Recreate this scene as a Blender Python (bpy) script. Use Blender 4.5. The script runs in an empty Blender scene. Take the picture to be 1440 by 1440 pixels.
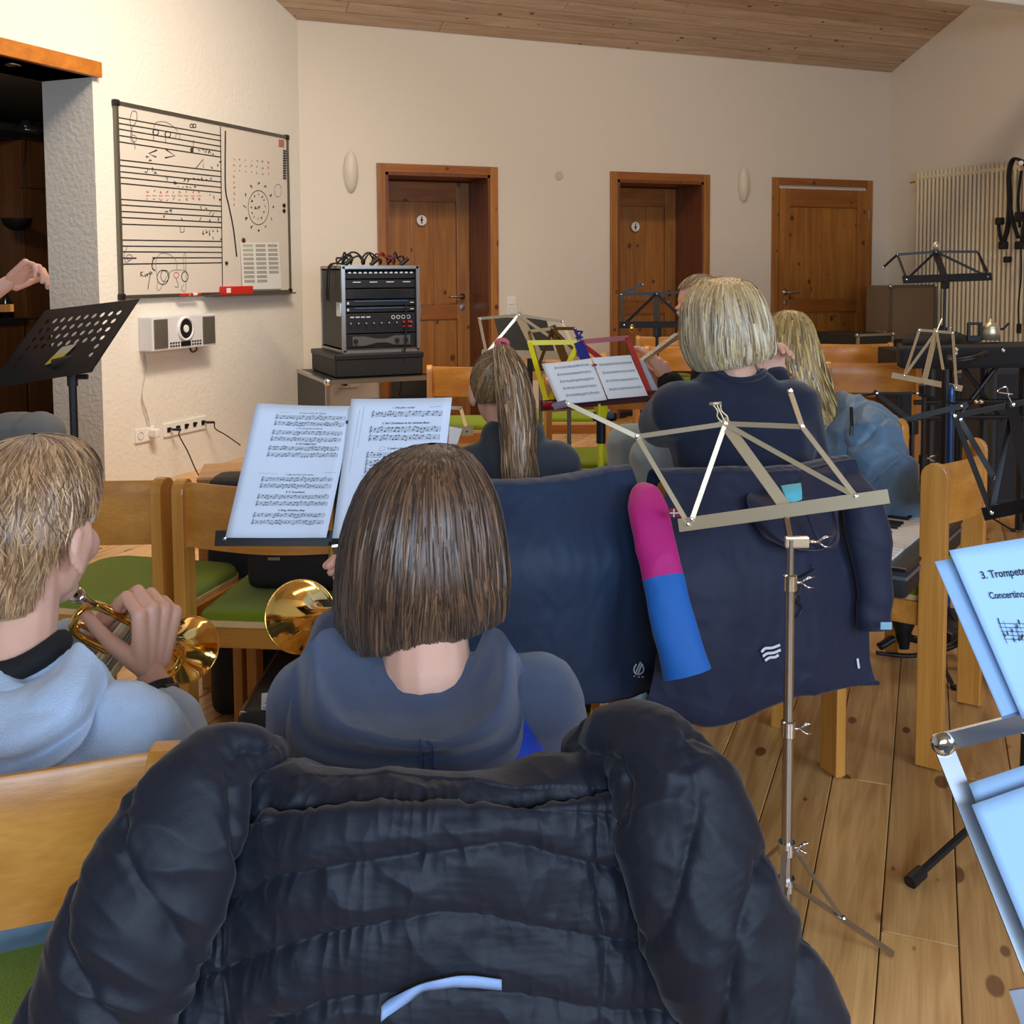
import bpy, bmesh, math, random
import numpy as np
from mathutils import Vector, Matrix
random.seed(7); rng = np.random.default_rng(7)
PI = math.pi
sc = bpy.context.scene; C = sc.collection
# ---------------------------------------------------------------- camera
YAW, PIT, ROL = [math.radians(a) for a in (23.5, -3.9, -0.355)]
F, CX, CY, CH = 1490.0, 720.0, 483.0, 1.25
_cy, _sy, _cp, _sp = math.cos(YAW), math.sin(YAW), math.cos(PIT), math.sin(PIT)
Wv = np.array([_sy*_cp, _cy*_cp, _sp]); _r = np.array([_cy, -_sy, 0]); _u = np.cross(_r, Wv)
Rv = _r*math.cos(ROL)+_u*math.sin(ROL); Uv = -_r*math.sin(ROL)+_u*math.cos(ROL)
cam = bpy.data.objects.new('camera', bpy.data.cameras.new('camera')); C.objects.link(cam)
cam.matrix_world = Matrix(((Rv[0], Uv[0], -Wv[0], 0), (Rv[1], Uv[1], -Wv[1], 0), (Rv[2], Uv[2], -Wv[2], CH), (0, 0, 0, 1)))
cam.data.sensor_width = 36; cam.data.lens = 36*F/1440; cam.data.shift_y = (CY-720)/1440*1.0
cam.data.clip_start = 0.05; cam.data.clip_end = 60
sc.camera = cam
# ---------------------------------------------------------------- world, light, exposure
sc.view_settings.view_transform = 'Standard'; sc.view_settings.look = 'None'
sc.view_settings.gamma = 1; sc.view_settings.use_curve_mapping = False
sc.view_settings.exposure = 0.12
wd = bpy.data.worlds.new('sky'); sc.world = wd; wd.use_nodes = True
wd.node_tree.nodes['Background'].inputs[0].default_value = (0.62, 0.72, 0.9, 1)
wd.node_tree.nodes['Background'].inputs[1].default_value = 0.35
def area(name, loc, target, sx, sy, power, col, spread=180):
    l = bpy.data.lights.new(name, 'AREA'); l.shape = 'RECTANGLE'; l.size = sx; l.size_y = sy; l.energy = power; l.color = col
    l.spread = math.radians(spread)
    o = bpy.data.objects.new(name, l); C.objects.link(o); o.location = loc
    d = Vector(target)-Vector(loc); o.rotation_euler = d.to_track_quat('-Z', 'Y').to_euler(); return o
DAY = (0.58, 0.76, 1.0); WARM = (1.0, 0.82, 0.60)
area('window_light', (-0.9, -2.35, 1.75), (-0.5, 1.5, 0.9), 2.6, 1.5, 130, DAY)
area('window_light', (2.6, -2.35, 1.75), (1.8, 1.5, 0.9), 2.2, 1.5, 95, DAY)
area('ceiling_and_fill_light', (0.9, 4.2, 4.2), (0.5, 5.9, 0.4), 2.4, 0.4, 28, WARM)
area('ceiling_and_fill_light', (3.6, 4.6, 4.2), (3.6, 4.7, 0), 3.0, 0.4, 58, WARM)
area('ceiling_and_fill_light', (1.3, 4.7, 3.6), (0.3, 6.7, 0.3), 1.2, 0.4, 34, (1.0, .87, .72), 110)  # added fill that brightens the left wall, not one of the ceiling lamps
area('kitchen_fill_light', (-0.8, 7.3, 2.5), (-0.2, 8.4, 0), .5, .3, 22, WARM)  # added fill, put in the niche to lift the dark kitchen units and jamb
area('ceiling_and_fill_light', (1.4, 1.3, 4.6), (1.5, 1.9, 0), 3.0, 0.4, 60, WARM)
# ---------------------------------------------------------------- coordinates
CAMP = np.array([0, 0, CH])
def ray(x, y): return Rv*((x-CX)/F)-Uv*((y-CY)/F)+Wv
def at(x, y, d): return CAMP+ray(x, y)*d               # the place d metres ahead that is seen at x, y
def fl(x, y, z=0.0):
    r = ray(x, y); return CAMP+r*((z-CH)/r[2])
def atz(x, y, z): return fl(x, y, z)
def hplane(x, y, D):
    r = ray(x, y); return CAMP+r*(D/r[1])
def dep(p): return float(np.dot(np.array(p, float)-CAMP, Wv))
HR = np.array([_cy, -_sy, 0.0]); HF = np.array([_sy, _cy, 0.0]); UP = np.array([0, 0, 1.0])   # level right / ahead / up
def hd(deg):                                            # level direction turned deg to the right of +y
    a = math.radians(deg); return np.array([math.sin(a), math.cos(a), 0.0])
# ---------------------------------------------------------------- materials
MATS = {}
def nmat(name):
    m = bpy.data.materials.new(name); m.use_nodes = True; nt = m.node_tree
    return m, nt, nt.nodes['Principled BSDF']
def lin(c): return tuple(((x/255)/12.92 if x/255 <= .04045 else ((x/255+.055)/1.055)**2.4) for x in c)
def N(nt, t, **k):
    n = nt.nodes.new(t)
    for a, b in k.items():
        if hasattr(n, a): setattr(n, a, b)
        else: n.inputs[a.replace('_', ' ')].default_value = b
    return n
def mat(name, rgb, rough=.6, metal=0., spec=.5, bump=0., bscale=60., var=0., vscale=4., sheen=0., coat=0., stretch=None, bstretch=None, emit=None, alpha=None):
    if name in MATS: return MATS[name]
    m, nt, b = nmat(name); c = lin(rgb)+(1,)
    b.inputs['Base Color'].default_value = c; b.inputs['Roughness'].default_value = rough
    b.inputs['Metallic'].default_value = metal; b.inputs['Specular IOR Level'].default_value = spec
    if sheen: b.inputs['Sheen Weight'].default_value = sheen; b.inputs['Sheen Roughness'].default_value = .4
    if coat: b.inputs['Coat Weight'].default_value = coat; b.inputs['Coat Roughness'].default_value = .12
    L = nt.links.new; tc = N(nt, 'ShaderNodeTexCoord')
    if var:
        mp = N(nt, 'ShaderNodeMapping'); L(tc.outputs['Object'], mp.inputs[0])
        if stretch: mp.inputs['Scale'].default_value = stretch
        no = N(nt, 'ShaderNodeTexNoise', Scale=vscale, Detail=5.); L(mp.outputs[0], no.inputs['Vector'])
        mx = N(nt, 'ShaderNodeMix', data_type='RGBA'); L(no.outputs[0], mx.inputs[0])
        mx.inputs[6].default_value = tuple(x*(1-var) for x in c[:3])+(1,); mx.inputs[7].default_value = tuple(min(1, x*(1+var)) for x in c[:3])+(1,)
        L(mx.outputs[2], b.inputs['Base Color'])
    if bump:
        mp = N(nt, 'ShaderNodeMapping'); L(tc.outputs['Object'], mp.inputs[0])
        if bstretch: mp.inputs['Scale'].default_value = bstretch
        no = N(nt, 'ShaderNodeTexNoise', Scale=bscale, Detail=4.); L(mp.outputs[0], no.inputs['Vector'])
        bp = N(nt, 'ShaderNodeBump', Strength=bump, Distance=.004); L(no.outputs[0], bp.inputs['Height']); L(bp.outputs[0], b.inputs['Normal'])
    if emit: b.inputs['Emission Color'].default_value = lin(emit[0])+(1,); b.inputs['Emission Strength'].default_value = emit[1]
    MATS[name] = m; return m
def wood(name, rgb, dark, axis=0, scale=1., rough=.45, knots=0., kscale=6., coat=.2, perobj=.0, ring=1.0, kstretch=2.5):
    """long-grained wood: stretched noise, fine pores, optional knots; axis = the grain's axis"""
    if name in MATS: return MATS[name]
    m, nt, b = nmat(name); L = nt.links.new; tc = N(nt, 'ShaderNodeTexCoord'); oi = N(nt, 'ShaderNodeObjectInfo')
    ad = N(nt, 'ShaderNodeVectorMath', operation='MULTIPLY_ADD'); cb = N(nt, 'ShaderNodeCombineXYZ')
    for i in range(3): L(oi.outputs['Random'], cb.inputs[i])
    L(cb.outputs[0], ad.inputs[0]); ad.inputs[1].default_value = (37, 51, 23) if perobj or knots else (0, 0, 0); L(tc.outputs['Object'], ad.inputs[2])
    st = [14*scale]*3; st[axis] = 1.1*scale
    mp = N(nt, 'ShaderNodeMapping'); mp.inputs['Scale'].default_value = st; L(ad.outputs[0], mp.inputs[0])
    n1 = N(nt, 'ShaderNodeTexNoise', Scale=1.6, Detail=6., Distortion=ring); L(mp.outputs[0], n1.inputs['Vector'])
    cr = N(nt, 'ShaderNodeValToRGB'); L(n1.outputs[0], cr.inputs[0])
    cr.color_ramp.elements[0].position = .32; cr.color_ramp.elements[0].color = lin(dark)+(1,)
    cr.color_ramp.elements[1].position = .68; cr.color_ramp.elements[1].color = lin(rgb)+(1,)
    st2 = [150*scale]*3; st2[axis] = 5*scale
    mp2 = N(nt, 'ShaderNodeMapping'); mp2.inputs['Scale'].default_value = st2; L(ad.outputs[0], mp2.inputs[0])
    n2 = N(nt, 'ShaderNodeTexNoise', Scale=1.4, Detail=3.); L(mp2.outputs[0], n2.inputs['Vector'])
    mx = N(nt, 'ShaderNodeMix', data_type='RGBA', blend_type='MULTIPLY'); mx.inputs[0].default_value = .35
    L(cr.outputs[0], mx.inputs[6]); L(n2.outputs[0], mx.inputs[7]); out = mx.outputs[2]
    gm = N(nt, 'ShaderNodeMix', data_type='RGBA', blend_type='MULTIPLY'); gm.inputs[0].default_value = 1.; L(out, gm.inputs[6])
    mr = N(nt, 'ShaderNodeMapRange'); L(oi.outputs['Random'], mr.inputs[0]); mr.inputs[3].default_value = 1.15-perobj; mr.inputs[4].default_value = 1.15+perobj
    L(mr.outputs[0], gm.inputs[7]); out = gm.outputs[2]
    if knots:
        st3 = [kscale]*3; st3[axis] = kscale/kstretch
        mp3 = N(nt, 'ShaderNodeMapping'); mp3.inputs['Scale'].default_value = st3; L(ad.outputs[0], mp3.inputs[0])
        vo = N(nt, 'ShaderNodeTexVoronoi', Scale=1.); L(mp3.outputs[0], vo.inputs['Vector'])
        sep = N(nt, 'ShaderNodeSeparateColor'); L(vo.outputs['Color'], sep.inputs[0])
        th = N(nt, 'ShaderNodeMath', operation='MULTIPLY'); L(sep.outputs[0], th.inputs[0]); th.inputs[1].default_value = knots
        lt = N(nt, 'ShaderNodeMath', operation='SUBTRACT'); L(th.outputs[0], lt.inputs[0]); L(vo.outputs['Distance'], lt.inputs[1])
        sm = N(nt, 'ShaderNodeMapRange'); L(lt.outputs[0], sm.inputs[0]); sm.inputs[1].default_value = 0; sm.inputs[2].default_value = .05
        sm.inputs[4].default_value = .85
        km = N(nt, 'ShaderNodeMix', data_type='RGBA'); L(sm.outputs[0], km.inputs[0]); L(out, km.inputs[6]); km.inputs[7].default_value = lin((dark[0]*.5, dark[1]*.36, dark[2]*.25))+(1,)
        out = km.outputs[2]
    L(out, b.inputs['Base Color'])
    b.inputs['Roughness'].default_value = rough; b.inputs['Coat Weight'].default_value = coat; b.inputs['Coat Roughness'].default_value = .25
    bp = N(nt, 'ShaderNodeBump', Strength=.15, Distance=.002); L(n2.outputs[0], bp.inputs['Height']); L(bp.outputs[0], b.inputs['Normal'])
    MATS[name] = m; return m
# ---------------------------------------------------------------- mesh building
ROOTM = {}
def nv(v): v = np.array(v, float); return v/(np.linalg.norm(v)+1e-12)
def catm(P, n, closed=False):
    """smooth curve through points, n samples"""
    P = np.array(P, float); k = len(P)
    if k == 2: return P[0]+(P[1]-P[0])*np.linspace(0, 1, n)[:, None]
    out = []
    ts = np.linspace(0, k if closed else k-1, n, endpoint=not closed)
    for t in ts:
        i = min(int(t), (k-1) if closed else (k-2)); f = t-i
        if closed: a, b, c, d = P[(i-1) % k], P[i % k], P[(i+1) % k], P[(i+2) % k]
        else: a, b, c, d = P[max(i-1, 0)] if i > 0 else 2*P[0]-P[1], P[i], P[i+1], P[i+2] if i+2 < k else 2*P[-1]-P[-2]
        out.append(.5*((2*b)+(c-a)*f+(2*a-5*b+4*c-d)*f*f+(3*b-a-3*c+d)*f**3))
    return np.array(out)
def loft(curves, nu, nvv, closed=False):
    """surface through a list of curves (each a list of points): rows = across the list"""
    A = np.array([catm(c, nu, closed) for c in curves])
    return np.array([catm(A[:, i], nvv) for i in range(nu)]).transpose(1, 0, 2)
class MB:
    def __init__(s): s.v = []; s.f = []; s.mi = []; s.cur = 0
    def add(s, V, Fc):
        b = len(s.v); s.v.extend([tuple(map(float, p)) for p in V]); s.f.extend([tuple(i+b for i in f) for f in Fc]); s.mi.extend([s.cur]*len(Fc)); return s
    def box(s, c, size, R=None):
        c = np.array(c, float); h = np.array(size, float)/2
        V = [np.array([x, y, z])*h for x in (-1, 1) for y in (-1, 1) for z in (-1, 1)]
        if R is not None: V = [R@v for v in V]
        return s.add([c+v for v in V], [(0, 1, 3, 2), (4, 6, 7, 5), (0, 4, 5, 1), (2, 3, 7, 6), (0, 2, 6, 4), (1, 5, 7, 3)])
    def bx(s, x0, x1, y0, y1, z0, z1): return s.box(((x0+x1)/2, (y0+y1)/2, (z0+z1)/2), (abs(x1-x0), abs(y1-y0), abs(z1-z0)))
    def rbox(s, c, size, R=None, r=.005, k=2):
        """box with rounded long edges and corners"""
        bm = bmesh.new(); bmesh.ops.create_cube(bm, size=1)
        for v in bm.verts: v.co = Vector([v.co[i]*size[i] for i in range(3)])
        bmesh.ops.bevel(bm, geom=list(bm.edges), offset=min(r, min(size)*.49), segments=k, profile=.6, affect='EDGES')
        c = np.array(c, float)
        V = [c+((R@np.array(v.co)) if R is not None else np.array(v.co)) for v in bm.verts]
        bm.verts.index_update(); Fc = [[v.index for v in f.verts] for f in bm.faces]; bm.free(); return s.add(V, Fc)
    def bar(s, p, q, w, t, up=(0, 0, 1), over=0.):
        p = np.array(p, float); q = np.array(q, float); d = nv(q-p); p = p-d*over; q = q+d*over
        sx = nv(np.cross(d, np.array(up, float))); sz = np.cross(sx, d)
        V = [a+sx*i*w/2+sz*j*t/2 for a in (p, q) for i, j in ((-1, -1), (1, -1), (1, 1), (-1, 1))]
        return s.add(V, [(3, 2, 1, 0), (4, 5, 6, 7), (0, 1, 5, 4), (1, 2, 6, 5), (2, 3, 7, 6), (3, 0, 4, 7)])
    def tube(s, P, r, seg=8, closed=False, flat=1., ref=None, cap=True):
        P = np.array(P, float); n = len(P); r = np.broadcast_to(np.array(r, float), (n,)) if np.ndim(r) < 2 else r
        T = np.gradient(P, axis=0) if not closed else np.roll(P, -1, 0)-np.roll(P, 1, 0)
        ref = np.array(ref if ref is not None else ((0, 0, 1) if abs(nv(T[0])[2]) < .9 else (1, 0, 0)), float)
        V = []; a = None
        for i in range(n):
            t = nv(T[i])
            a = nv(np.cross(t, ref)) if a is None else nv(a-t*np.dot(a, t)); b = np.cross(t, a)
            for k in range(seg):
                th = 2*PI*k/seg; V.append(P[i]+a*math.cos(th)*r[i]+b*math.sin(th)*r[i]*flat)
        m = n if closed else n-1
        Fc = [((i % n)*seg+k, (i % n)*seg+(k+1) % seg, ((i+1) % n)*seg+(k+1) % seg, ((i+1) % n)*seg+k) for i in range(m) for k in range(seg)]
        if cap and not closed: Fc += [tuple(range(seg))[::-1], tuple((n-1)*seg+k for k in range(seg))]
        return s.add(V, Fc)
    def cyl(s, p, q, r, seg=16, r2=None): return s.tube([p, q], [r, r if r2 is None else r2], seg)
    def lathe(s, o, ax, prof, seg=24, ref=None):
        """prof = list of (distance along the axis, radius)"""
        ax = nv(ax); ref = np.array(ref if ref is not None else ((0, 0, 1) if abs(ax[2]) < .9 else (1, 0, 0)), float)
        a = nv(np.cross(ax, ref)); b = np.cross(ax, a); o = np.array(o, float)
        V = [o+ax*h+(a*math.cos(2*PI*k/seg)+b*math.sin(2*PI*k/seg))*max(r, 1e-5) for h, r in prof for k in range(seg)]
        n = len(prof)
        return s.add(V, [(i*seg+k, (i+1)*seg+k, (i+1)*seg+(k+1) % seg, i*seg+(k+1) % seg) for i in range(n-1) for k in range(seg)])
    def prism(s, outline, off):
        O = np.array(outline, float); off = np.array(off, float); n = len(O)
        return s.add(list(O)+list(O+off), [tuple(range(n))[::-1], tuple(range(n, 2*n))]+[(i, (i+1) % n, n+(i+1) % n, n+i) for i in range(n)])
    def ell(s, c, r, R=None, seg=16):
        c = np.array(c, float); r = np.broadcast_to(np.array(r, float), (3,)); V = []; h = seg//2
        for i in range(h+1):
            ph = PI*i/h
            for k in range(seg):
                th = 2*PI*k/seg; v = np.array([math.sin(ph)*math.cos(th), math.sin(ph)*math.sin(th), math.cos(ph)])*r
                V.append(c+(R@v if R is not None else v))
        return s.add(V, [(i*seg+k, (i+1)*seg+k, (i+1)*seg+(k+1) % seg, i*seg+(k+1) % seg) for i in range(h) for k in range(seg)])
    def grid(s, A, closed=False):
        n, m = A.shape[:2]; mm = m if closed else m-1
        return s.add(A.reshape(-1, 3), [(i*m+j, i*m+(j+1) % m, (i+1)*m+(j+1) % m, (i+1)*m+j) for i in range(n-1) for j in range(mm)])
    def build(s, name, material, parent=None, smooth=False, world=True, bevel=0., weld=False, solid=0., auto=None):
        me = bpy.data.meshes.new(name); V = np.array(s.v, float).reshape(-1, 3)
        o = bpy.data.objects.new(name, me)
        if parent is not None:
            o.parent = parent; M = ROOTM[parent.name]; ROOTM[o.name] = M
            if world:
                Mi = np.array(M.inverted()); V = V@Mi[:3, :3].T+Mi[:3, 3]
        elif world:
            c = (V.min(0)+V.max(0))/2; c[2] = V[:, 2].min(); V = V-c; o.location = c; ROOTM[o.name] = Matrix.Translation(Vector(c))
        else: ROOTM[o.name] = Matrix()
        me.from_pydata(V.tolist(), [], s.f)
        ms = material if isinstance(material, (list, tuple)) else [material]
        for m in ms: me.materials.append(m)
        if len(ms) > 1: me.polygons.foreach_set('material_index', s.mi)
        bm = bmesh.new(); bm.from_mesh(me)
        if weld: bmesh.ops.remove_doubles(bm, verts=bm.verts, dist=1e-5)
        bmesh.ops.dissolve_degenerate(bm, dist=1e-7, edges=bm.edges) if weld else None
        if bevel: bmesh.ops.bevel(bm, geom=[e for e in bm.edges if len(e.link_faces) == 2 and e.calc_face_angle(0) > .5], offset=bevel, segments=2, profile=.6, affect='EDGES', clamp_overlap=True)
        if solid: bmesh.ops.solidify(bm, geom=list(bm.faces), thickness=solid)
        if not solid and len(bm.faces) < 60000: bmesh.ops.recalc_face_normals(bm, faces=bm.faces)
        bm.to_mesh(me); bm.free()
        if smooth or auto:
            me.polygons.foreach_set('use_smooth', [True]*len(me.polygons))
            if auto: me.set_sharp_from_angle(angle=math.radians(auto))
        me.update(); C.objects.link(o); return o
def tag(o, label=None, cat=None, group=None, kind=None):
    if label: o['label'] = label
    if cat: o['category'] = cat
    if group: o['group'] = group
    if kind: o['kind'] = kind
    return o
def thing(name, label, cat, loc, rz=0., group=None):
    o = bpy.data.objects.new(name, None); o.empty_display_size = .05; C.objects.link(o)
    o.location = tuple(map(float, loc)); o.rotation_euler = (0, 0, rz)
    ROOTM[o.name] = Matrix.Translation(Vector(tuple(map(float, loc))))@Matrix.Rotation(rz, 4, 'Z')
    return tag(o, label, cat, group)
def struct(name, mb, m, **k): return tag(mb.build(name, m, **k), kind='structure')
def copy_tree(o, parent=None):
    c = o.copy(); C.objects.link(c); c.parent = parent
    for ch in list(o.children): copy_tree(ch, c)
    return c
def place_copy(o, loc, rz, label, group=None, cat=None):
    c = copy_tree(o); c.location = tuple(map(float, loc)); c.rotation_euler = (0, 0, rz); c['label'] = label
    if group: c['group'] = group
    def reg(x):
        ROOTM[x.name] = Matrix.Translation(Vector(tuple(map(float, loc))))@Matrix.Rotation(rz, 4, 'Z')
        for ch in x.children: reg(ch)
    reg(c); return c
def rotm(x, y, z): return np.array([x, y, z], float).T       # columns = axes
# ---------------------------------------------------------------- noise and cloth
def sins(P, k, seed, n=5, amp=1.):
    g = np.random.default_rng(seed); out = np.zeros(len(P))
    for i in range(n):
        d = g.normal(size=3); d /= np.linalg.norm(d); out += np.sin(P@d*k*(.6+.9*g.random())+g.random()*6.28+1.6*np.sin(P@g.normal(size=3)*k*.4+g.random()*6))
    return out/n*amp
def folds(P, k, seed, amp, axis=None, squash=.3):
    """soft ridged folds; axis = direction the folds run along"""
    Q = P.copy()
    if axis is not None:
        a = nv(axis); Q = Q-np.outer(Q@a, a)*(1-squash)
    s = sins(Q, k, seed)+.5*sins(Q, k*2.1, seed+9)
    return amp*(1-np.abs(s)*2.0)
def blob(prims, vox, smooth=4, grow=0.):
    """one continuous skin over overlapping ellipsoids ('s',c,r,R) and tapered limbs ('c',p,q,r1,r2)"""
    b = MB()
    for p in prims:
        if p[0] == 's': b.ell(p[1], np.broadcast_to(np.array(p[2], float), (3,))+grow, p[3] if len(p) > 3 else None, 16)
        elif p[0] == 'c':
            a, c = np.array(p[1], float), np.array(p[2], float); r1, r2 = p[3]+grow, p[4]+grow; d = nv(c-a); L = np.linalg.norm(c-a)
            pr = [(-r1*math.cos(t), r1*math.sin(t)) for t in np.linspace(0, PI/2, 5)]+[(L+r2*math.sin(t), r2*math.cos(t)) for t in np.linspace(0, PI/2, 5)]
            b.lathe(a, d, pr, 14)
    me = bpy.data.meshes.new('t'); me.from_pydata(b.v, [], b.f); bm = bmesh.new(); bm.from_mesh(me)
    bmesh.ops.remove_doubles(bm, verts=bm.verts, dist=2e-5); bmesh.ops.recalc_face_normals(bm, faces=bm.faces); bm.to_mesh(me); bm.free()
    o = bpy.data.objects.new('t', me); C.objects.link(o)
    r = o.modifiers.new('r', 'REMESH'); r.mode = 'VOXEL'; r.voxel_size = vox
    if smooth: s_ = o.modifiers.new('s', 'SMOOTH'); s_.factor = .5; s_.iterations = smooth
    dg = bpy.context.evaluated_depsgraph_get(); ev = o.evaluated_get(dg); m2 = ev.to_mesh()
    V = np.empty(len(m2.vertices)*3); m2.vertices.foreach_get('co', V); V = V.reshape(-1, 3)
    Nn = np.empty(len(m2.vertices)*3); m2.vertices.foreach_get('normal', Nn); Nn = Nn.reshape(-1, 3)
    Fc = [tuple(p.vertices) for p in m2.polygons]
    ev.to_mesh_clear(); bpy.data.objects.remove(o); bpy.data.meshes.remove(me)
    return V, Nn, Fc
def vnorm(V, Fc):
    me = bpy.data.meshes.new('t'); me.from_pydata(V.tolist(), [], Fc); Nn = np.empty(len(V)*3); me.vertices.foreach_get('normal', Nn)
    bpy.data.meshes.remove(me); return Nn.reshape(-1, 3)
# ================================================================ palette
M_wall = mat('wall_plaster', (222, 212, 196), .9, bump=.55, bscale=55, spec=.2)
M_wallr = mat('wall_rough_plaster', (226, 221, 210), .92, bump=1.0, bscale=38, spec=.2)
M_floor = wood('floor_pine', (228, 180, 114), (188, 136, 76), 0, .8, .36, knots=.24, kscale=12, coat=.25, perobj=.2, ring=1.9, kstretch=2.0)
M_ceil = wood('ceiling_pine', (214, 190, 160), (186, 158, 128), 0, .8, .6, knots=.2, kscale=12, coat=0., perobj=.12, kstretch=1.5)
M_door = wood('door_pine', (176, 116, 48), (146, 90, 34), 2, .8, .4, knots=.24, kscale=9, coat=.25, perobj=.06, kstretch=1.3)
M_doorh = wood('door_pine_crosswise', (166, 100, 38), (134, 76, 26), 0, .8, .4, knots=.2, kscale=9, coat=.25, perobj=.06, kstretch=1.3)
M_jamb = wood('jamb_pine', (128, 70, 30), (102, 52, 22), 2, .8, .42, knots=.2, kscale=9, coat=.25)
M_beam = wood('beam_wood', (196, 122, 42), (170, 98, 30), 0, .6, .4, coat=.3)
M_beech = wood('beech', (220, 156, 72), (196, 130, 50), 2, 1., .33, coat=.45, ring=.6)
M_beechp = wood('beech_plywood', (220, 154, 66), (194, 126, 44), 0, .8, .36, coat=.28, ring=.6)
M_edge = mat('plywood_edge', (226, 190, 130), .5, var=.15, vscale=40)
M_green = mat('green_wool', (132, 152, 14), .95, bump=.9, bscale=700, var=.12, vscale=500, spec=.1, sheen=.3)
M_black = mat('black_metal', (20, 20, 22), .42)
M_blackm = mat('black_plastic', (24, 24, 26), .6, bump=.2, bscale=300)
M_steel = mat('brushed_steel', (180, 176, 170), .28, 1.)
M_chrome = mat('chrome', (215, 215, 215), .12, 1.)
M_nickel = mat('warm_nickel', (222, 206, 172), .36, .7)
M_brass = mat('lacquered_brass', (244, 200, 112), .1, 1.)
M_red = mat('red_plastic', (200, 40, 28), .4)
M_white = mat('white_plastic', (232, 230, 224), .45)
M_paper = mat('paper', (222, 232, 246), .85, spec=.2)
M_ink = mat('printing_ink', (38, 40, 48), .8)
M_inkr = mat('red_marker', (190, 90, 80), .8)
M_inkg = mat('grey_marker', (120, 118, 116), .8)
M_skin = mat('skin', (226, 172, 146), .5, var=.08, vscale=30, bump=.12, bscale=300, sheen=.1)
M_skin.node_tree.nodes['Principled BSDF'].inputs['Subsurface Weight'].default_value = .12
M_skin.node_tree.nodes['Principled BSDF'].inputs['Subsurface Radius'].default_value = (.02, .008, .004)
# ================================================================ the room
HB = 7.8                                             # the back wall
KX, KY = 1.706, 7.8                                  # corner of back wall and slanting left wall
LD = nv((1, 1, 0)); LN = nv((1, -1, 0))              # along the left wall, and into the room
def lwp(s, z, out=0.): return np.array([KX, KY, 0])+LD*s+UP*z+LN*out
def lwx(x, y, out=0.):                                # the spot on the left wall seen at x, y
    r = ray(x, y); k = np.dot(LN, lwp(0, 0, out)-CAMP)/np.dot(LN, r); return CAMP+r*k
def ls(p): return float(np.dot(p-lwp(0, 0), LD))
WX = 7.27                                            # right wall
# floor: slab and boards that run along the slanting wall
mb = MB(); mb.bx(-5.2, WX+.2, -2.7, HB+4.2, -.2, -.022); floor = struct('floor', mb, mat('sub_floor', (60, 40, 24), .9))
rb = random.Random(3); W_ = .137; prot = {}
def inside(q0, q1):                                   # how far boards run before they meet the walls
    s1 = min(11.03+q0, 11.03+q1, 10.27-q0, 10.27-q1)
    s0 = max(-(3.53)+max(abs(q0), abs(q1))*1.0, -1.2)
    return s0, s1
nb = 0
for i in range(75):
    q0 = -4.31+i*W_; q1 = q0+W_
    s_lo = -0.3 if abs(q0) < 3.4 else 1.2
    s_hi = min(11.07+q0, 10.31-q1)+.12
    if s_hi < s_lo+.3: continue
    cuts = [s_lo]; s = s_lo+rb.uniform(.8, 3.2)
    while s < s_hi-.8: cuts.append(s); s += rb.uniform(2.6, 4.2)
    cuts.append(s_hi)
    for a, b in zip(cuts[:-1], cuts[1:]):
        c = LD*((a+b)/2)+LN*((q0+q1)/2); l = b-a-.002; w = W_-.0022
        mb = MB(); mb.rbox((0, 0, -.011), (l, w, .022), r=.0018, k=1)
        o = mb.build('floorboard', M_floor, floor, world=False)
        o.location = Vector(c)-floor.location; o.location.z = -floor.location.z; o.rotation_euler = (0, 0, PI/4); nb += 1
# back wall with three door openings (the first two deep)
DZ = 2.005
doors = [(2.35, 3.205, .43), (4.35, 5.195, .43), (5.99, 6.995, 0.)]
mb = MB(); T = .45; Zt = 3.3
xs = [KX-.6]
for a, b, r in doors[:2]: xs += [a, b]
xs += [WX+.3]
for a, b in zip(xs[0::2], xs[1::2]): mb.bx(a, b, HB, HB+T, 0, Zt)
for a, b, r in doors[:2]: mb.bx(a, b, HB, HB+T, DZ, Zt)
struct('wall_back', mb, M_wall)
mb = MB(); mb.bx(WX, WX+.2, -2.7, HB, 0, 6.2); struct('wall_right', mb, M_wall)
# slanting left wall: opening from s=-2.06 back to -4.6, z 0..2.33
def lbox(mb, s0, s1, o0, o1, z0, z1): 
    R = rotm(LD, np.cross(UP, LD), UP); c = (lwp((s0+s1)/2, (z0+z1)/2, (o0+o1)/2)); return mb.box(c, (s1-s0, o1-o0, z1-z0), R)
mb = MB(); lbox(mb, -2.06, .0, -.36, 0, 0, 6.2); lbox(mb, -5.0, -2.06, -.36, 0, 2.33, 6.2); lbox(mb, -9.4, -5.0, -.36, 0, 0, 6.2)
struct('wall_left', mb, M_wallr)
mb = MB(); mb.bx(-5.2, -5.0, -2.7, 1.3, 0, 6.2); struct('wall_side', mb, M_wall)
mb = MB()                                            # window wall behind the camera
wx = [(-2.2, .4), (1.5, 3.7)]
edges = [-5.2, -2.2, .4, 1.5, 3.7, WX+.2]
for a, b in zip(edges[0::2], edges[1::2]): mb.bx(a, b, -2.7, -2.5, 0, 6.2)
for a, b in wx: mb.bx(a, b, -2.7, -2.5, 0, 1.0); mb.bx(a, b, -2.7, -2.5, 2.5, 6.2)
struct('wall_front', mb, M_wall)
for i, (a, b) in enumerate(wx):
    mb = MB()
    for x in (a+.03, (a+b)/2, b-.03): mb.bx(x-.03, x+.03, -2.64, -2.56, 1.0, 2.5)
    for z in (1.03, 2.47): mb.bx(a, b, -2.64, -2.56, z-.03, z+.03)
    struct('window_%d' % (i+1), mb, M_white)
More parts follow.
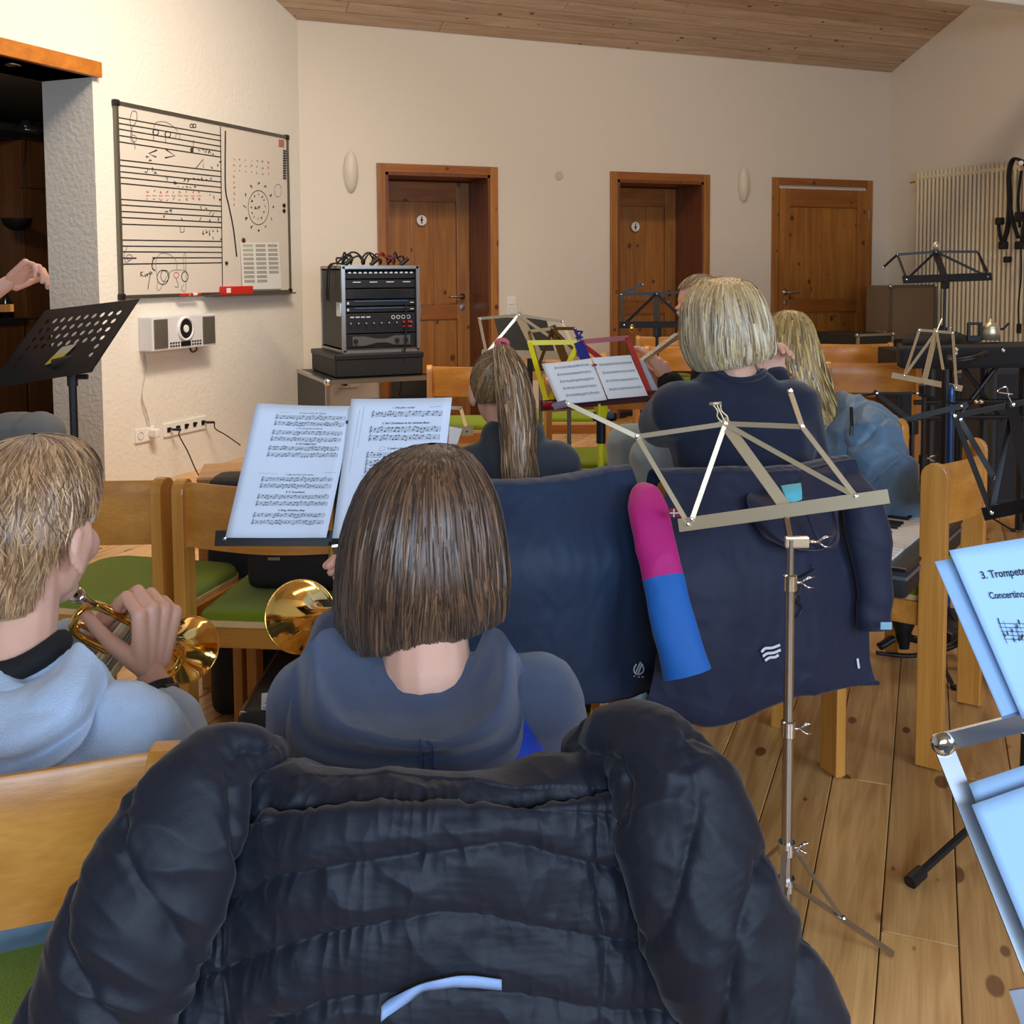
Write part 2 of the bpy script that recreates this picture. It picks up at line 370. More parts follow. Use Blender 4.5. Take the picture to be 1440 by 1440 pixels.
# pitched ceiling rising from the back wall, boards along the wall
CZ = 3.08; SL = .4335; RY = 3.0
def cz(y): return CZ+(HB-y)*SL if y > RY else CZ+(HB-RY)*SL-(RY-y)*SL
def slab(mb, y0, y1, x0, x1, t0, t1):
    V = [(x, y, cz(y)+t) for x in (x0, x1) for y in (y0, y1) for t in (t0, t1)]
    mb.add(V, [(0, 1, 3, 2), (4, 6, 7, 5), (0, 4, 5, 1), (2, 3, 7, 6), (0, 2, 6, 4), (1, 5, 7, 3)])
mb = MB(); slab(mb, RY, HB+.4, -5.2, WX+.2, .02, .15); slab(mb, -2.7, RY, -5.2, WX+.2, .02, .15)
ceil = struct('ceiling', mb, M_ceil)
y = HB; k = 0; bw = .118
while y > 5.0:
    xs = [.9]; x = 1.0+rb.uniform(.5, 3.2)
    while x < WX-.6: xs.append(x); x += rb.uniform(2.4, 3.6)
    xs.append(WX)
    for a, b in zip(xs[:-1], xs[1:]):
        ym = y-bw/2; l = b-a-.003; mb = MB(); mb.rbox((0, 0, 0), (l, bw/math.cos(math.atan(SL))-.006, .018), r=.003, k=1)
        o = mb.build('ceiling_board', M_ceil, ceil, world=False); o.location = Vector(((a+b)/2, ym, cz(ym)+.008))-ceil.location
        o.rotation_euler = (-math.atan(SL), 0, 0)
    y -= bw
# white trunking light high over the room
p = hplane(1440, 13, 5.6); p[0] = 5.6-.95; mb = MB(); mb.rbox((5.6, 5.6, p[2]+.05), (2.9, .16, .1), r=.01)
t = thing('strip_lamp', 'long white strip lamp under the sloping ceiling at the upper right', 'lamp', (p[0]+.95, 5.6, p[2]))
mb.build('lamp_housing', M_white, t)
for dx in (-1.0, 1.0):
    b = MB(); b.cyl((p[0]+.95+dx, 5.6, p[2]+.1), (p[0]+.95+dx, 5.6, cz(5.6)-.012), .006, 8); b.build('suspension_rod', M_steel, t)
# doors ------------------------------------------------------------
def pictogram(d, c, s, woman):
    mb = MB(); mb.lathe(c, (0, -1, 0), [(0, 0), (0, .036*s), (.004, .036*s), (.004, 0)], 28); sg = mb.build('sign_disc', M_white, d)
    mb = MB(); c = np.array(c)+np.array([0, -.0045, 0]); mb.lathe(c+[0, 0, .02*s], (0, -1, 0), [(0, 0), (0, .006*s), (.001, .006*s), (.001, 0)], 12)
    if woman: O = [(-.004, .012), (.004, .012), (.011, -.01), (.004, -.01), (.004, -.024), (-.004, -.024), (-.004, -.01), (-.011, -.01)]
    else: O = [(-.009, .012), (.009, .012), (.008, -.006), (.004, -.006), (.004, -.024), (-.004, -.024), (-.004, -.006), (-.008, -.006)]
    mb.prism([c+np.array([x*s, 0, z*s]) for x, z in O], (0, -.001, 0)); mb.build('sign_figure', M_ink, sg)
for i, (a, b, rec) in enumerate(doors):
    d = thing('door_%d' % (i+1), None, None, ((a+b)/2, HB, 0)); tag(d, kind='structure')
    cw = .066; yf = HB-.022
    for x0, x1, nm in ((a-cw, a, 0), (b, b+cw, 1)):
        mb = MB(); mb.rbox(((x0+x1)/2, (yf+HB)/2, (DZ+cw)/2), (cw, .022, DZ+cw), r=.004); mb.build('door_casing', M_door, d)
    mb = MB(); mb.rbox(((a+b)/2, (yf+HB)/2-.001, DZ+cw/2), (b-a, .024, cw), r=.004); mb.build('door_casing', M_doorh, d)
    yl = HB+rec-(.02 if rec else .012)
    if rec:
        for x0, x1 in ((a, a+.022), (b-.022, b)):
            mb = MB(); mb.bx(x0, x1, HB-.02, HB+rec+.02, 0, DZ); mb.build('door_lining', M_jamb, d)
        mb = MB(); mb.bx(a, b, HB-.02, HB+rec+.02, DZ-.022, DZ); mb.build('door_lining', M_jamb, d)
        mb = MB(); mb.bx(a-.1, b+.1, HB+rec+.03, HB+rec+.05, 0, DZ+.1); mb.build('door_backing', M_jamb, d)
    w0, w1 = a+.022, b-.022; zt = DZ-.03; st = .11
    if not rec: w0, w1 = a+.004, b-.004
    mb = MB()
    mb.rbox(((w0+st/2), yl, zt/2), (st, .04, zt), r=.004); mb.rbox((w1-st/2, yl, zt/2), (st, .04, zt), r=.004)
    leaf = mb.build('door_leaf', M_door, d)
    mb = MB()
    for z0, z1 in ((zt-.16, zt), (.86-.0, 1.0-.02), (0, .2)): mb.rbox(((w0+w1)/2, yl+.001, (z0+z1)/2), (w1-w0-2*st+.004, .038, z1-z0), r=.004)
    mb.build('door_rail', M_doorh, leaf)
    pw = (w1-w0-2*st)/3
    for z0, z1 in ((.2, .86), (.98, zt-.16)):
        for k in range(3):
            x0 = w0+st+k*pw
            mb = MB(); mb.rbox((x0+pw/2, yl+.008, (z0+z1)/2), (pw-.002, .02, z1-z0), r=.003); mb.build('door_panel', M_door, leaf)
    hx, sgn = (b-.022-.07, -1) if i == 0 else ((b-.022-.07, -1) if i == 1 else (a+.066, 1))
    yh = yl-.02; mb = MB(); mb.lathe((hx, yh, 1.045), (0, -1, 0), [(0, .026), (.008, .025), (.01, .012), (.045, .010)], 20)
    mb.tube(catm([(hx, yh-.04, 1.045), (hx+sgn*.012, yh-.052, 1.045), (hx+sgn*.06, yh-.054, 1.045), (hx+sgn*.125, yh-.052, 1.045)], 14), .0095, 10)
    mb.build('door_handle', M_steel, leaf, smooth=True)
    mb = MB(); mb.lathe((hx, yh, .955), (0, -1, 0), [(0, .026), (.008, .025), (.01, 0)], 20); mb.bx(hx-.003, hx+.003, yh-.013, yh-.009, .94, .965)
    mb.build('lock_plate', M_steel, leaf, smooth=False)
    if i == 0: pictogram(d, (2.77, yl-.022, 1.665), 1.15, False)
    if i == 1: pictogram(d, (4.755, yl-.022, 1.635), 1.15, True)
    if i == 2:
        for z in (1.75, .3):
            mb = MB(); mb.cyl((w1+.006, yl-.03, z-.04), (w1+.006, yl-.03, z+.04), .007, 8); mb.build('hinge', M_steel, leaf)
# beam over the opening, with a spot
mb = MB(); lbox(mb, -5.1, -2.02, -.37, .035, 2.33, 2.415); bt = struct('trim_1', mb, M_beam, bevel=.003)
p = lwx(22, 97, -.1); mb = MB(); p = lwp(ls(p), 2.33, -.12)
mb.lathe(p, (0, 0, -1), [(0, .04), (.004, .04), (.006, .032), (.002, .028), (.002, 0)], 24); mb.build('recessed_spot', M_steel, bt, smooth=True)
# wall lamps, disc, switches
def sconce(x, label):
    t = thing('wall_lamp', label, 'lamp', (x, HB, 1.85), 0, 'wall lamps on the back wall')
    mb = MB(); zs = np.linspace(-.155, .155, 25); pr = []
    A = np.array([[(x+math.cos(th)*.056*math.sqrt(max(1-(z/.158)**2, 0))**1.1, HB-.004-math.sin(th)*.055*math.sqrt(max(1-(z/.158)**2, 0)), 2.0+z) for th in np.linspace(0, PI, 17)] for z in zs])
    mb.grid(A); mb.build('glass_shade', mat('opal_glass', (214, 204, 184), .4, bump=.0), t, smooth=True)
    mb = MB(); mb.bx(x-.03, x+.03, HB-.01, HB, 1.9, 2.1); mb.build('mounting_plate', M_white, t)
sconce(2.085, 'white leaf-shaped wall lamp left of the first door'); sconce(5.618, 'white leaf-shaped wall lamp between the second and third doors')
mb = MB(); mb.lathe((3.816, HB, 2.022), (0, -1, 0), [(0, 0), (0, .036), (.006, .036), (.009, .032), (.009, 0)], 28)
tag(mb.build('wall_cover', mat('cover_grey', (196, 190, 178), .5)), 'small round grey cover high on the back wall between the doors', 'cover')
def switchunit(name, c, ax, out, label, n=2, vert=True, grp=None):
    t = thing(name, label, 'socket', c); ax = np.array(ax); c = np.array(c, float); out = np.array(out)
    R = rotm(ax, -out if False else np.cross(UP, ax), UP)
    w, h = (.082, .082*n-.01) if vert else (.082*n-.01, .082)
    mb = MB(); mb.rbox(c+out*.005, (w, .010, h), R, r=.003); mb.build('cover_plate', M_white, t)
    return t, R
t, R = switchunit('light_switch', (3.387, HB, .973), (1, 0, 0), (0, -1, 0), 'white light switch over a socket right of the first door')
mb = MB(); mb.rbox((3.387, HB-.013, 1.01), (.05, .008, .05), r=.003); mb.build('rocker', M_white, t)
mb = MB(); mb.lathe((3.387, HB-.01, .935), (0, -1, 0), [(0, .024), (.002, .024), (.002, .020), (-.004, .019), (-.004, 0)], 20); mb.build('socket_well', mat('socket_shade', (200, 196, 186), .5), t)
# kitchen niche beyond the opening -----------------------------------
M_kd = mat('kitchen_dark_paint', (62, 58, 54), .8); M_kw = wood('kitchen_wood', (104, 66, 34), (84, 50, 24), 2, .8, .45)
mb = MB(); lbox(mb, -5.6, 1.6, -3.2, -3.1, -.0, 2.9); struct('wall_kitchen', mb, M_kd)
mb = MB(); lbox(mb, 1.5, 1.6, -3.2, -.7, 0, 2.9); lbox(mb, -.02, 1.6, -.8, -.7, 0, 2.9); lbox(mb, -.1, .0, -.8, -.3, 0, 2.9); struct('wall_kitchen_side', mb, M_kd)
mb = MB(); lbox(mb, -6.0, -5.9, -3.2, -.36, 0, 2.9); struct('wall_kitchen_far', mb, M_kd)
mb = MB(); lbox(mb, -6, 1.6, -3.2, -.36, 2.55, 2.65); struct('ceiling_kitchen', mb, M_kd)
KO = -2.5                                            # front plane of the kitchen units
def kp(x, y, o=KO): return lwx(x, y, o)
def kbox(mb, x0, x1, y0, y1, o0, o1):
    a = kp(x0, y0, o1); b = kp(x1, y1, o1); return lbox(mb, ls(a), ls(b), o0, o1, b[2], a[2])
t = thing('kitchen_cabinet', 'tall brown kitchen cabinet beyond the opening on the left', 'cabinet', lwp(ls(kp(57, 400)), 0, KO))
sA, sB = ls(kp(36, 400)), ls(kp(96, 400)); zm = kp(55, 266)[2]; zt = kp(55, 195)[2]
mb = MB(); lbox(mb, sA, sB, -3.08, KO-.02, 0, zt); mb.build('carcass', M_kw, t)
for z0, z1 in ((.1, .88), (.89, zm-.004), (zm+.004, zt)): mb = MB(); lbox(mb, sA+.003, sB-.003, KO-.02, KO, z0, z1); mb.build('cabinet_door', M_kw, t, bevel=.002)
t = thing('base_cabinet', 'low brown kitchen cabinet with a black oven front', 'cabinet', lwp(ls(kp(0, 550)), 0, KO))
s0 = ls(kp(-70, 500)); zc = .9
mb = MB(); lbox(mb, s0, sA-.01, -3.08, KO-.02, 0, zc-.04); mb.build('carcass', M_kw, t)
mb = MB(); lbox(mb, s0, sA-.01, -3.1, KO+.02, zc-.04, zc); mb.build('worktop', M_blackm, t)
mb = MB(); lbox(mb, sA-.55, sA-.03, KO-.02, KO, .1, zc-.06); mb.build('cabinet_door', M_kw, t)
mb = MB(); lbox(mb, sA-1.15, sA-.56, KO-.02, KO+.01, .15, zc-.06); mb.build('oven_front', mat('oven_glass', (14, 14, 16), .08), t)
t = thing('tiled_splashback', 'dark square tiles on the kitchen wall behind the ladle', 'tiles', lwp(ls(kp(0, 400)), .9, -3.09))
M_tile = mat('dark_tile', (58, 58, 58), .25); r0 = .92
for i in range(7):
    for j in range(6):
        mb = MB(); lbox(mb, sA-.02-(i+1)*.15+.003, sA-.02-i*.15, -3.1, -3.085, r0+j*.15, r0+(j+1)*.15-.004); mb.build('tile', M_tile, t)
zs = kp(20, 190)[2]
t = thing('kitchen_shelf', 'dark shelf high in the kitchen under small dark items', 'shelf', lwp(ls(kp(20, 190)), zs, KO))
mb = MB(); lbox(mb, s0, sB, -3.08, KO, zs-.03, zs+.03); mb.build('shelf_board', M_black, t)
mb = MB(); lbox(mb, s0, s0+.02, -3.08, KO, zs-.03, zs+.4); mb.build('shelf_support', M_black, t)
q = kp(54, 178); mb = MB(); mb.ell(lwp(ls(q), zs+.07, KO-.1), (.13, .1, .06)); mb.ell(lwp(ls(q)+.1, zs+.09, KO-.12), (.06, .06, .07)); mb.ell(lwp(ls(q)-.05, zs+.1, KO-.08), (.05, .05, .06))
tag(mb.build('pot_lid', mat('glossy_dark', (40, 42, 48), .1), smooth=True), 'shiny dark lids lying on the kitchen shelf', 'pot lid')
t = thing('ladle', 'long-handled black ladle hanging in front of the kitchen tiles', 'ladle', kp(20, 320, KO+.1))
c = kp(24, 318, KO+.1); mb = MB(); mb.lathe(c+np.array([0, 0, .06]), (0, 0, -1), [(0, .115), (.05, .1), (.085, .06), (.1, 0), (.097, 0), (.05, .094), (0, .109)], 24); mb.build('bowl', M_black, t, smooth=True)
mb = MB(); mb.tube([c+LD*.09+UP*.06, kp(35, 230, KO+.1), kp(36, 197, KO+.05)], .006, 8); mb.build('long_handle', M_black, t)
for px, w, h, nm, lb in ((30, .05, .2, 'bottle', 'dark bottle standing on the kitchen worktop'), (8, .07, .14, 'kettle', 'dark kettle standing on the kitchen worktop')):
    q = lwp(ls(kp(px, 470)), .9, KO-.15); mb = MB(); mb.lathe(q, (0, 0, 1), [(0, 0), (0, w), (h*.6, w), (h*.8, w*.4), (h, w*.38), (h, 0)], 20)
    tag(mb.build(nm, mat('dark_glass', (30, 28, 26), .15), smooth=True), lb, nm)
# ================================================================ things on the left wall
def stroke(mb, P2, w, s_org, fn):
    """flat pen stroke: P2 in board units, fn maps (u,v)->world, ribbon slightly proud"""
    P2 = np.array(P2, float); T = np.gradient(P2, axis=0); Nn = np.stack([-T[:, 1], T[:, 0]], 1); Nn /= np.linalg.norm(Nn, axis=1)[:, None]+1e-9
    V = []
    for p, n in zip(P2, Nn): V += [fn(*(p+n*w/2)), fn(*(p-n*w/2))]
    mb.add(V, [(2*i, 2*i+1, 2*i+3, 2*i+2) for i in range(len(P2)-1)])
def circ(cx, cy, rx, ry=None, n=20, a0=0, a1=2*PI):
    ry = rx if ry is None else ry; return [(cx+rx*math.cos(t), cy+ry*math.sin(t)) for t in np.linspace(a0, a1, n)]
SB0, SB1, ZB0, ZB1 = -1.912, -.178, 1.105, 2.225
wb = thing('whiteboard', 'large whiteboard with music staves and notes hung on the left wall', 'whiteboard', lwp((SB0+SB1)/2, ZB0, 0))
mb = MB(); lbox(mb, SB0+.01, SB1-.01, .0, .018, ZB0+.01, ZB1-.01); mb.build('writing_surface', mat('whiteboard_enamel', (214, 206, 194), .25), wb)
M_alu = mat('dull_aluminium', (120, 118, 108), .4, .8)
for a in ((SB0, SB1, ZB1-.022, ZB1), (SB0, SB1, ZB0, ZB0+.022), (SB0, SB0+.022, ZB0, ZB1), (SB1-.022, SB1, ZB0, ZB1)):
    mb = MB(); lbox(mb, a[0], a[1], 0, .026, a[2], a[3]); mb.build('frame_rail', M_alu, wb, bevel=.003)
for s in (SB0+.012, SB1-.012):
    for z in (ZB0+.012, ZB1-.012): mb = MB(); mb.rbox(lwp(s, z, .014), (.04, .034, .04), rotm(LD, np.cross(UP, LD), UP), r=.01); mb.build('corner_cap', M_black, wb)
mb = MB(); lbox(mb, SB0+.75, SB1-.02, .02, .075, ZB0-.005, ZB0+.004); mb.build('pen_tray', M_alu, wb)
def bfn(x, y): return lwx(x, y, .0192)                 # marks are laid out where they stand on the board
ink = MB(); inkr = MB(); inkg = MB()
def bst(mb, P, w=.006, smooth=True):
    Q = [bfn(*p) for p in (catm(P, max(8, len(P)*4)) if smooth and len(P) > 2 else P)]
    uv = np.array([(ls(q), q[2]) for q in Q]); stroke(mb, uv, w, None, lambda s, z: lwp(s, z, .0192))
yl = [(165, 311, 165, 191), (165, 311, 173, 198), (165, 311, 181, 206), (165, 311, 190, 213), (165, 311, 199, 221),
      (166, 311, 224.5, 241), (166, 311, 232.5, 248.5), (166, 311, 241, 256), (166, 311, 249, 263.5), (166, 311, 257.5, 271),
      (166, 311, 280, 290), (167, 311, 288, 297), (167, 311, 297, 305), (167, 312, 305.5, 313), (167, 312, 315, 320),
      (168, 312, 337.5, 339.5), (168, 312, 346, 347.5), (168, 312, 354, 355), (214, 312, 362.5, 362.5), (168, 312, 371.5, 369.5)]
for a, b, c, d in yl: bst(ink, [(a, c), (b, d)], .007)
bst(ink, [(168, 363), (192, 363)], .008)
bst(ink, [(310, 178), (313, 410)], .009)
bst(ink, [(317, 184), (317, 262), (322, 290), (328, 320), (333, 361)], .014)
bst(ink, [(221, 211), (209, 216), (220, 221)], .009, False); bst(ink, [(233, 210), (246, 219), (232, 222)], .009, False)
bst(ink, [(218, 363), (215, 366), (214, 376), (218, 381)], .008)
bst(inkg, [(186, 190), (183, 170), (186, 157), (192, 158), (192, 170), (186, 180), (184, 192), (189, 200), (190, 210)], .006)
bst(inkg, circ(188, 195, 4, 5), .005); bst(inkg, [(216, 188), (218, 174), (228, 171), (240, 175), (250, 184)], .005)
for x, y in ((219, 186), (236, 189)): bst(ink, circ(x, y, 4, 4), .007); bst(ink, [(x-3, y), (x-3, y+11)], .005)
bst(inkg, circ(250, 192, 3, 4), .005); bst(ink, circ(269.5, 177, 2.4, 2.5), .006); bst(ink, circ(273.5, 177, 2.4, 2.5), .006)
bst(ink, [(275, 237), (286, 224), (286, 236)], .006, False); bst(ink, circ(270, 211, 1.6, 2, 10), .012); bst(ink, [(272, 210), (272, 197)], .004)
sr = random.Random(5)
def squig(mb, x, y, h=5, w=4, k=4, lw=.005): bst(mb, [(x+sr.uniform(0, w), y+sr.uniform(-h/2, h/2)) for _ in range(k)], lw)
for x in range(278, 302, 5): squig(ink, x, 210+(x-278)*.25, 5)
for x, y in ((205, 222), (209, 226), (203, 240), (214, 238), (216, 242), (245, 256), (233, 252)): squig(ink, x, y, 6, 5)
for x in range(258, 300, 6): squig(ink, x, 252+sr.uniform(-2, 2), 6)
for x in range(248, 276, 6): squig(ink, x, 263, 3)
for x in range(206, 284, 9):
    squig(inkr, x, 270, 5, 4, 4); bst(inkr, [(x-1, 275), (x+5, 275.4)], .004); squig(inkr, x, 280, 5, 4, 4)
for x, y in ((232, 296), (238, 297), (230, 306), (254, 307), (280, 293), (288, 294), (294, 300), (298, 302), (280, 308), (294, 310), (306, 306), (306, 312), (308, 280), (300, 278), (294, 276), (303, 233), (296, 236), (308, 228)): squig(ink, x, y, 6, 4)
for x in range(284, 309, 5): squig(ink, x, 327, 8, 3)
squig(ink, 298, 335, 5); squig(ink, 308, 336, 5); bst(ink, [(253, 318), (254, 327), (259, 326), (259, 318)], .005, False)
bst(inkg, [(180, 345), (175, 358), (177, 369), (183, 366)], .005); bst(inkg, circ(182, 362, 4, 4), .005)
# the curly drawing and the word under it
bst(ink, circ(229, 390, 8, 10), .005); bst(ink, circ(232, 388, 6, 8), .004); bst(ink, circ(260, 389, 4.5, 7), .006); bst(inkr, circ(248, 387, 3.4, 4), .005)
bst(inkg, [(222, 396), (219, 372), (224, 358), (236, 357), (247, 366), (249, 380)], .004); bst(inkg, [(222, 392), (221, 405), (225, 407), (240, 382), (262, 380)], .004)
bst(inkg, [(248, 392), (251, 403), (246, 403)], .005); bst(inkg, [(259, 400), (255, 406), (260, 410), (262, 396), (261, 358), (258, 362), (259, 380)], .004)
for P in ([(198, 382), (198, 389)], [(201, 382), (198, 385), (202, 389)], [(204, 385), (204, 389), (207, 385), (207, 389)], [(207, 387), (210, 384), (211, 388)], [(211, 382), (211, 388), (209, 400), (208, 407)], [(211, 382), (214, 384), (211, 386)]): bst(ink, P, .005)
# right part: faint rows and the circle of fifths
for r_, y0 in enumerate((224, 232, 240)):
    for k in range(7): squig(inkr if k % 3 == 0 else inkg, 328+k*8, y0+k*.7, 4, 3, 4, .004)
for k in range(6): squig(inkr, 328, 248+k*8, 5, 3, 4, .005)
bst(ink, circ(363.5, 292, 14.5, 24, 40), .005); bst(inkg, circ(391, 268, 5, 9), .004)
for k in range(12):
    a = k*PI/6; squig(ink, 361.5+20*math.cos(a), 291+33*math.sin(a), 5, 4, 5); squig(ink, 361.5+10*math.cos(a), 291+17*math.sin(a), 4, 3, 4, .004)
for k in range(3): squig(ink, 358+k*3, 292, 5, 3, 4, .007)
ink.build('pen_marks', mat('marker_black', (24, 24, 24), .6), wb); inkr.build('red_pen_marks', M_inkr, wb); tag(inkg.build('grey_pen_marks', M_inkg, wb), kind='stuff'); [tag(c_, kind='stuff') for c_ in wb.children if 'pen_marks' in c_.name]
# sheet with chord tables, magnets, pens, box
P4 = [lwx(338, 341, .022), lwx(392, 341, .022), lwx(396, 406, .03), lwx(341, 407, .03)]
t = thing('chart_sheet', 'printed chart sheet pinned low on the right of the whiteboard', 'sheet', P4[3])
mb = MB(); mb.prism(P4, LN*.0008); mb.build('paper_sheet', mat('chart_paper', (222, 220, 212), .7), t)
def q4(P, u, v, o=0): return P[0]*(1-u)*(1-v)+P[1]*u*(1-v)+P[2]*u*v+P[3]*(1-u)*v+LN*o
mb = MB(); mg = MB()
for c_ in range(3):
    for r_ in range(9 if c_ < 2 else 7):
        u0 = .05+c_*.32; v0 = .04+r_*.095
        m_ = mg if (c_ == 0 and r_ < 3) else mb
        for k in range(4): m_.add([q4(P4, u0, v0+k*.016, .0012), q4(P4, u0+.26, v0+k*.016, .0012), q4(P4, u0+.26, v0+k*.016+.009, .0012), q4(P4, u0, v0+k*.016+.009, .0012)], [(0, 1, 2, 3)])
mb.build('table_print', mat('table_grey', (110, 112, 100), .8), t); mg.build('table_print', mat('table_green', (140, 156, 120), .8), t)
def magnet(x, y, r, m, lab):
    mb = MB(); mb.lathe(lwx(x, y, .018), LN, [(0, 0), (0, r), (.008, r*.95), (.010, r*.7), (.010, 0)], 20); tag(mb.build('magnet', m, smooth=True), lab, 'magnet')
magnet(342, 338, .017, mat('dark_red_plastic', (96, 24, 26), .4), 'dark red round magnet holding the chart sheet')
magnet(399, 289, .015, M_black, 'upper black round magnet at the right edge of the whiteboard'); magnet(399, 296.5, .015, M_black, 'lower black round magnet at the right edge of the whiteboard')
magnet(318, 370, .012, M_black, 'small black magnet at the middle line of the whiteboard')
mb = MB(); mb.prism([lwx(392, 196, .019), lwx(399, 197, .019), lwx(399, 207, .019), lwx(392, 206, .019)], LN*.004); tag(mb.build('square_magnet', mat('old_red', (176, 110, 100), .6)), 'square red tag in the top right corner of the whiteboard', 'magnet')
t = thing('pen_magnets', 'column of small black magnets along the right edge of the whiteboard', 'magnet', lwx(400, 252, .019))
for k in range(12): mb = MB(); mb.rbox(lwx(400.5, 212+k*3.5, .024), (.03, .01, .009), rotm(LD, np.cross(UP, LD), UP), r=.002); mb.build('bar_magnet', M_black, t)
t = thing('marker_box', 'red box standing on the whiteboard pen tray', 'box', lwx(329, 414, .045))
a = lwx(310, 413, .03); b = lwx(349, 402, .03); s0, s1 = ls(a), ls(b); z0 = ZB0+.004; z1 = b[2]
mb = MB(); lbox(mb, s0, s1, .024, .07, z0, z1); mb.build('box_body', M_red, t, bevel=.003)
mb = MB(); lbox(mb, s0+.012, s0+.055, .068, .0712, z0+.012, z1-.01); mb.build('box_label', M_white, t)
for x, m, lb in ((262, M_red, 'red-capped marker lying on the whiteboard tray'), (273, M_white, 'white marker lying on the whiteboard tray')):
    p0 = lwx(x-8, 417.5, .05); p0[2] = ZB0+.014; p1 = p0+LD*.11
    t = thing('marker_pen', lb, 'marker', p0); mb = MB(); mb.cyl(p0, p0+LD*.08, .009, 12); mb.build('barrel', M_white if m is M_white else M_red, t, smooth=False)
    mb = MB(); mb.cyl(p0+LD*.08, p1, .0098, 12); mb.build('pen_cap', m if m is M_red else M_red, t)
# wall radio -----------------------------------------------------------
RL = rotm(LD, np.cross(UP, LD), UP)
a = lwx(194, 448); b = lwx(285, 440); s0, s1 = ls(a), ls(b); z1 = .995; z0 = lwx(285, 485)[2]+.0
t = thing('wall_radio', 'white and silver wall radio with a round disc player below the whiteboard', 'radio', lwp((s0+s1)/2, z0))
mb = MB(); mb.rbox(lwp((s0+s1)/2, (z0+z1)/2, .05), (s1-s0, .1, z1-z0), RL, r=.008); mb.build('housing', mat('silver_white', (214, 214, 218), .3), t)
for q0, q1 in ((s0+.015, s0+.015+.2*(s1-s0)), (s1-.015-.2*(s1-s0), s1-.015)):
    mb = MB(); mb.rbox(lwp((q0+q1)/2, (z0+z1)/2, .101), (q1-q0, .008, z1-z0-.03), RL, r=.003); mb.build('speaker_grille', mat('grille_silver', (140, 138, 132), .35, .9, bump=.6, bscale=900), t)
cc = lwp((s0+s1)/2+.0, (z0+z1)/2+.02, .1)
mb = MB(); mb.lathe(cc, LN, [(0, .076), (.01, .074), (.012, .062), (.004, .06)], 36); mb.build('disc_rim', mat('silver_white2', (225, 225, 228), .3), t, smooth=True)
mb = MB(); mb.lathe(cc, LN, [(.004, .06), (.005, .024), (.004, .022)], 36); mb.build('disc_window', M_black, t)
mb = MB(); mb.lathe(cc, LN, [(.004, .024), (.010, .022), (.011, 0)], 30); mb.build('disc_hub', M_white, t)
mb = MB(); mb.rbox(lwp((s0+s1)/2, z0+.03, .101), (.09, .006, .03), RL, r=.002); mb.build('display', M_black, t)
for sg in (-1, 1):
    for k in range(4):
        for j in range(2): mb = MB(); mb.rbox(lwp((s0+s1)/2+sg*(.065+k*.024), z0+.022+j*.018, .102), (.014, .006, .009), RL, r=.002); mb.build('button', M_black, t)
mb = MB(); mb.tube(catm([lwp(s1-.2, z0, .05), lwp(s1-.19, z0-.03, .06), lwp(s1-.16, z0-.02, .07), lwp(s1-.15, z0, .06)], 12), .006, 6); mb.build('cable_loop', M_black, t)
t2 = thing('radio_cable', 'thin white cable running from the wall radio down to the socket', 'cable', lwx(205, 600, .01))
P = [lwx(x, y, .006) for x, y in ((203, 492), (206, 520), (200, 555), (208, 585), (212, 605))]; mb = MB(); mb.tube(catm(P, 40), .0022, 6); mb.build('wire', mat('cable_grey', (190, 186, 178), .6), t2)
P = [lwx(x, y, .006) for x, y in ((203, 492), (203, 530), (199, 562), (206, 590), (209, 605))]; mb = MB(); mb.tube(catm(P, 40), .0022, 6); mb.build('wire', MATS['cable_grey'], t2)
# sockets ---------------------------------------------------------------
a, b = lwx(189, 618), lwx(217, 612); s0, s1 = ls(a), ls(b); zc = .298
t = thing('double_socket', 'white double wall socket under the radio with one white plug', 'socket', lwp((s0+s1)/2, zc-.04))
mb = MB(); mb.rbox(lwp((s0+s1)/2, zc, .005), (s1-s0, .01, .082), RL, r=.003); mb.build('cover_plate', M_white, t)
for s in (s0+.042, s1-.042): mb = MB(); mb.lathe(lwp(s, zc, .01), LN, [(0, .025), (.0025, .025), (.003, .021), (-.002, .02), (-.002, 0)], 20); mb.build('socket_well', mat('socket_shade', (200, 196, 186), .5), t, smooth=True)
t = thing('white_plug', 'white plug in the right half of the double socket', 'plug', lwp(s1-.04, zc-.02)); mb = MB(); mb.rbox(lwp(s1-.035, zc+.005, .035), (.045, .055, .05), RL, r=.01); mb.build('plug_body', M_white, t)
a, b = lwx(229, 610), lwx(289, 595); s0, s1 = ls(a), ls(b)
t = thing('cable_outlet_strip', 'white wall strip of five black connector sockets', 'socket', lwp((s0+s1)/2, zc-.04))
mb = MB(); mb.rbox(lwp((s0+s1)/2, zc, .005), (s1-s0, .01, .082), RL, r=.003); mb.build('cover_plate', M_white, t)
sp = [s0+(s1-s0)*(k+.5)/5 for k in range(5)]
for s in sp: mb = MB(); mb.rbox(lwp(s, zc, .012), (.028, .006, .03), RL, r=.003); mb.rbox(lwp(s+.012, zc+.006, .014), (.02, .006, .014), RL, r=.002); mb.build('connector', M_black, t)
for s, pts, lb in ((sp[0]+.02, [(243, 609), (252, 612), (264, 635), (275, 660), (284, 676)], 'black cable plugged into the left of the connector strip'), (sp[4]+.02, [(290, 598), (303, 603), (318, 612), (338, 626)], 'black cable plugged into the right of the connector strip')):
    p0 = lwp(s, zc, .02); t = thing('signal_cable', lb, 'cable', p0)
    mb = MB(); mb.cyl(p0, p0+LN*.05+LD*.02, .008, 10); mb.build('plug', M_black, t)
    PP = [p0+LN*.05+LD*.02]+[lwx(x, y, .07+.04*i) for i, (x, y) in enumerate(pts[1:])]
    mb = MB(); mb.tube(catm(PP, 40), .004, 6); mb.build('wire', M_black, t)
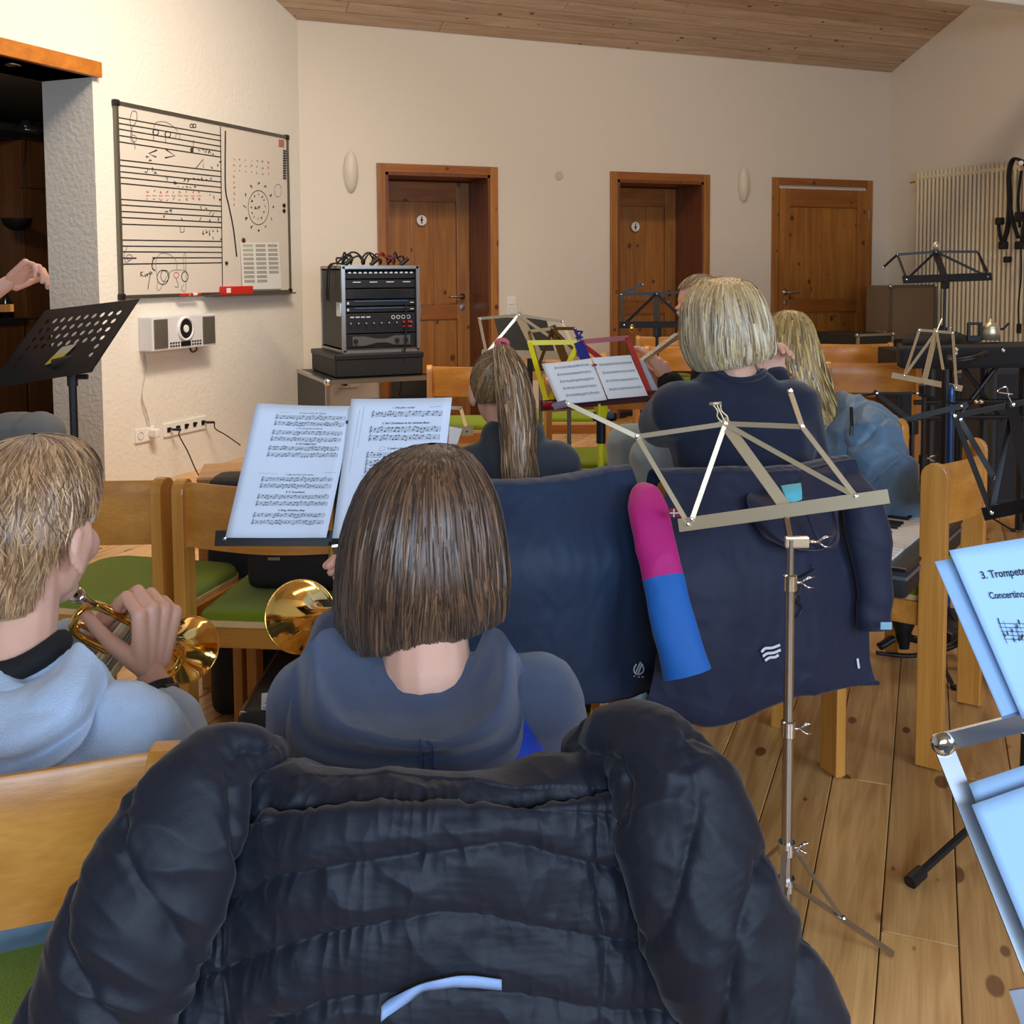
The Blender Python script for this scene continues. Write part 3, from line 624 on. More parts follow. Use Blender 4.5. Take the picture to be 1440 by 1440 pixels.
# ================================================================ rack tower by the back wall
def wbx(mb, x0, x1, y0, y1, z0, z1, r=.004): return mb.rbox(((x0+x1)/2, (y0+y1)/2, (z0+z1)/2), (abs(x1-x0), abs(y1-y0), abs(z1-z0)), r=r, k=1)
YR = 6.55                                             # front plane of the rack
ra = math.radians(0)
def rk(x, y): return hplane(x, y, YR)
p00, p11 = rk(483, 495), rk(588, 375); X0, X1, Z0, Z1 = p00[0], p11[0], p00[2], p11[2]
t = thing('rack_case', 'black equipment rack in a silver-edged flight case full of knobs and lights', 'rack', ((X0+X1)/2, YR+.25, Z0))
M_case = mat('case_laminate', (38, 38, 36), .5, bump=.3, bscale=400)
mb = MB(); TH = .02
for a in ((X0, X0+TH, YR, YR+.55, Z0, Z1), (X1-TH, X1, YR, YR+.55, Z0, Z1), (X0, X1, YR, YR+.55, Z0, Z0+TH), (X0, X1, YR, YR+.55, Z1-TH, Z1), (X0, X1, YR+.53, YR+.55, Z0, Z1)): mb.bx(*a)
mb.build('case_shell', M_case, t)
for a in ((X0-.006, X0+.016, Z0-.004, Z1+.004), (X1-.016, X1+.006, Z0-.004, Z1+.004)): mb = MB(); mb.bx(a[0], a[1], YR-.008, YR+.014, a[2], a[3]); mb.build('edge_profile', M_steel, t)
for z in (Z0, Z1): mb = MB(); mb.bx(X0, X1, YR-.008, YR+.014, z-.012, z+.008); mb.build('edge_profile', M_steel, t)
for y_ in (YR+.53,): mb = MB(); mb.bx(X0-.006, X0+.012, y_, y_+.03, Z0, Z1); mb.build('edge_profile', M_steel, t)
for z in (Z0, Z1): mb = MB(); mb.bx(X0-.006, X0+.012, YR, YR+.55, z-.01, z+.01); mb.build('edge_profile', M_steel, t)
for x in (X0-.008, X1+.008): mb = MB(); mb.rbox((x, YR+.05, (Z0+Z1)/2+.0), (.02, .1, .09), r=.006); mb.build('butterfly_latch', M_chrome, t)
ih = (Z1-Z0-2*TH); iw = X1-X0-2*TH; xa = X0+TH
M_unit = mat('rack_unit', (16, 17, 19), .45); M_ledw = mat('panel_white', (200, 205, 210), .4); M_blue = mat('panel_blue', (60, 90, 130), .3)
un = [('amplifier', .0, .18), ('rack_mixer', .185, .45), ('wireless_receiver', .455, .53), ('wireless_receiver', .535, .62), ('effect_unit', .625, .76), ('power_strip', .765, .88), ('lamp_strip', .885, .98)]
for nm, a, b in un:
    z0, z1 = Z0+TH+ih*a, Z0+TH+ih*b; u = MB(); wbx(u, xa, xa+iw, YR+.01, YR+.4, z0+.002, z1-.002, .003); uo = u.build(nm, M_unit, t)
    zc = (z0+z1)/2
    if nm == 'amplifier':
        O = [(xa+.04, zc-.03), (xa+.12, zc-.03), (xa+.2, zc-.012), (xa+iw-.2, zc-.012), (xa+iw-.14, zc-.03), (xa+iw-.04, zc-.03), (xa+iw-.04, zc+.03), (xa+iw-.14, zc+.03), (xa+iw-.2, zc+.012), (xa+.2, zc+.012), (xa+.12, zc+.03), (xa+.04, zc+.03)]
        m_ = MB(); m_.prism([(x, YR+.01, z) for x, z in O], (0, -.012, 0)); m_.build('front_panel', mat('amp_grey', (84, 84, 84), .5), uo)
        for x in (xa+.06, xa+iw-.13, xa+iw-.07): m_ = MB(); m_.lathe((x, YR, zc), (0, -1, 0), [(0, .015), (.018, .013), (.018, 0)], 16); m_.build('knob', M_black, uo)
    elif nm == 'rack_mixer':
        for k in range(9):
            x = xa+.03+k*(iw-.06)/8
            m_ = MB(); m_.lathe((x, YR+.01, z0+.06), (0, -1, 0), [(0, .009), (.014, .008), (.014, 0)], 10); m_.build('knob', M_black, uo)
            m_ = MB(); m_.bx(x-.004, x+.004, YR-.006, YR-.003, z0+.064, z0+.070); m_.build('knob_mark', M_ledw, uo)
        for k in range(4): m_ = MB(); m_.lathe((xa+iw-.15+k*.034, YR+.01, z1-.03), (0, -1, 0), [(0, .013), (.003, .013), (.003, .009), (0, .009)], 14); m_.build('jack_ring', M_ledw, uo)
        for k in range(4): m_ = MB(); m_.bx(xa+.03+k*.035, xa+.055+k*.035, YR+.006, YR+.01, z1-.03, z1-.022); m_.build('scale_mark', M_ledw, uo)
        for k in range(4): m_ = MB(); m_.bx(xa+iw-.09+(k % 2)*.035, xa+iw-.065+(k % 2)*.035, YR-.012, YR+.01, z1-.065-(k//2)*.03, z1-.055-(k//2)*.03); m_.build('red_plug', M_red, uo)
    elif nm == 'wireless_receiver':
        m_ = MB(); m_.bx(xa+.06, xa+iw-.05, YR+.005, YR+.01, z1-.012, z1-.006); m_.build('blue_line', M_blue, uo)
        m_ = MB(); m_.bx(xa+.01, xa+.022, YR+.004, YR+.01, zc-.008, zc+.008); m_.build('indicator', M_ledw, uo)
        m_ = MB(); m_.bx(xa+iw-.035, xa+iw-.012, YR+.004, YR+.01, zc-.003, zc+.003); m_.build('indicator', M_ledw, uo)
    elif nm == 'effect_unit':
        m_ = MB(); m_.bx(xa+.06, xa+iw-.1, YR+.004, YR+.01, zc-.02, zc+.025); m_.build('display', mat('dark_display', (30, 34, 38), .15), uo)
        for k in range(5): m_ = MB(); m_.lathe((xa+iw-.08+(k % 3)*.02, YR+.01, zc+.012-(k//3)*.026), (0, -1, 0), [(0, .006), (.01, .005), (.01, 0)], 10); m_.build('knob', M_black, uo)
    elif nm == 'power_strip':
        for k in range(4): m_ = MB(); m_.bx(xa+.05+k*.11, xa+.1+k*.11, YR+.005, YR+.01, z1-.02, z1-.014); m_.build('scale_mark', M_ledw, uo)
    else:
        for k in range(13): m_ = MB(); m_.bx(xa+.02+k*.034, xa+.038+k*.034, YR+.002, YR+.01, z1-.012, z1-.002); m_.build('lamp_cell', M_ledw, uo)
# cables on and beside the rack
t = thing('microphone_cables', 'black and red coiled cables lying on top of the rack', 'cable', ((X0+X1)/2, YR+.2, Z1+.004))
for k, (m_, r_, cx) in enumerate(((M_black, .07, .1), (M_black, .06, .22), (mat('red_cable', (120, 26, 22), .5), .07, .3), (M_black, .05, .38), (M_black, .045, .04))):
    mb = MB(); mb.tube([(X0+cx+r_*math.cos(a), YR+.1+.05*math.sin(2*a), Z1+.018+abs(math.sin(a))*.06*(1+.3*math.sin(3*a+k))) for a in np.linspace(0, 2*PI, 30, endpoint=False)], .006, 6, closed=True); mb.build('cable_coil', m_, t)
for cx in (.03, .2, .4): mb = MB(); mb.cyl((X0+cx, YR+.05, Z1+.012), (X0+cx+.05, YR+.05, Z1+.055), .014, 10); mb.build('cable_plug', M_black, t)
t = thing('hanging_cables', 'black cables hanging down the left side of the rack', 'cable', (X0-.03, YR+.3, Z0+.2))
for o_ in (0, .05): mb = MB(); mb.tube(catm([(X0+.05, YR+.12, Z1+.02), (X0-.02, YR+.2+o_, Z1+.01), (X0-.035, YR+.22+o_, Z1-.15), (X0-.03, YR+.24+o_, Z0+.32)], 24), .006, 6); mb.build('wire', M_black, t)
t = thing('front_cable', 'black cable hanging over the front of the rack into the case below', 'cable', (X1-.12, YR-.02, Z0-.2))
mb = MB(); mb.tube(catm([(X1-.09, YR-.015, Z0+.3), (X1-.1, YR-.03, Z0+.1), (X1-.12, YR-.035, Z0-.1), (X1-.14, YR-.0, Z0-.3)], 24), .006, 6); mb.build('wire', M_black, t)
# black box under it, then the open case standing on the floor
q0, q1 = hplane(476, 532, YR-.03), hplane(592, 494, YR-.03)
t = thing('equipment_box', 'plain black box between the rack and the open case', 'box', ((q0[0]+q1[0])/2, YR+.27, q0[2])); mb = MB(); wbx(mb, q0[0]-.02, q1[0]+.01, YR-.04, YR+.62, q0[2], Z0-.014, .01); mb.build('box_body', M_blackm, t)
mb = MB(); wbx(mb, q0[0]-.025, q1[0]+.015, YR-.045, YR+.625, Z0-.05, Z0-.015, .006); mb.build('box_lid', M_black, t)
c0, c1 = hplane(459, 540, YR-.12), hplane(608, 530, YR-.12); zt = q0[2]-.002; A0, A1 = c0[0], c1[0]
t = thing('flight_case_table', 'large open black flight case with silver edges carrying the rack', 'case', ((A0+A1)/2, YR+.2, 0))
mb = MB(); yA, yB = YR-.12, YR+.72
for a in ((A0, A0+.02, yA, yB, .12, zt), (A1-.02, A1, yA, yB, .12, zt), (A0, A1, yA, yB, zt-.02, zt), (A0, A1, yA, yB, .1, .12)): mb.bx(*a)
mb.build('case_shell', M_case, t)
for a in ((A0-.004, A1+.004, yA-.006, yA+.02, zt-.026, zt+.002), (A0-.004, A0+.022, yA-.006, yA+.02, .1, zt), (A1-.022, A1+.004, yA-.006, yA+.02, .1, zt), (A0-.006, A0+.02, yA, yB, zt-.02, zt+.002)): mb = MB(); mb.bx(*a); mb.build('edge_profile', M_steel, t)
for x in (A0+.01, A1-.01): mb = MB(); mb.ell((x, yA, zt-.012), .026); mb.build('ball_corner', M_chrome, t, smooth=True)
for x in (A0+.08, A1-.08):
    for y_ in (yA+.08, yB-.08): mb = MB(); mb.cyl((x-.02, y_, .05), (x+.02, y_, .05), .05, 16); mb.bx(x-.03, x+.03, y_-.03, y_+.03, .085, .1); mb.build('castor', M_black, t)
mb = MB(); wbx(mb, A0+.32, A1-.03, yA+.2, yB-.2, .121, .38, .01); tag(mb.build('stage_box', M_black), 'black box standing inside the open flight case', 'box')
# wall socket behind, seen through the open case
t = thing('wall_socket_pair', 'grey wall socket pair seen through the open flight case', 'socket', (1.95, HB, .3))
for k in range(2): mb = MB(); mb.rbox((2.0+k*.082, HB-.006, .42), (.08, .012, .08), r=.003); mb.build('cover_plate', M_white, t)
mb = MB(); mb.cyl((2.0, HB-.012, .42), (2.0, HB-.07, .42), .02, 12); mb.build('black_plug', M_black, t)
# ================================================================ radiator, straps, cases on the right
t = thing('tube_radiator', 'tall cream tube radiator on the right wall', 'radiator', (WX-.06, 6.8, .55))
M_rad = mat('radiator_enamel', (222, 208, 176), .35); zr0, zr1 = .55, 2.12
mb0 = MB(); mb0.tube([(0, 0, zr0), (0, 0, zr0+.03), (0, 0, zr1-.03), (0, 0, zr1)], [.010, .0135, .0135, .010], 10)
y = 7.36; i = 0
while y > 5.9:
    for x in (WX-.07,):
        m_ = MB(); m_.v = [(a+x, b+y, c) for a, b, c in mb0.v]; m_.f = mb0.f; m_.mi = mb0.mi
        m_.build('radiator_tube', M_rad, t, smooth=True)
    y -= .0457
for z in (zr0+.06, zr1-.06):
    mb = MB(); mb.tube([(WX-.065, 7.38, z), (WX-.065, 5.9, z)], .018, 10, flat=1.2); mb.build('header_pipe', M_rad, t)
mb = MB(); mb.cyl((WX-.1, 7.37, 2.03), (WX-.1, 7.42, 2.03), .012, 8); mb.build('vent_valve', M_brass, t)
def rwx(x, y, o=.15):
    r = ray(x, y); k = (WX-o)/r[0]; return CAMP+r*k
# hook and carrying straps
t = thing('carrying_straps', 'black padded carrying harness hanging in front of the radiator', 'harness', rwx(1424, 300)); M_web = mat('webbing', (18, 18, 20), .8, bump=.5, bscale=400)
mb = MB(); mb.cyl(rwx(1436, 229, .1), rwx(1436, 229, .3), .018, 10); mb.build('hook', M_white, t)
for P, w in (([(1437, 226), (1425, 224), (1419, 245), (1420, 285), (1417, 320), (1410, 345)], .030), ([(1437, 226), (1445, 240), (1444, 290), (1438, 340)], .03), ([(1420, 285), (1424, 310), (1432, 335)], .024), ([(1404, 310), (1406, 330), (1410, 346)], .02), ([(1436, 240), (1432, 280), (1434, 320)], .016)):
    mb = MB(); mb.tube(catm([rwx(x, y, .24) for x, y in P], 20), w, 8, flat=.4, ref=(0, 1, 0)); mb.build('padded_strap', M_web, t, smooth=True)
for x, y, s in ((1406, 311, 1.2), (1411, 345, 1.3), (1435, 305, 1.6), (1434, 345, 1.3), (1417, 365, 1.)): mb = MB(); mb.rbox(rwx(x, y, .24), (.05, .05*s, .05*s), r=.01); mb.build('buckle', M_black, t)
mb = MB(); mb.tube(catm([rwx(x, y, .24) for x, y in ((1436, 345), (1436, 390), (1432, 430), (1433, 460))], 20), .006, 6); mb.build('strap_tail', M_web, t)
mb = MB(); mb.rbox(rwx(1433, 462, .24), (.03, .03, .08), r=.008); mb.build('strap_end', M_black, t)
for (x0, x1, y0, y1, D, dp, nm, lb, mm) in ((1251, 1316, 479, 401, 7.0, .3, 'instrument_case', 'upright beige-brown flight case with silver corners by the right corner', mat('case_beige', (118, 98, 76), .7)),
                                         (1205, 1256, 492, 469, 6.9, .55, 'flat_case', 'low black silver-edged case at the foot of the third door', M_case)):
    a = hplane(x0, y0, D); b = hplane(x1, y1, D)
    t = thing(nm, lb, 'case', ((a[0]+b[0])/2, D+dp/2, a[2])); mb = MB(); wbx(mb, a[0], b[0], D, D+dp, a[2], b[2], .012); mb.build('case_body', mm, t)
    for x in (a[0]+.01, b[0]-.01): mb = MB(); mb.bx(x-.012, x+.012, D-.006, D+.01, a[2], b[2]); mb.build('edge_profile', M_steel if nm == 'flat_case' else mat('dull_edge', (110, 100, 86), .5, .5), t)
    mb = MB(); mb.bx(a[0], b[0], D-.006, D+.01, b[2]-.014, b[2]+.006); mb.build('edge_profile', M_steel if nm == 'flat_case' else MATS['dull_edge'], t)
    for x in (a[0], b[0]): mb = MB(); mb.ell((x, D, b[2]-.004), .02); mb.build('ball_corner', M_steel, t, smooth=True)
    mb = MB(); mb.rbox((b[0]+.004, D+.15, (a[2]+b[2])/2+.05), (.02, .12, .06), r=.01); mb.build('case_handle', M_steel, t)
    if nm == 'instrument_case': ZC1 = a[2]; XC = (a[0], b[0])
    else: ZC2 = a[2]; XD = (a[0], b[0])
t = thing('long_black_case', 'long black trunk along the right side carrying the cases', 'case', ((XC[0]+WX)/2-.1, 7.15, 0)); mb = MB(); wbx(mb, XC[0]-.05, WX-.12, 6.85, 7.6, 0, ZC1-.001, .02); mb.build('trunk_body', M_blackm, t)
mb = MB(); wbx(mb, XD[0]-.02, XC[0]-.055, 6.88, 7.55, 0, ZC2-.001, .02); tag(mb.build('storage_case', M_blackm), 'plain black box under the low silver-edged case', 'case')
# ================================================================ chairs
def dz(x, y, z): return dep(fl(x, y, z))
def make_chair(label):
    t = thing('wooden_chair', label, 'chair', (0, 0, 0), 0, None)
    hw = .235
    for s in (-1, 1):
        O = [(y, z) for y, z in ((-.032, .004), (.032, .004), (.032, .74))]+[(.032*math.cos(a), .74+.032*math.sin(a)) for a in np.linspace(0, PI, 9)[1:-1]]+[(-.032, .74)]
        mb = MB(); mb.prism([(s*hw-.014, y, z) for y, z in O], (.028, 0, 0)); mb.build('rear_leg', M_beech, t, world=False, bevel=.003)
        mb = MB(); mb.rbox((s*(hw-.02), .39, .205), (.028, .056, .41), r=.004); mb.build('front_leg', M_beech, t, world=False)
        mb = MB(); mb.rbox((s*(hw-.016), .2, .385), (.022, .36, .06), r=.004); mb.build('side_rail', M_beechp, t, world=False)
    for y in (.05, .37): mb = MB(); mb.rbox((0, y, .385), (2*hw-.06, .02, .06), r=.003); mb.build('cross_rail', M_beechp, t, world=False)
    xs = np.linspace(-hw+.012, hw-.012, 25); th = .006; rows = []
    def pl(x, o, z): return (x, -.055*math.cos(x/hw*PI/2)**1.3-.0+o, z)
    sec = [(-th, .612), (-th, .700), (-th, .758), (-th*.4, .764), (th*.4, .764), (th, .758), (th, .66), (th, .612)]
    A = np.array([[pl(x, o, z) for x in xs] for o, z in sec+[sec[0]]]); mb = MB(); mb.grid(A)
    for j in (0, -1): mb.add([A[i, j] for i in range(len(sec))], [tuple(range(len(sec)))])
    mb.build('backrest', M_beechp, t, world=False, auto=50)
    def outl(g, n=10):
        P = []; W, y0, y1, r = hw-.018+g, .02-g, .43+g, .07
        for cx, cy, a0 in ((W-r, y1-r, 0), (-W+r, y1-r, PI/2)):
            P += [(cx+r*math.cos(a), cy+r*math.sin(a)) for a in np.linspace(a0, a0+PI/2, n)]
        r = .015
        for cx, cy, a0 in ((-W+r, y0+r, PI), (W-r, y0+r, 1.5*PI)): P += [(cx+r*math.cos(a), cy+r*math.sin(a)) for a in np.linspace(a0, a0+PI/2, 4)]
        return P
    mb = MB(); mb.prism([(x, y, .412) for x, y in outl(0)], (0, 0, .016)); mb.build('seat_board', M_edge, t, world=False, bevel=.002)
    cx, cy = 0, .225; rows = []
    for g, z in ((-.004, .4285), (-.004, .440), (-.010, .449), (-.03, .455), (-.1, .459)): rows.append([(x, y, z) for x, y in outl(0)] if False else [(cx+(x-cx)*(1+g/.2), cy+(y-cy)*(1+g/.2), z) for x, y in outl(0)])
    mb = MB(); mb.grid(np.array(rows), closed=True); mb.add(rows[-1], [tuple(range(len(rows[0])))]); mb.build('seat_pad', M_green, t, world=False, smooth=True)
    return t
chair0 = None
def chair(c, head, label, group=None):
    """c = floor point midway between the rear legs, head = degrees right of +y"""
    global chair0
    rz = -math.radians(head)
    if chair0 is None:
        chair0 = make_chair(label); chair0.location = (c[0], c[1], 0); chair0.rotation_euler = (0, 0, rz)
        M = Matrix.Translation((c[0], c[1], 0))@Matrix.Rotation(rz, 4, 'Z')
        for o in [chair0]+list(chair0.children): ROOTM[o.name] = M
        if group: chair0['group'] = group
        return chair0
    return place_copy(chair0, (c[0], c[1], 0), rz, label, group)
def hr(head): a = math.radians(head); return np.array([math.cos(a), -math.sin(a), 0])
def fpt(px, py, d): p = at(px, py, d); p[2] = 0; return p
G_ = 'wooden chairs with green seats'
D1 = 1.08
cPuff = fpt(597, 900, .97); chair(cPuff, 23.5, 'wooden chair at the front hidden under the dark puffer jacket')
cBoy = fpt(232, 1045, D1)-hr(20)*.235; chair(cBoy, 20, 'pale wooden chair at the left front that the fair-haired child sits on')
dB = dz(256, 674, .77)
cB = fpt(256, 674, dB)+hr(30)*.235; chair(cB, 30, 'wooden chair with a black case on its green seat')
cA = fpt(228, 672, dB+.02)-hr(38)*.235; chair(cA, 38, 'wooden chair with an empty green seat behind the fair-haired child')
pS, pS2 = fl(1305, 1082), fl(1364, 988); cS = (pS+pS2)/2; hS = math.degrees(math.atan2(-(pS2-pS)[1], (pS2-pS)[0]))
hS = -math.degrees(math.atan2((pS2-pS)[1], (pS2-pS)[0])); chair(cS, hS, 'wooden chair seen from the side with a black keyboard on its seat')
pr = fl(1182, 1085); cJ2 = pr-hr(2)*.26; cJ2[2] = 0; chair(cJ2, 2, 'wooden chair under the navy jacket behind the blond-bobbed player')
cJ1 = fpt(872, 700, 2.45)-hr(8)*.235; cJ1[2] = 0; chair(cJ1, 8, 'wooden chair under the teal jacket with the pink and blue sleeve')
cL = fpt(1182, 600, 3.3); chair(cL, 0, 'wooden chair under the light blue padded jacket')
d = dz(1290, 509, .765); chair(fpt(1290, 509, d)-hr(23)*.235, 23, 'empty wooden chair right behind the light blue padded jacket')
d = dz(1252, 483, .765); chair(fpt(1252, 483, d)-hr(25)*.235, 25, 'empty wooden chair furthest back before the third door')
d = dz(604, 515, .765); chair(fpt(604, 515, d)+hr(22)*.235, 22, 'empty wooden chair between the rack and the ponytailed player')
chair(fpt(842, 620, 4.85), 196, 'empty wooden chair with its green seat seen under the open music folder')
chair(fpt(792, 580, 6.2), 205, 'empty wooden chair further back behind the yellow music stand')
d = dz(897, 473, .765); chair(fpt(897, 473, d)+hr(24)*.235, 24, 'empty wooden chair furthest back before the second door')
d = dz(962, 487, .765); chair(fpt(962, 487, d), 30, 'wooden chair glimpsed between the flute hands and the navy sleeve')
chair(fpt(1058, 800, 4.35), 23.5-115, 'wooden chair under the half-hidden flute player')
# ================================================================ music stands
def A3(p): return at(*p) if len(p) == 3 else np.array(p)
def tripod(t, P, zh, m, rad=.3, a0=.3, foot=True, rr=.009, zb=.12, legs=3):
    P = np.array(P, float)
    for k in range(legs):
        a = a0+k*2*PI/3; dv = np.array([math.cos(a), math.sin(a), 0])
        f = P+dv*rad; f[2] = .006; h = np.array([P[0], P[1], zb+.04])+dv*.015; mid = h*.5+f*.5
        mb = MB(); mb.bar(h, f, .012, .006, (0, 0, 1), over=.01); l = mb.build('tripod_leg', m, t)
        mb = MB(); mb.bar(np.array([P[0], P[1], zh])+dv*.015, mid, .010, .004, (0, 0, 1)); mb.build('leg_brace', m, t)
        if foot: mb = MB(); mb.ell(f+[0, 0, .002], (.011, .011, .009)); mb.build('rubber_foot', M_black, l)
def wingscrew(t, p, m, dv=None):
    dv = HR if dv is None else dv; mb = MB(); mb.cyl(p, p+dv*.025, .003, 8)
    for s in (-1, 1): mb.tube([p+dv*.02, p+dv*.034+UP*.009*s, p+dv*.046+UP*.010*s], [.003, .005, .0015], 6, flat=.5)
    mb.build('wing_screw', m, t, smooth=True)
def fold_stand(label, pt, bars, ledge, m, polem=None, w=.011, spine=None, zc=None, tr=True, group=None, pr=.009, a0=.3, rad=.3, up=None, ledge_w=.03, polex=None, polm2=None):
    """pt: named points (x, y, distance); bars: pairs; ledge: pair; spine: pair"""
    q = {k: A3(v) for k, v in pt.items()}; lc = q['LC']; polem = polem or m
    base = np.array([lc[0], lc[1], 0]) if polex is None else np.array([polex[0], polex[1], 0])
    t = thing('music_stand', label, 'music stand', base, 0, group)
    nrm = -HF if up is None else up
    for a, b in bars: mb = MB(); mb.bar(q[a], q[b], w, .003, np.cross(nv(q[b]-q[a]), nrm), over=.004) if False else mb.bar(q[a], q[b], w, .003, nrm, over=.004); mb.build('desk_arm', m, t)
    rv = set(x for b in bars for x in b)
    for k in rv: mb = MB(); mb.lathe(q[k]+nrm*.003, nrm, [(0, .005), (.003, .004), (.004, 0)], 10); mb.build('rivet', M_chrome, t)
    if spine:
        a, b, sw = spine; mb = MB(); mb.bar(q[a]+nrm*-.004, q[b]-nrm*.004, sw, .004, nrm, over=.01); mb.build('spine_plate', m, t)
    a, b = q[ledge[0]], q[ledge[1]]
    mb = MB(); mb.bar(a, b, ledge_w, .003, UP*.35+nrm, over=.02); mb.bar(a+nrm*.012, b+nrm*.012, .003, .016, UP, over=.02) if False else None; mb.build('ledge', m, t)
    mb = MB(); mb.tube([(base[0], base[1], .06), (base[0], base[1], lc[2]-.03)], pr*1.0, 12) if zc is None else mb.tube([(base[0], base[1], .06), (base[0], base[1], zc)], pr*1.25, 12); mb.build('lower_tube', polem, t, smooth=False)
    if zc is not None:
        mb = MB(); mb.tube([(base[0], base[1], zc-.02), (base[0], base[1], lc[2]-.03)], pr*.8, 12); mb.build('upper_tube', polm2 or polem, t)
        mb = MB(); mb.tube([(base[0], base[1], zc-.02), (base[0], base[1], zc+.012)], pr*1.7, 14); mb.build('clamp_collar', polem, t); wingscrew(t, np.array([base[0], base[1], zc]), m if m is not M_black else M_chrome)
    mb = MB(); mb.rbox((base+lc*[0, 0, 1])*[1, 1, 1]+[0, 0, -.03], (.03, .03, .045), r=.005); mb.build('tilt_head', polem, t)
    if tr: tripod(t, base, .34, polem, rad=rad, a0=a0)
    return t, q
# main nickel stand in front of the navy jacket
pf = fl(1105, 1302); D = dep(at(1103, 1000, 1)) ; dm = dep(pf)
q = dict(ST=(1020, 596, dm+.10), LC=(1104, 712, dm), UL=(896, 614, dm+.16), UR=(1128, 600, dm+.02), LL=(968, 737, dm+.07), LR=(1234, 700, dm-.08), EL=(797, 567, dm+.2), ER=(1111, 550, dm-.02), LRi=(1203, 698, dm-.06), LLi=(973, 730, dm+.065))
S1, Q1 = fold_stand('nickel folding music stand standing alone before the navy jacket', q, [('UL', 'ST'), ('ST', 'UR'), ('UL', 'LL'), ('UR', 'LRi'), ('ST', 'LLi'), ('ST', 'LRi'), ('UL', 'EL'), ('UR', 'ER')], ('LL', 'LR'), M_nickel, M_steel, w=.0095, spine=('ST', 'LC', .022), zc=.5, tr=False, polex=pf, ledge_w=.026)
# replace heights: the two clamps on its tube
zA = at(1103, 805, dm)[2]; zB = at(1103, 1012, dm)[2]
for o in list(S1.children):
    if o.name.split('.')[0] in ('lower_tube', 'upper_tube', 'clamp_collar', 'wing_screw', 'tilt_head'): bpy.data.objects.remove(o)
X, Y = pf[0], pf[1]
for nm, z0, z1, r_ in (('lower_tube', .05, zB, .0105), ('middle_tube', zB-.02, zA, .0092), ('upper_tube', zA-.02, Q1['LC'][2]-.05, .0072)): mb = MB(); mb.tube([(X, Y, z0), (X, Y, z1)], r_, 14); mb.build(nm, M_steel, S1, auto=50)
for z in (zA, zB): mb = MB(); mb.tube([(X, Y, z-.022), (X, Y, z-.02), (X, Y, z+.008), (X, Y, z+.01)], [.011, .0135, .0135, .011], 14); mb.build('clamp_collar', M_chrome, S1, auto=50); wingscrew(S1, np.array([X, Y, z-.006]), M_chrome)
zH, zL = at(1105, 1188, dm)[2], at(1106, 1240, dm)[2]
for z in (zH, zL): mb = MB(); mb.tube([(X, Y, z-.012), (X, Y, z+.012)], .016, 14); mb.build('tripod_hub', M_chrome, S1, auto=50)
wingscrew(S1, np.array([X, Y, zH]), M_chrome, HR)
for fp in (fl(1257, 1345), fl(1075, 1398)*[1, 1, 0]+[0, 0, 0], fl(1020, 1215)):
    f = fp.copy(); f[2] = .004; dv = nv((f-pf)*[1, 1, 0]); h = np.array([X, Y, zL])+dv*.015; mid = h*.5+f*.5
    mb = MB(); mb.bar(h, f, .012, .005, (0, 0, 1)); lg = mb.build('tripod_leg', M_steel, S1)
    mb = MB(); mb.bar(np.array([X, Y, zH])+dv*.015, mid, .010, .004, (0, 0, 1)); mb.build('leg_brace', M_steel, S1)
    mb = MB(); mb.lathe(mid+UP*.003, UP, [(0, .006), (.003, .004), (.003, 0)], 10); mb.build('rivet', M_chrome, lg)
mb = MB(); mb.bar(Q1['LC']-UP*.012, np.array([X, Y, Q1['LC'][2]-.055]), .010, .010, HF); mb.build('tilt_joint', M_chrome, S1)
mb = MB(); c = np.array([X, Y, Q1['LC'][2]-.055]); mb.rbox(c+HR*.012, (.045, .012, .022), rotm(HR, HF, UP), r=.004); mb.build('tilt_clamp', M_nickel, S1); wingscrew(S1, c+HR*.03, M_chrome)
st = Q1['ST']; mb = MB()
for k in (-1, 0, 1): mb.tube(catm([st+UP*.0+HR*.004*k, st+UP*.014+HR*(.010*k-.006), st+UP*.026+HR*(.004*k-.012), st+UP*.040+HR*(.008*k-.018)], 12), .0018, 6)
mb.bar(st+UP*.04-HR*.032, st+UP*.042-HR*.008, .006, .003, HF); mb.build('sheet_clip', M_nickel, S1, smooth=True)
mb = MB(); mb.cyl(Q1['EL'], Q1['EL']+nv(Q1['EL']-Q1['UL'])*.03-UP*.02, .008, 10); mb.build('rubber_cap', mat('purple_grey_rubber', (110, 100, 120), .5), S1)
a, b = Q1['LC'], Q1['LR']; mb = MB(); c = a*.38+b*.62; mb.bar(c, c+(b-a)*.12, .020, .0005, UP*.35-HF); o = mb.build('tape_label', M_white, S1); o.location = tuple(np.array(o.location)+(-HF*.0025+UP*.0012)@np.eye(3))
# stand with two sheets, centre left
dS = 2.05
q = dict(ST=(483, 590, dS+.11), LC=(474, 757, dS), UL=(400, 600, dS+.12), UR=(566, 596, dS+.12), LL=(317, 757, dS+.015), LR=(640, 757, dS+.015))
S2, Q2 = fold_stand('folding music stand holding two printed sheets in front of the brown-haired child', q, [('UL', 'ST'), ('ST', 'UR'), ('UL', 'LL'), ('UR', 'LR')], ('LL', 'LR'), M_black, M_chrome, spine=('ST', 'LC', .02), zc=.5, a0=1.2)
mb = MB()
for k, z in enumerate((768, 780, 795, 812)): mb.ell(at(474, z, dS), (.009, .009, .008))
mb.build('tilt_joint', M_chrome, S2, smooth=True)
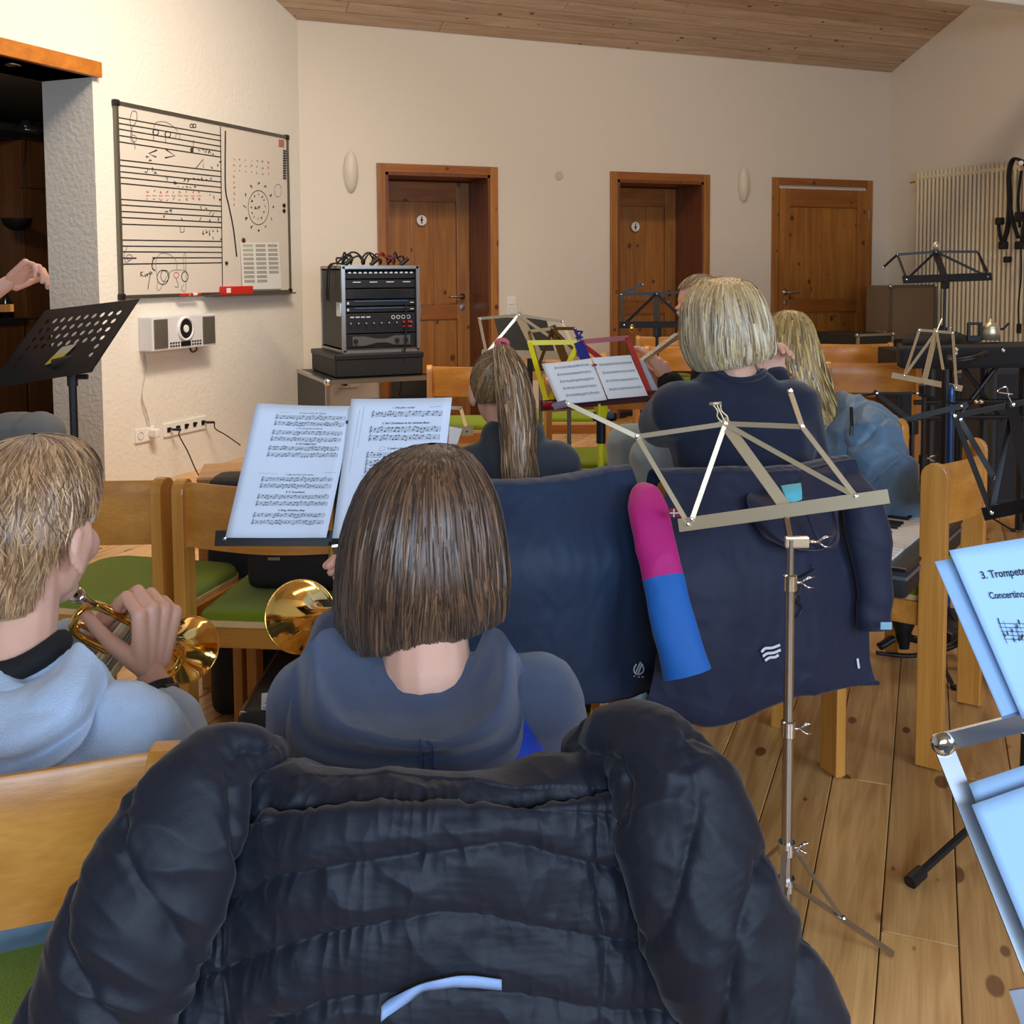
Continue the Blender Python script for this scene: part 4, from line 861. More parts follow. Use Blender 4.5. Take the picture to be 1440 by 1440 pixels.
# yellow, red and blue stand
dY = 2.95
q = dict(ST=(814, 481, dY+.12), LC=(845, 563, dY), UL=(745, 482, dY+.12), UR=(882, 475, dY+.12), LL=(770, 570, dY+.03), LR=(916, 557, dY-.05), YR=(800, 505, dY+.1))
M_yel = mat('yellow_enamel', (232, 214, 30), .35); M_redm = mat('red_enamel', (168, 30, 34), .35); M_blu = mat('blue_enamel', (32, 44, 130), .35)
S3, Q3 = fold_stand('colourful folding music stand with yellow and red arms and a blue spine', q, [], ('LL', 'LR'), mat('dark_red_metal', (70, 12, 18), .4), M_black, zc=.62, spine=None, polem=M_yel, a0=2) if False else fold_stand('colourful folding music stand with yellow and red arms and a blue spine', q, [], ('LL', 'LR'), mat('dark_red_metal', (70, 12, 18), .4), M_yel, zc=None, a0=2.0)
for a, b, m_ in (('ST', 'UL', M_yel), ('UL', 'LL', M_yel), ('ST', 'LL', M_yel), ('ST', 'UR', M_redm), ('UR', 'LR', M_redm), ('ST', 'LR', M_redm)): mb = MB(); mb.bar(Q3[a], Q3[b], .014, .004, -HF, over=.005); mb.build('desk_arm', m_, S3)
mb = MB(); mb.bar(Q3['ST']-HF*.004+UP*.0, Q3['LC']-HF*.0, .03, .004, -HF, over=.0); mb.build('spine_plate', M_blu, S3)
mb = MB(); s_ = Q3['ST']
for P in ([(-.012, .03), (-.004, .022), (-.004, .004)], [(.010, .03), (.004, .022), (.004, .004)], [(-.012, .032), (.012, .03)], [(-.01, .012), (.012, .014)]): mb.tube([s_+HR*x+UP*z for x, z in P], .003, 6)
mb.build('sheet_clip', M_blu, S3)
mb = MB(); mb.lathe(Q3['LL']-HR*.008, HR, [(-.006, 0), (-.006, .012), (.05, .012), (.05, 0)], 12); mb.build('ledge_end', mat('clear_red', (150, 16, 30), .15), S3, smooth=True)
mb = MB(); c = Q3['LC']; mb.bar(c, c-UP*.04+HR*.012, .014, .014, HF); mb.rbox(c-UP*.045+HR*.01, (.07, .02, .028), rotm(HR, HF, UP), r=.01); mb.build('tilt_clamp', M_black, S3)
mb = MB(); mb.tube([c*[1, 1, 0]+UP*(c[2]-.03), c*[1, 1, 0]+UP*(c[2]-.12)], .013, 12); mb.build('upper_tube', M_black, S3)
# nickel stand and solid black desk further back
dN = 3.9
q = dict(ST=(729, 443, dN+.1), LC=(760, 505, dN), UL=(674, 448, dN+.15), UR=(790, 452, dN+.05), LL=(684, 497, dN+.1), LR=(812, 500, dN-.05))
fold_stand('nickel folding music stand behind the ponytailed player', q, [('UL', 'ST'), ('ST', 'UR'), ('UL', 'LL'), ('UR', 'LR'), ('ST', 'LL'), ('ST', 'LR')], ('LL', 'LR'), M_nickel, M_steel, spine=('ST', 'LC', .03), zc=.6, a0=1.)
q = dict(ST=(777, 462, dN-.3), LC=(800, 520, dN-.4), UL=(744, 466, dN-.3), UR=(808, 462, dN-.35), LL=(757, 516, dN-.4), LR=(830, 515, dN-.45))
fold_stand('dark-armed folding music stand close behind the yellow one', q, [('UL', 'ST'), ('ST', 'UR'), ('UL', 'LL'), ('UR', 'LR'), ('ST', 'LL'), ('ST', 'LR')], ('LL', 'LR'), mat('bronze_metal', (120, 96, 60), .35, 1.), M_steel, spine=('ST', 'LC', .028), zc=.6, a0=.2)
P4 = [at(694, 446, 4.6), at(768, 448, 4.6), at(782, 501, 4.5), at(708, 499, 4.5)]
t = thing('black_music_desk', 'solid black music desk standing behind the nickel stand', 'music stand', (P4[2]+P4[3])/2*[1, 1, 0]); mb = MB(); mb.prism(P4, HF*.006); mb.build('desk_plate', M_black, t)
mb = MB(); mb.bar(P4[3]-HF*.0, P4[2], .05, .004, UP, over=.01); mb.build('ledge', M_black, t); c = (P4[2]+P4[3])/2; mb = MB(); mb.tube([c*[1, 1, 0]+UP*.1, c], .012, 10); mb.build('pole', M_black, t); tripod(t, c*[1, 1, 0], .3, M_black)
# black wire stand before the second door
dK = 4.6
q = dict(ST=(923, 413, dK+.1), LC=(924, 457, dK), UL=(873, 414, dK+.1), UR=(972, 410, dK+.1), LL=(877, 457, dK), LR=(968, 456, dK), EL=(903, 400, dK+.1))
t, qq = fold_stand('black folding music stand before the second door', q, [('UL', 'ST'), ('ST', 'UR'), ('UL', 'LL'), ('UR', 'LR'), ('ST', 'LL'), ('ST', 'LR'), ('UL', 'EL')], ('LL', 'LR'), M_black, M_black, spine=('ST', 'LC', .03), zc=.7, a0=.6, w=.013)
mb = MB(); mb.ell(at(889, 462, dK-.02), (.012, .006, .018)); mb.build('brass_clip', M_brass, t, smooth=True)
# black stand before the radiator
dR = 5.2
q = dict(ST=(1316, 354, dR+.1), LC=(1329, 391, dR), UL=(1262, 358, dR+.1), UR=(1375, 354, dR+.1), LL=(1275, 393, dR), LR=(1389, 389, dR), EL=(1242, 376, dR+.05), E2=(1389, 384, dR+.05))
t, qq = fold_stand('tall black folding music stand before the radiator', q, [('UL', 'ST'), ('ST', 'UR'), ('UL', 'LL'), ('UR', 'LR'), ('ST', 'LL'), ('ST', 'LR'), ('UL', 'EL'), ('UR', 'E2')], ('LL', 'LR'), M_black, M_black, spine=('ST', 'LC', .035), zc=.95, w=.012, a0=.9, rad=.35, ledge_w=.04)
mb = MB(); mb.ell(qq['ST']+UP*.03, (.015, .015, .02)); mb.build('top_knob', M_nickel, t, smooth=True)
# small nickel stand on the right
dT = 3.9
q = dict(ST=(1317, 466, dT+.15), LC=(1300, 538, dT), UL=(1293, 464, dT+.2), UR=(1340, 468, dT+.1), LL=(1262, 529, dT+.05), LR=(1345, 545, dT-.05), M1=(1272, 528, dT+.04), M2=(1330, 541, dT-.04))
t, qq = fold_stand('narrow half-folded nickel music stand among the black frames', q, [('UL', 'ST'), ('ST', 'UR'), ('UL', 'M1'), ('UR', 'LR'), ('ST', 'M1'), ('ST', 'M2')], ('LL', 'LR'), M_nickel, M_black, spine=('ST', 'LC', .02), zc=.55, w=.010, a0=.2, ledge_w=.022)
mb = MB(); mb.tube([qq['ST'], qq['ST']+UP*.05+HR*.02], .003, 6); mb.build('sheet_clip', M_nickel, t)
# low black stand over the light blue jacket
dV = 3.4
q = dict(ST=(1233, 553, dV+.1), LC=(1283, 588, dV), UL=(1178, 563, dV+.15), UR=(1290, 553, dV+.05), LL=(1250, 596, dV+.02), LR=(1352, 571, dV-.05), DN=(1233, 583, dV+.05), SP=(1274, 585, dV+.05))
fold_stand('low black folding music stand just above the light blue jacket', q, [('UL', 'ST'), ('ST', 'UR'), ('UR', 'LR'), ('ST', 'DN')], ('LL', 'LR'), M_black, M_black, spine=('ST', 'SP', .014), zc=.5, w=.008, a0=.2, ledge_w=.018)
# black stand at the right edge
dE = 2.45
q = dict(ST=(1424, 569, dE+.05), LC=(1452, 704, dE-.1), UL=(1342, 585, dE+.1), UR=(1500, 553, dE), LL=(1394, 721, dE), LR=(1520, 694, dE-.15), K1=(1350, 590, dE+.1), K2=(1398, 672, dE+.1), SC=(1410, 545, dE+.06))
S11, Q11 = fold_stand('black folding music stand cut off by the right edge of the picture', q, [('UL', 'ST'), ('ST', 'UR'), ('UL', 'LL'), ('ST', 'LL'), ('K1', 'K2'), ('UR', 'LR')], ('LL', 'LR'), M_black, M_black, spine=('ST', 'LC', .028), zc=.5, w=.013, tr=False)
mb = MB(); mb.tube(catm([Q11['ST'], Q11['ST']+UP*.02-HR*.01, Q11['SC']+HR*.01, Q11['SC'], Q11['SC']-HR*.012-UP*.01, Q11['ST']+UP*.025-HR*.0], 20), .0015, 6); mb.build('sheet_clip', M_chrome, S11)
f = fl(1284, 1246); hb = Q11['LC']*[1, 1, 0]+UP*.35
for fp in (f, f+HF*.9+HR*.7, f+HR*.8):
    f_ = fp.copy(); f_[2] = .014; h2 = Q11['LC']*[1, 1, 0]+UP*.10
    mb = MB(); mb.tube([h2, f_], .008, 8); lg = mb.build('tripod_leg', M_black, S11); mb = MB(); mb.cyl(f_-nv(f_-h2)*.03, f_+nv(f_-h2)*.012, .014, 10); mb.build('rubber_foot', M_black, lg)
# conductor's perforated desk
TL, TR, BRp, BL = at(64, 436, 3.75), at(196, 420, 3.5), at(134, 514, 3.35), at(-12, 538, 3.6)
t = thing('orchestra_stand', 'heavy black music stand with a perforated desk at the far left', 'music stand', at(102, 520, 3.45)*[1, 1, 0])
mb = MB(); nx, ny = 12, 8; nr = nv(np.cross(TR-TL, BL-TL))
def dq(u, v): return (TL*(1-u)+TR*u)*(1-v)+(BL*(1-u)+BRp*u)*v
for i in range(nx):
    for j in range(ny):
        hole = (1 <= i <= nx-2 and j in (1, 2)) or (2 <= i <= 9 and j in (3, 4)) or (i in (nx-2, 1) and j in (3, 4, 5, 6))
        u0, u1, v0, v1 = i/nx, (i+1)/nx, j/ny, (j+1)/ny
        if not hole: [mb.add([dq(u0, v0)+k_, dq(u1, v0)+k_, dq(u1, v1)+k_, dq(u0, v1)+k_], [(0, 1, 2, 3)]) for k_ in (0*nr, nr*.0025)]
        else:
            um, vm = (u0+u1)/2, (v0+v1)/2; O = []; I = []
            for k in range(16):
                a = 2*PI*k/16+PI/4; c_, s_ = math.cos(a), math.sin(a); mx = max(abs(c_), abs(s_))
                O.append(dq(um+c_/mx/nx/2, vm+s_/mx/ny/2)); I.append(dq(um+c_*.27/nx, vm+s_*.30/ny))
            O2 = [q_+nr*.0025 for q_ in O]; I2 = [q_+nr*.0025 for q_ in I]; ff_ = [(k, (k+1) % 16, 16+(k+1) % 16, 16+k) for k in range(16)]; mb.add(O+I, ff_); mb.add(O2+I2, ff_); mb.add(I+I2, ff_)
mb.build('perforated_desk', M_black, t)
mb = MB(); mb.bar(BL, BRp, .05, .003, nv(np.cross(nv(BRp-BL), nr)) if False else nr, over=.0); mb.build('ledge', M_black, t)
c = at(101, 508, 3.47); base = c*[1, 1, 0]
mb = MB(); mb.tube([base+UP*.1, base+UP*(at(101, 540, 3.47)[2])], .013, 14); mb.build('lower_tube', M_black, t); mb = MB(); mb.tube([base+UP*(at(101, 542, 3.47)[2]), c], .010, 12); mb.build('upper_tube', M_black, t)
mb = MB(); z = at(101, 530, 3.47)[2]; mb.tube([base+UP*(z-.03), base+UP*(z+.01)], .017, 12); mb.cyl(base+UP*z, base+UP*z+HR*.05, .009, 10); mb.build('clamp', M_black, t)
mb = MB(); mb.tube([c+HR*-.06-UP*.01, c+HR*.05+UP*.015], .018, 12); mb.build('tilt_hinge', M_black, t)
mb = MB(); mb.prism([dq(.52, .62)-nr*.004*0+(-HF*.006), dq(.66, .6)-HF*.006, dq(.6, .84)-HF*.006, dq(.47, .86)-HF*.006], -HF*.0006); mb.build('sticker', mat('sticker_grey', (180, 172, 150), .6), t)
mb = MB(); mb.prism([dq(.495, .74)-HF*.008, dq(.625, .72)-HF*.008, dq(.6, .84)-HF*.008, dq(.47, .86)-HF*.008], -HF*.0006); mb.build('sticker_band', mat('sticker_yellow', (196, 168, 40), .6), t)
tripod(t, base, .28, M_black, rad=.3, a0=.5)
# ================================================================ sheet music
def page(name, label, P, curl=.0, thick=.0006, m=None, n=14, cols=None, rnd=1, backs=1, cat='sheet music'):
    """P = TL,TR,BR,BL; returns thing and surface function"""
    P = [np.array(p, float) for p in P]; nr = nv(np.cross(P[3]-P[0], P[1]-P[0]));
    if np.dot(nr, CAMP-P[0]) < 0: nr = -nr
    def S(u, v, o=0.):
        b = (P[0]*(1-u)+P[1]*u)*(1-v)+(P[3]*(1-u)+P[2]*u)*v
        return b+nr*(o+curl*(4*(u-.5)**2-1)*.5*(1-v*.6)+(-.02 if False else 0))
    t = thing(name, label, cat, S(.5, 1.))
    for k in range(backs):
        A = np.array([[S(u, v, -.0012*k)+(P[1]-P[0])*.012*k*(1 if k % 2 else -1) for u in np.linspace(0, 1, n)] for v in np.linspace(0, 1, n)])
        mb = MB(); mb.grid(A); mb.build('page', m or M_paper, t, smooth=True, solid=thick)
    return t, S
def print_lines(mb, S, segs, w=.0012):
    """segs: polylines in page units (u, v), w in page heights"""
    for P_ in segs:
        P_ = np.array(P_, float)
        for a, b in zip(P_[:-1], P_[1:]):
            d = b-a; L = math.hypot(d[0]*.7, d[1])+1e-9; n = np.array([-d[1]/L, d[0]*.49/L])*w/2*1.0; n = np.array([-d[1], d[0]]); n = n/np.linalg.norm(n)*w/2
            mb.add([S(*(a+n), .0014), S(*(a-n), .0014), S(*(b-n), .0014), S(*(b+n), .0014)], [(0, 1, 2, 3)])
def staff(mb, S, u0, u1, v, g, sl=0., nn=22, seed=1, lw=.0011, clef=True):
    """five lines, clef, notes with stems and beams; g = line gap"""
    r = random.Random(seed)
    for k in range(5): print_lines(mb, S, [[(u0, v+k*g), (u1, v+k*g+sl)]], lw)
    if clef: print_lines(mb, S, [[(u0+.012, v+5.2*g), (u0+.016, v-1.*g), (u0+.024, v-1.4*g), (u0+.012, v+2*g), (u0+.03, v+3*g), (u0+.008, v+3.6*g)]], lw*2.2)
    x = u0+.06; prev = None
    while x < u1-.02:
        k = r.uniform(-.6, 4.4); y = v+k*g+sl*(x-u0)/(u1-u0); up_ = k > 1.8
        q_ = [S(x+.007*math.cos(a)*1.2, y+.55*g*math.sin(a), .0015) for a in np.linspace(0, 2*PI, 8, endpoint=False)]
        mb.add(q_, [tuple(range(8))]); sx = x+(.007 if up_ else -.007); ye = y-3.2*g if up_ else y+3.2*g
        print_lines(mb, S, [[(sx, y), (sx, ye)]], lw*1.2)
        if prev and prev[2] == up_ and r.random() < .45: print_lines(mb, S, [[(prev[0], prev[1]), (sx, ye)]], g*.6)
        if r.random() < .18: print_lines(mb, S, [[(x+.015, v), (x+.015, v+4*g)]], lw*1.3)
        prev = (sx, ye, up_); x += r.uniform(.022, .045)
    print_lines(mb, S, [[(u1, v), (u1, v+4*g+sl)]], lw*2)
def text_on(t, S, s, u, v, h, asp, m, name='title_text', align='CENTER', bold=0.):
    """real lettering laid on the page; h = letter height in page heights, asp = page width/height"""
    cu = bpy.data.curves.new('tx', 'FONT'); cu.body = s; cu.size = 1; cu.align_x = align; cu.offset = bold; cu.resolution_u = 2
    o = bpy.data.objects.new('tx', cu); C.objects.link(o); dg = bpy.context.evaluated_depsgraph_get(); me = o.evaluated_get(dg).to_mesh()
    mb = MB(); V = [S(u+p.co.x*h*1.35/asp, v-p.co.y*h*1.35, .0015) for p in me.vertices]; mb.add(V, [tuple(p.vertices) for p in me.polygons])
    o.evaluated_get(dg).to_mesh_clear(); bpy.data.objects.remove(o); bpy.data.curves.remove(cu)
    return tag(mb.build(name, m, t), kind='stuff')
def ln(mb, name, m, t): return tag(mb.build(name, m, t), kind='stuff')
# left sheet
PL = [at(361, 567, dS+.09), at(496, 571, dS+.09), at(457, 756, dS-.012), at(317, 756, dS-.012)]
t, S = page('sheet_music', 'left printed sheet with three-line songs on the stand before the brown-haired child', PL, curl=.012, backs=2)
mb = MB()
for k, (v, tt) in enumerate(((.085, '4. Leise rieselt der Schnee'), (.205, '5. Ihr Kinderlein kommet'), (.325, '6. Oh Heiliges Kind'), (.56, '7. Laßt uns froh und munter'), (.69, '8. O Tannenbaum'), (.825, '9. Kling, Glöckchen, kling'))):
    text_on(t, S, tt, .6, v-.018, .014, .72, M_ink, bold=.02 if k in (2, 4, 5) else 0)
    for j in (0, 1): staff(mb, S, .22-.0*k, .95, v+j*.05, .0065, seed=k*2+j, nn=20)
print_lines(mb, S, [[(.18, .53), (.38, .53)], [(.85, .52), (.97, .52)], [(.25, .06), (.38, .06)]], .0012)
ln(mb, 'printed_staves', M_ink, t)
mb = MB(); mb.lathe(S(.985, .13, .002), -HF, [(0, .004), (.001, .004), (.001, 0)], 10); mb.build('punch_hole', M_black, t)
PR = [at(494, 561, dS+.09), at(634, 559, dS+.09), at(612, 756, dS-.006), at(467, 757, dS-.006)]
t, S = page('sheet_music', 'right printed sheet headed with the first three songs, partly behind brown hair', PR, curl=.006, backs=2)
mb = MB()
text_on(t, S, '1. Alle Jahre wieder', .54, .075, .015, .72, M_ink, bold=.01)
text_on(t, S, '2. Der Christbaum ist der schönste Baum', .58, .19, .015, .72, M_ink, bold=.02); text_on(t, S, '3. Josef, o lieber Josef', .55, .375, .015, .72, M_ink, bold=.02)
for k, v in enumerate((.10, .215, .275, .40, .455, .51)): staff(mb, S, .22, .93, v, .0085, seed=40+k, lw=.0013)
print_lines(mb, S, [[(.14, .06), (.13, .36)], [(.10, .08), (.08, .55)], [(.8, .068), (.92, .065)], [(.2, .565), (.9, .57)]], .0016)
print_lines(mb, S, [[(.375+.03*math.cos(a), .37+.016*math.sin(a)) for a in np.linspace(0, 6.3, 18)]], .0014)
ln(mb, 'printed_staves', M_ink, t)
# folder on the colourful stand
dF = dY-.01
t, S = page('music_folder', 'open ring folder with two white pages on the colourful stand', [at(763, 511, dF+.03), at(831, 504, dF+.03), at(853, 562, dF-.05), at(787, 568, dF-.05)], curl=.006, backs=3, m=mat('paper_warm', (228, 228, 226), .85))
mb = MB()
for k in range(5): staff(mb, S, .2, .9, .12+k*.17, .011, seed=60+k, lw=.003)
o_ = ln(mb, 'printed_staves', mat('faded_ink', (120, 120, 124), .8), t)
P2 = [at(832, 503, dF+.03), at(886, 499, dF+.02), at(911, 556, dF-.06), at(855, 561, dF-.05)]
P2 = [np.array(p) for p in P2]
def S2_(u, v, o=0): return (P2[0]*(1-u)+P2[1]*u)*(1-v)+(P2[3]*(1-u)+P2[2]*u)*v-HF*(o+.004)+UP*0
mb = MB(); mb.grid(np.array([[S2_(u, v) for u in np.linspace(0, 1, 6)] for v in np.linspace(0, 1, 6)])); mb.build('page', MATS['paper_warm'], t, smooth=True)
mb = MB()
for k in range(4): staff(mb, S2_, .12, .95, .16+k*.2, .011, seed=70+k, lw=.003)
ln(mb, 'printed_staves', MATS['faded_ink'], t)
for k in range(4):
    a, b = at(884+k*5, 501+k*2, dF+.08), at(911+k*4, 556, dF-.02); mb = MB(); mb.add([a, a+HR*.012, b+HR*.012, b], [(0, 1, 2, 3)]); mb.build('plastic_sleeve', mat('sleeve_plastic', (170, 182, 200), .2), t, solid=.0006)
mb = MB(); mb.bar(at(888, 503, dF+.07), at(913, 557, dF-.03), .008, .004, -HF); mb.build('folder_cover_edge', M_redm, t)
for x, y in ((836, 515), (848, 547)): mb = MB(); mb.tube(catm([at(x-4, y+1, dF+.05), at(x, y-2, dF), at(x+7, y-1, dF+.05)], 10), .0035, 6); mb.build('binder_ring', M_redm, t)
# a sheet far behind, between the stands
t, S = page('loose_sheet', 'small white sheet seen just right of the printed sheets', [at(632, 600, 3.3), at(650, 603, 3.3), at(643, 625, 3.25), at(630, 625, 3.25)])
q = dict(ST=(606, 572, 3.5), LC=(612, 606, 3.45), UL=(560, 575, 3.5), UR=(648, 574, 3.5), LL=(570, 606, 3.45), LR=(657, 606, 3.4))
fold_stand('nickel music stand mostly hidden behind the right printed sheet', q, [('UL', 'ST'), ('ST', 'UR'), ('UL', 'LL'), ('UR', 'LR')], ('LL', 'LR'), M_nickel, M_steel, zc=.5, a0=.4)
# foreground stand at the right edge with its sheets
g0 = .78
q = dict(UL=(1324, 1044, g0), R1=(1600, 975, g0-.04), LL=(1475, 1420, g0-.08), LC=(1640, 1395, g0-.1), LR=(1800, 1370, g0-.12), ST=(1600, 985, g0-.02))
S13, Q13 = fold_stand('close nickel music stand at the right edge with white sheets tinted daylight blue on it', q, [('UL', 'R1'), ('UL', 'LL')], ('LL', 'LR'), mat('worn_nickel', (170, 176, 186), .35, 1.), M_steel, w=.0135, spine=('ST', 'LC', .02), tr=True, zc=.3, rad=.25)
mb = MB(); mb.lathe(Q13['UL']-HF*.003, -HF, [(0, .009), (.004, .008), (.006, .005), (.006, 0)], 20); mb.build('rivet', M_chrome, S13, smooth=True)
Pp = [at(1334, 774, g0+.0), at(1480, 750, g0+.01), at(1560, 1050, g0-.03), at(1437, 1010, g0-.02)]
M_pb = mat('paper_daylight_tint', (164, 200, 238), .85)  # white paper with the cool daylight tint put into its base colour
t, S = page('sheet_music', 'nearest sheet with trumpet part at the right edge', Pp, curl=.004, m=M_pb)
asp = .7
text_on(t, S, '3. Trompete in Bb', .2, .185, .045, asp, M_ink, align='LEFT', bold=.02); text_on(t, S, 'Concertino (♩= 92)', .2, .30, .04, asp, M_ink, align='LEFT', bold=.02)
mb = MB(); staff(mb, S, .18, .98, .44, .022, seed=5, lw=.003); ln(mb, 'printed_staves', M_ink, t)
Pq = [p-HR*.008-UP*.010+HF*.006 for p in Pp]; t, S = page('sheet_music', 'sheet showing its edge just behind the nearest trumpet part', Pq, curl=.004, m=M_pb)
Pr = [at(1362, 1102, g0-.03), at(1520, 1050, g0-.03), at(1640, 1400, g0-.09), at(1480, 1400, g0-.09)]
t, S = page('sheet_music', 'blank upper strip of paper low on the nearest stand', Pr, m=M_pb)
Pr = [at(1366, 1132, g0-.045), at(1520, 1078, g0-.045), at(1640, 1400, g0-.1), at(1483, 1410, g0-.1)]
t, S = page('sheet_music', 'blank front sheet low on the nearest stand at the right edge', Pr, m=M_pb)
# ================================================================ people
def hairmat(name, rough=.38):
    if name in MATS: return MATS[name]
    m, nt, b = nmat(name); a = N(nt, 'ShaderNodeAttribute'); a.attribute_name = 'col'; nt.links.new(a.outputs[0], b.inputs['Base Color'])
    b.inputs['Roughness'].default_value = rough; b.inputs['Specular IOR Level'].default_value = .6; b.inputs['Sheen Weight'].default_value = .15
    MATS[name] = m; return m
M_hair = hairmat('hair')
def ribbons(P, Nr, width, cols, name, parent, extra=None, m=None):
    """P (n, k, 3) strand points, Nr (n, k, 3) outward; flat tapering ribbons in one mesh"""
    n, k = P.shape[:2]; T = np.gradient(P, axis=1); Sd = np.cross(T, Nr); Sd /= np.linalg.norm(Sd, axis=2, keepdims=True)+1e-9
    w = np.broadcast_to(width, (n,))[:, None, None]*np.concatenate([np.linspace(.7, 1, 2), np.ones(max(k-5, 0)), np.linspace(1, .15, 3)])[:k][None, :, None]/2
    tilt = rng.normal(0, .35, (n, 1, 1)); Sd = Sd+Nr/(np.linalg.norm(Nr, axis=2, keepdims=True)+1e-9)*tilt
    V = np.stack([P-Sd*w, P+Sd*w], 2).reshape(-1, 3)
    base = (np.arange(n)*k*2)[:, None]+np.arange(k-1)[None, :]*2
    Fc = np.stack([base, base+1, base+3, base+2], -1).reshape(-1, 4)
    col = np.repeat(np.repeat(cols[:, None, :], k, 1), 2, 1).reshape(-1, 3) if cols.ndim == 2 else np.repeat(cols, 2, 1).reshape(-1, 3)
    if extra is not None:
        EV, EF, EC = extra; Fc = [tuple(f) for f in Fc.tolist()]+[tuple(i+len(V) for i in f) for f in EF]; V = np.concatenate([V, EV]); col = np.concatenate([col, np.broadcast_to(np.array(EC, float), (len(EV), 3))])
    else: Fc = Fc.tolist()
    M = ROOTM[parent.name]; Mi = np.array(M.inverted()); V = V@Mi[:3, :3].T+Mi[:3, 3]
    me = bpy.data.meshes.new(name); me.from_pydata(V.tolist(), [], Fc); me.materials.append(m or M_hair)
    at_ = me.color_attributes.new('col', 'FLOAT_COLOR', 'POINT'); at_.data.foreach_set('color', np.concatenate([col, np.ones((len(col), 1))], 1).astype(np.float32).ravel())
    me.polygons.foreach_set('use_smooth', [True]*len(me.polygons)); me.update()
    o = bpy.data.objects.new(name, me); C.objects.link(o); o.parent = parent; ROOTM[o.name] = M; return tag(o, kind='stuff')
def palette(n, cs, dark=.0, g=None):
    cs = np.array([lin(c) for c in cs]); i = rng.integers(0, len(cs), n); j = rng.integers(0, len(cs), n); f = rng.random((n, 1))
    c = cs[i]*f+cs[j]*(1-f); return c*(1-dark*rng.random((n, 1)))
def shell_hair(name, parent, rings, cols, n, tsamp, width, mask=None, seg=12, lay=(.93, 1.02), wave=(.004, 3.), aspread=.05, shellcol=None, back=None, right=None, roots=None, lift=0., ends=.04, clump=0.0, shell_t=1.0, smask=None):
    """rings: (t, centre, rx, ry, tilt) -> strands falling from the crown over the ring shapes"""
    back = -HF if back is None else back; right = HR if right is None else right
    K = 80; R_ = np.array([[r[0], *r[1], r[2], r[3], r[4] if len(r) > 4 else 0.] for r in rings], float)
    D_ = catm(R_, K); D_ = D_[np.argsort(D_[:, 0])]
    def ev(t, a, s):
        q = np.stack([np.interp(t, D_[:, 0], D_[:, j]) for j in range(1, 7)], -1)
        rad = right*(np.cos(a)*q[..., 3]*s)[..., None]+back*(np.sin(a)*q[..., 4]*s)[..., None]
        return q[..., :3]+rad+UP*(np.cos(a)*q[..., 5])[..., None], rad
    t0, t1 = tsamp(n); a0 = rng.random(n)*2*PI
    if mask is not None: k = mask(a0, t1); t0, t1, a0 = t0[k], t1[k], a0[k]
    n = len(a0); f = np.linspace(0, 1, seg)[None, :]; t = t0[:, None]+(t1-t0)[:, None]*f
    ph = rng.random(n)*6.28; ck = np.sin(a0*9+2)*.5+np.sin(a0*17+ph*0+1)*.5
    a = a0[:, None]+rng.normal(0, aspread, n)[:, None]*f+clump*ck[:, None]*t+.03*np.sin(t*7+ph[:, None])
    s = (lay[0]+(lay[1]-lay[0])*rng.random(n))[:, None]*(1+0*t)+lift*f+.012*np.sin(a*11+t*3)+.008*np.sin(a*23+1)
    P, rad = ev(t, a, s)
    w_ = wave[0]*np.sin(t*wave[1]*6.28+ph[:, None]*.6+a*4); P = P+rad/(np.linalg.norm(rad, axis=-1, keepdims=True)+1e-9)*w_[..., None]
    nrm = rad/(np.linalg.norm(rad, axis=-1, keepdims=True)+1e-9)+UP*(1-np.clip(t*2.2, 0, 1))[..., None]
    c = palette(n, cols, .25)
    if roots is not None: c = c[:, None, :]*(1-np.clip(1-t*roots[1], 0, 1)[..., None]*roots[2])+np.array(lin(roots[0]))*(np.clip(1-t*roots[1], 0, 1)*roots[2])[..., None]
    # the solid base beneath the strands
    ts = np.linspace(0, shell_t, 26); as_ = np.linspace(0, 2*PI, 48, endpoint=False); TT, AA = np.meshgrid(ts, as_, indexing='ij'); G, _ = ev(TT, AA, np.full(TT.shape, lay[0]-.02)); idx = lambda i, j: i*48+j % 48
    Fs = [(idx(i, j), idx(i+1, j), idx(i+1, j+1), idx(i, j+1)) for i in range(25) for j in range(48) if smask is None or smask(as_[j], ts[i])]
    sc_ = np.array(lin(shellcol if shellcol else cols[0]))*.7
    return ribbons(P, nrm, width*(.7+.6*rng.random(n)), c, name, parent, (G.reshape(-1, 3), Fs, sc_))
def headp(c, f, up, s=1.):
    f = nv(f); r = nv(np.cross(f, up)); up = np.cross(r, f); R = rotm(r, f, up)
    L = lambda x, y, z: np.array(c)+(r*x+f*y+up*z)*s
    P = [('s', L(0, -.012, .025), np.array((.076, .094, .088))*s, R), ('s', L(0, .028, -.03), np.array((.062, .064, .080))*s, R), ('s', L(0, .055, -.088), np.array((.032, .034, .026))*s, R),
         ('c', L(0, .088, .005), L(0, .108, -.032), .009*s, .013*s), ('s', L(0, .088, -.062), np.array((.024, .012, .012))*s, R), ('s', L(.034, .070, -.03), np.array((.022, .022, .026))*s, R), ('s', L(-.034, .070, -.03), np.array((.022, .022, .026))*s, R),
         ('s', L(0, .078, .03), np.array((.045, .016, .012))*s, R)]
    for k in (-1, 1):
        Re = rotm(nv(r+f*-.35*k), f, up)
        P += [('s', L(.080*k, -.004, -.012), np.array((.010, .019, .032))*s, rotm(nv(r-f*.4*k), nv(f+r*.4*k), up)), ('s', L(.077*k, .002, -.036), np.array((.008, .010, .012))*s)]
    return P, L, R
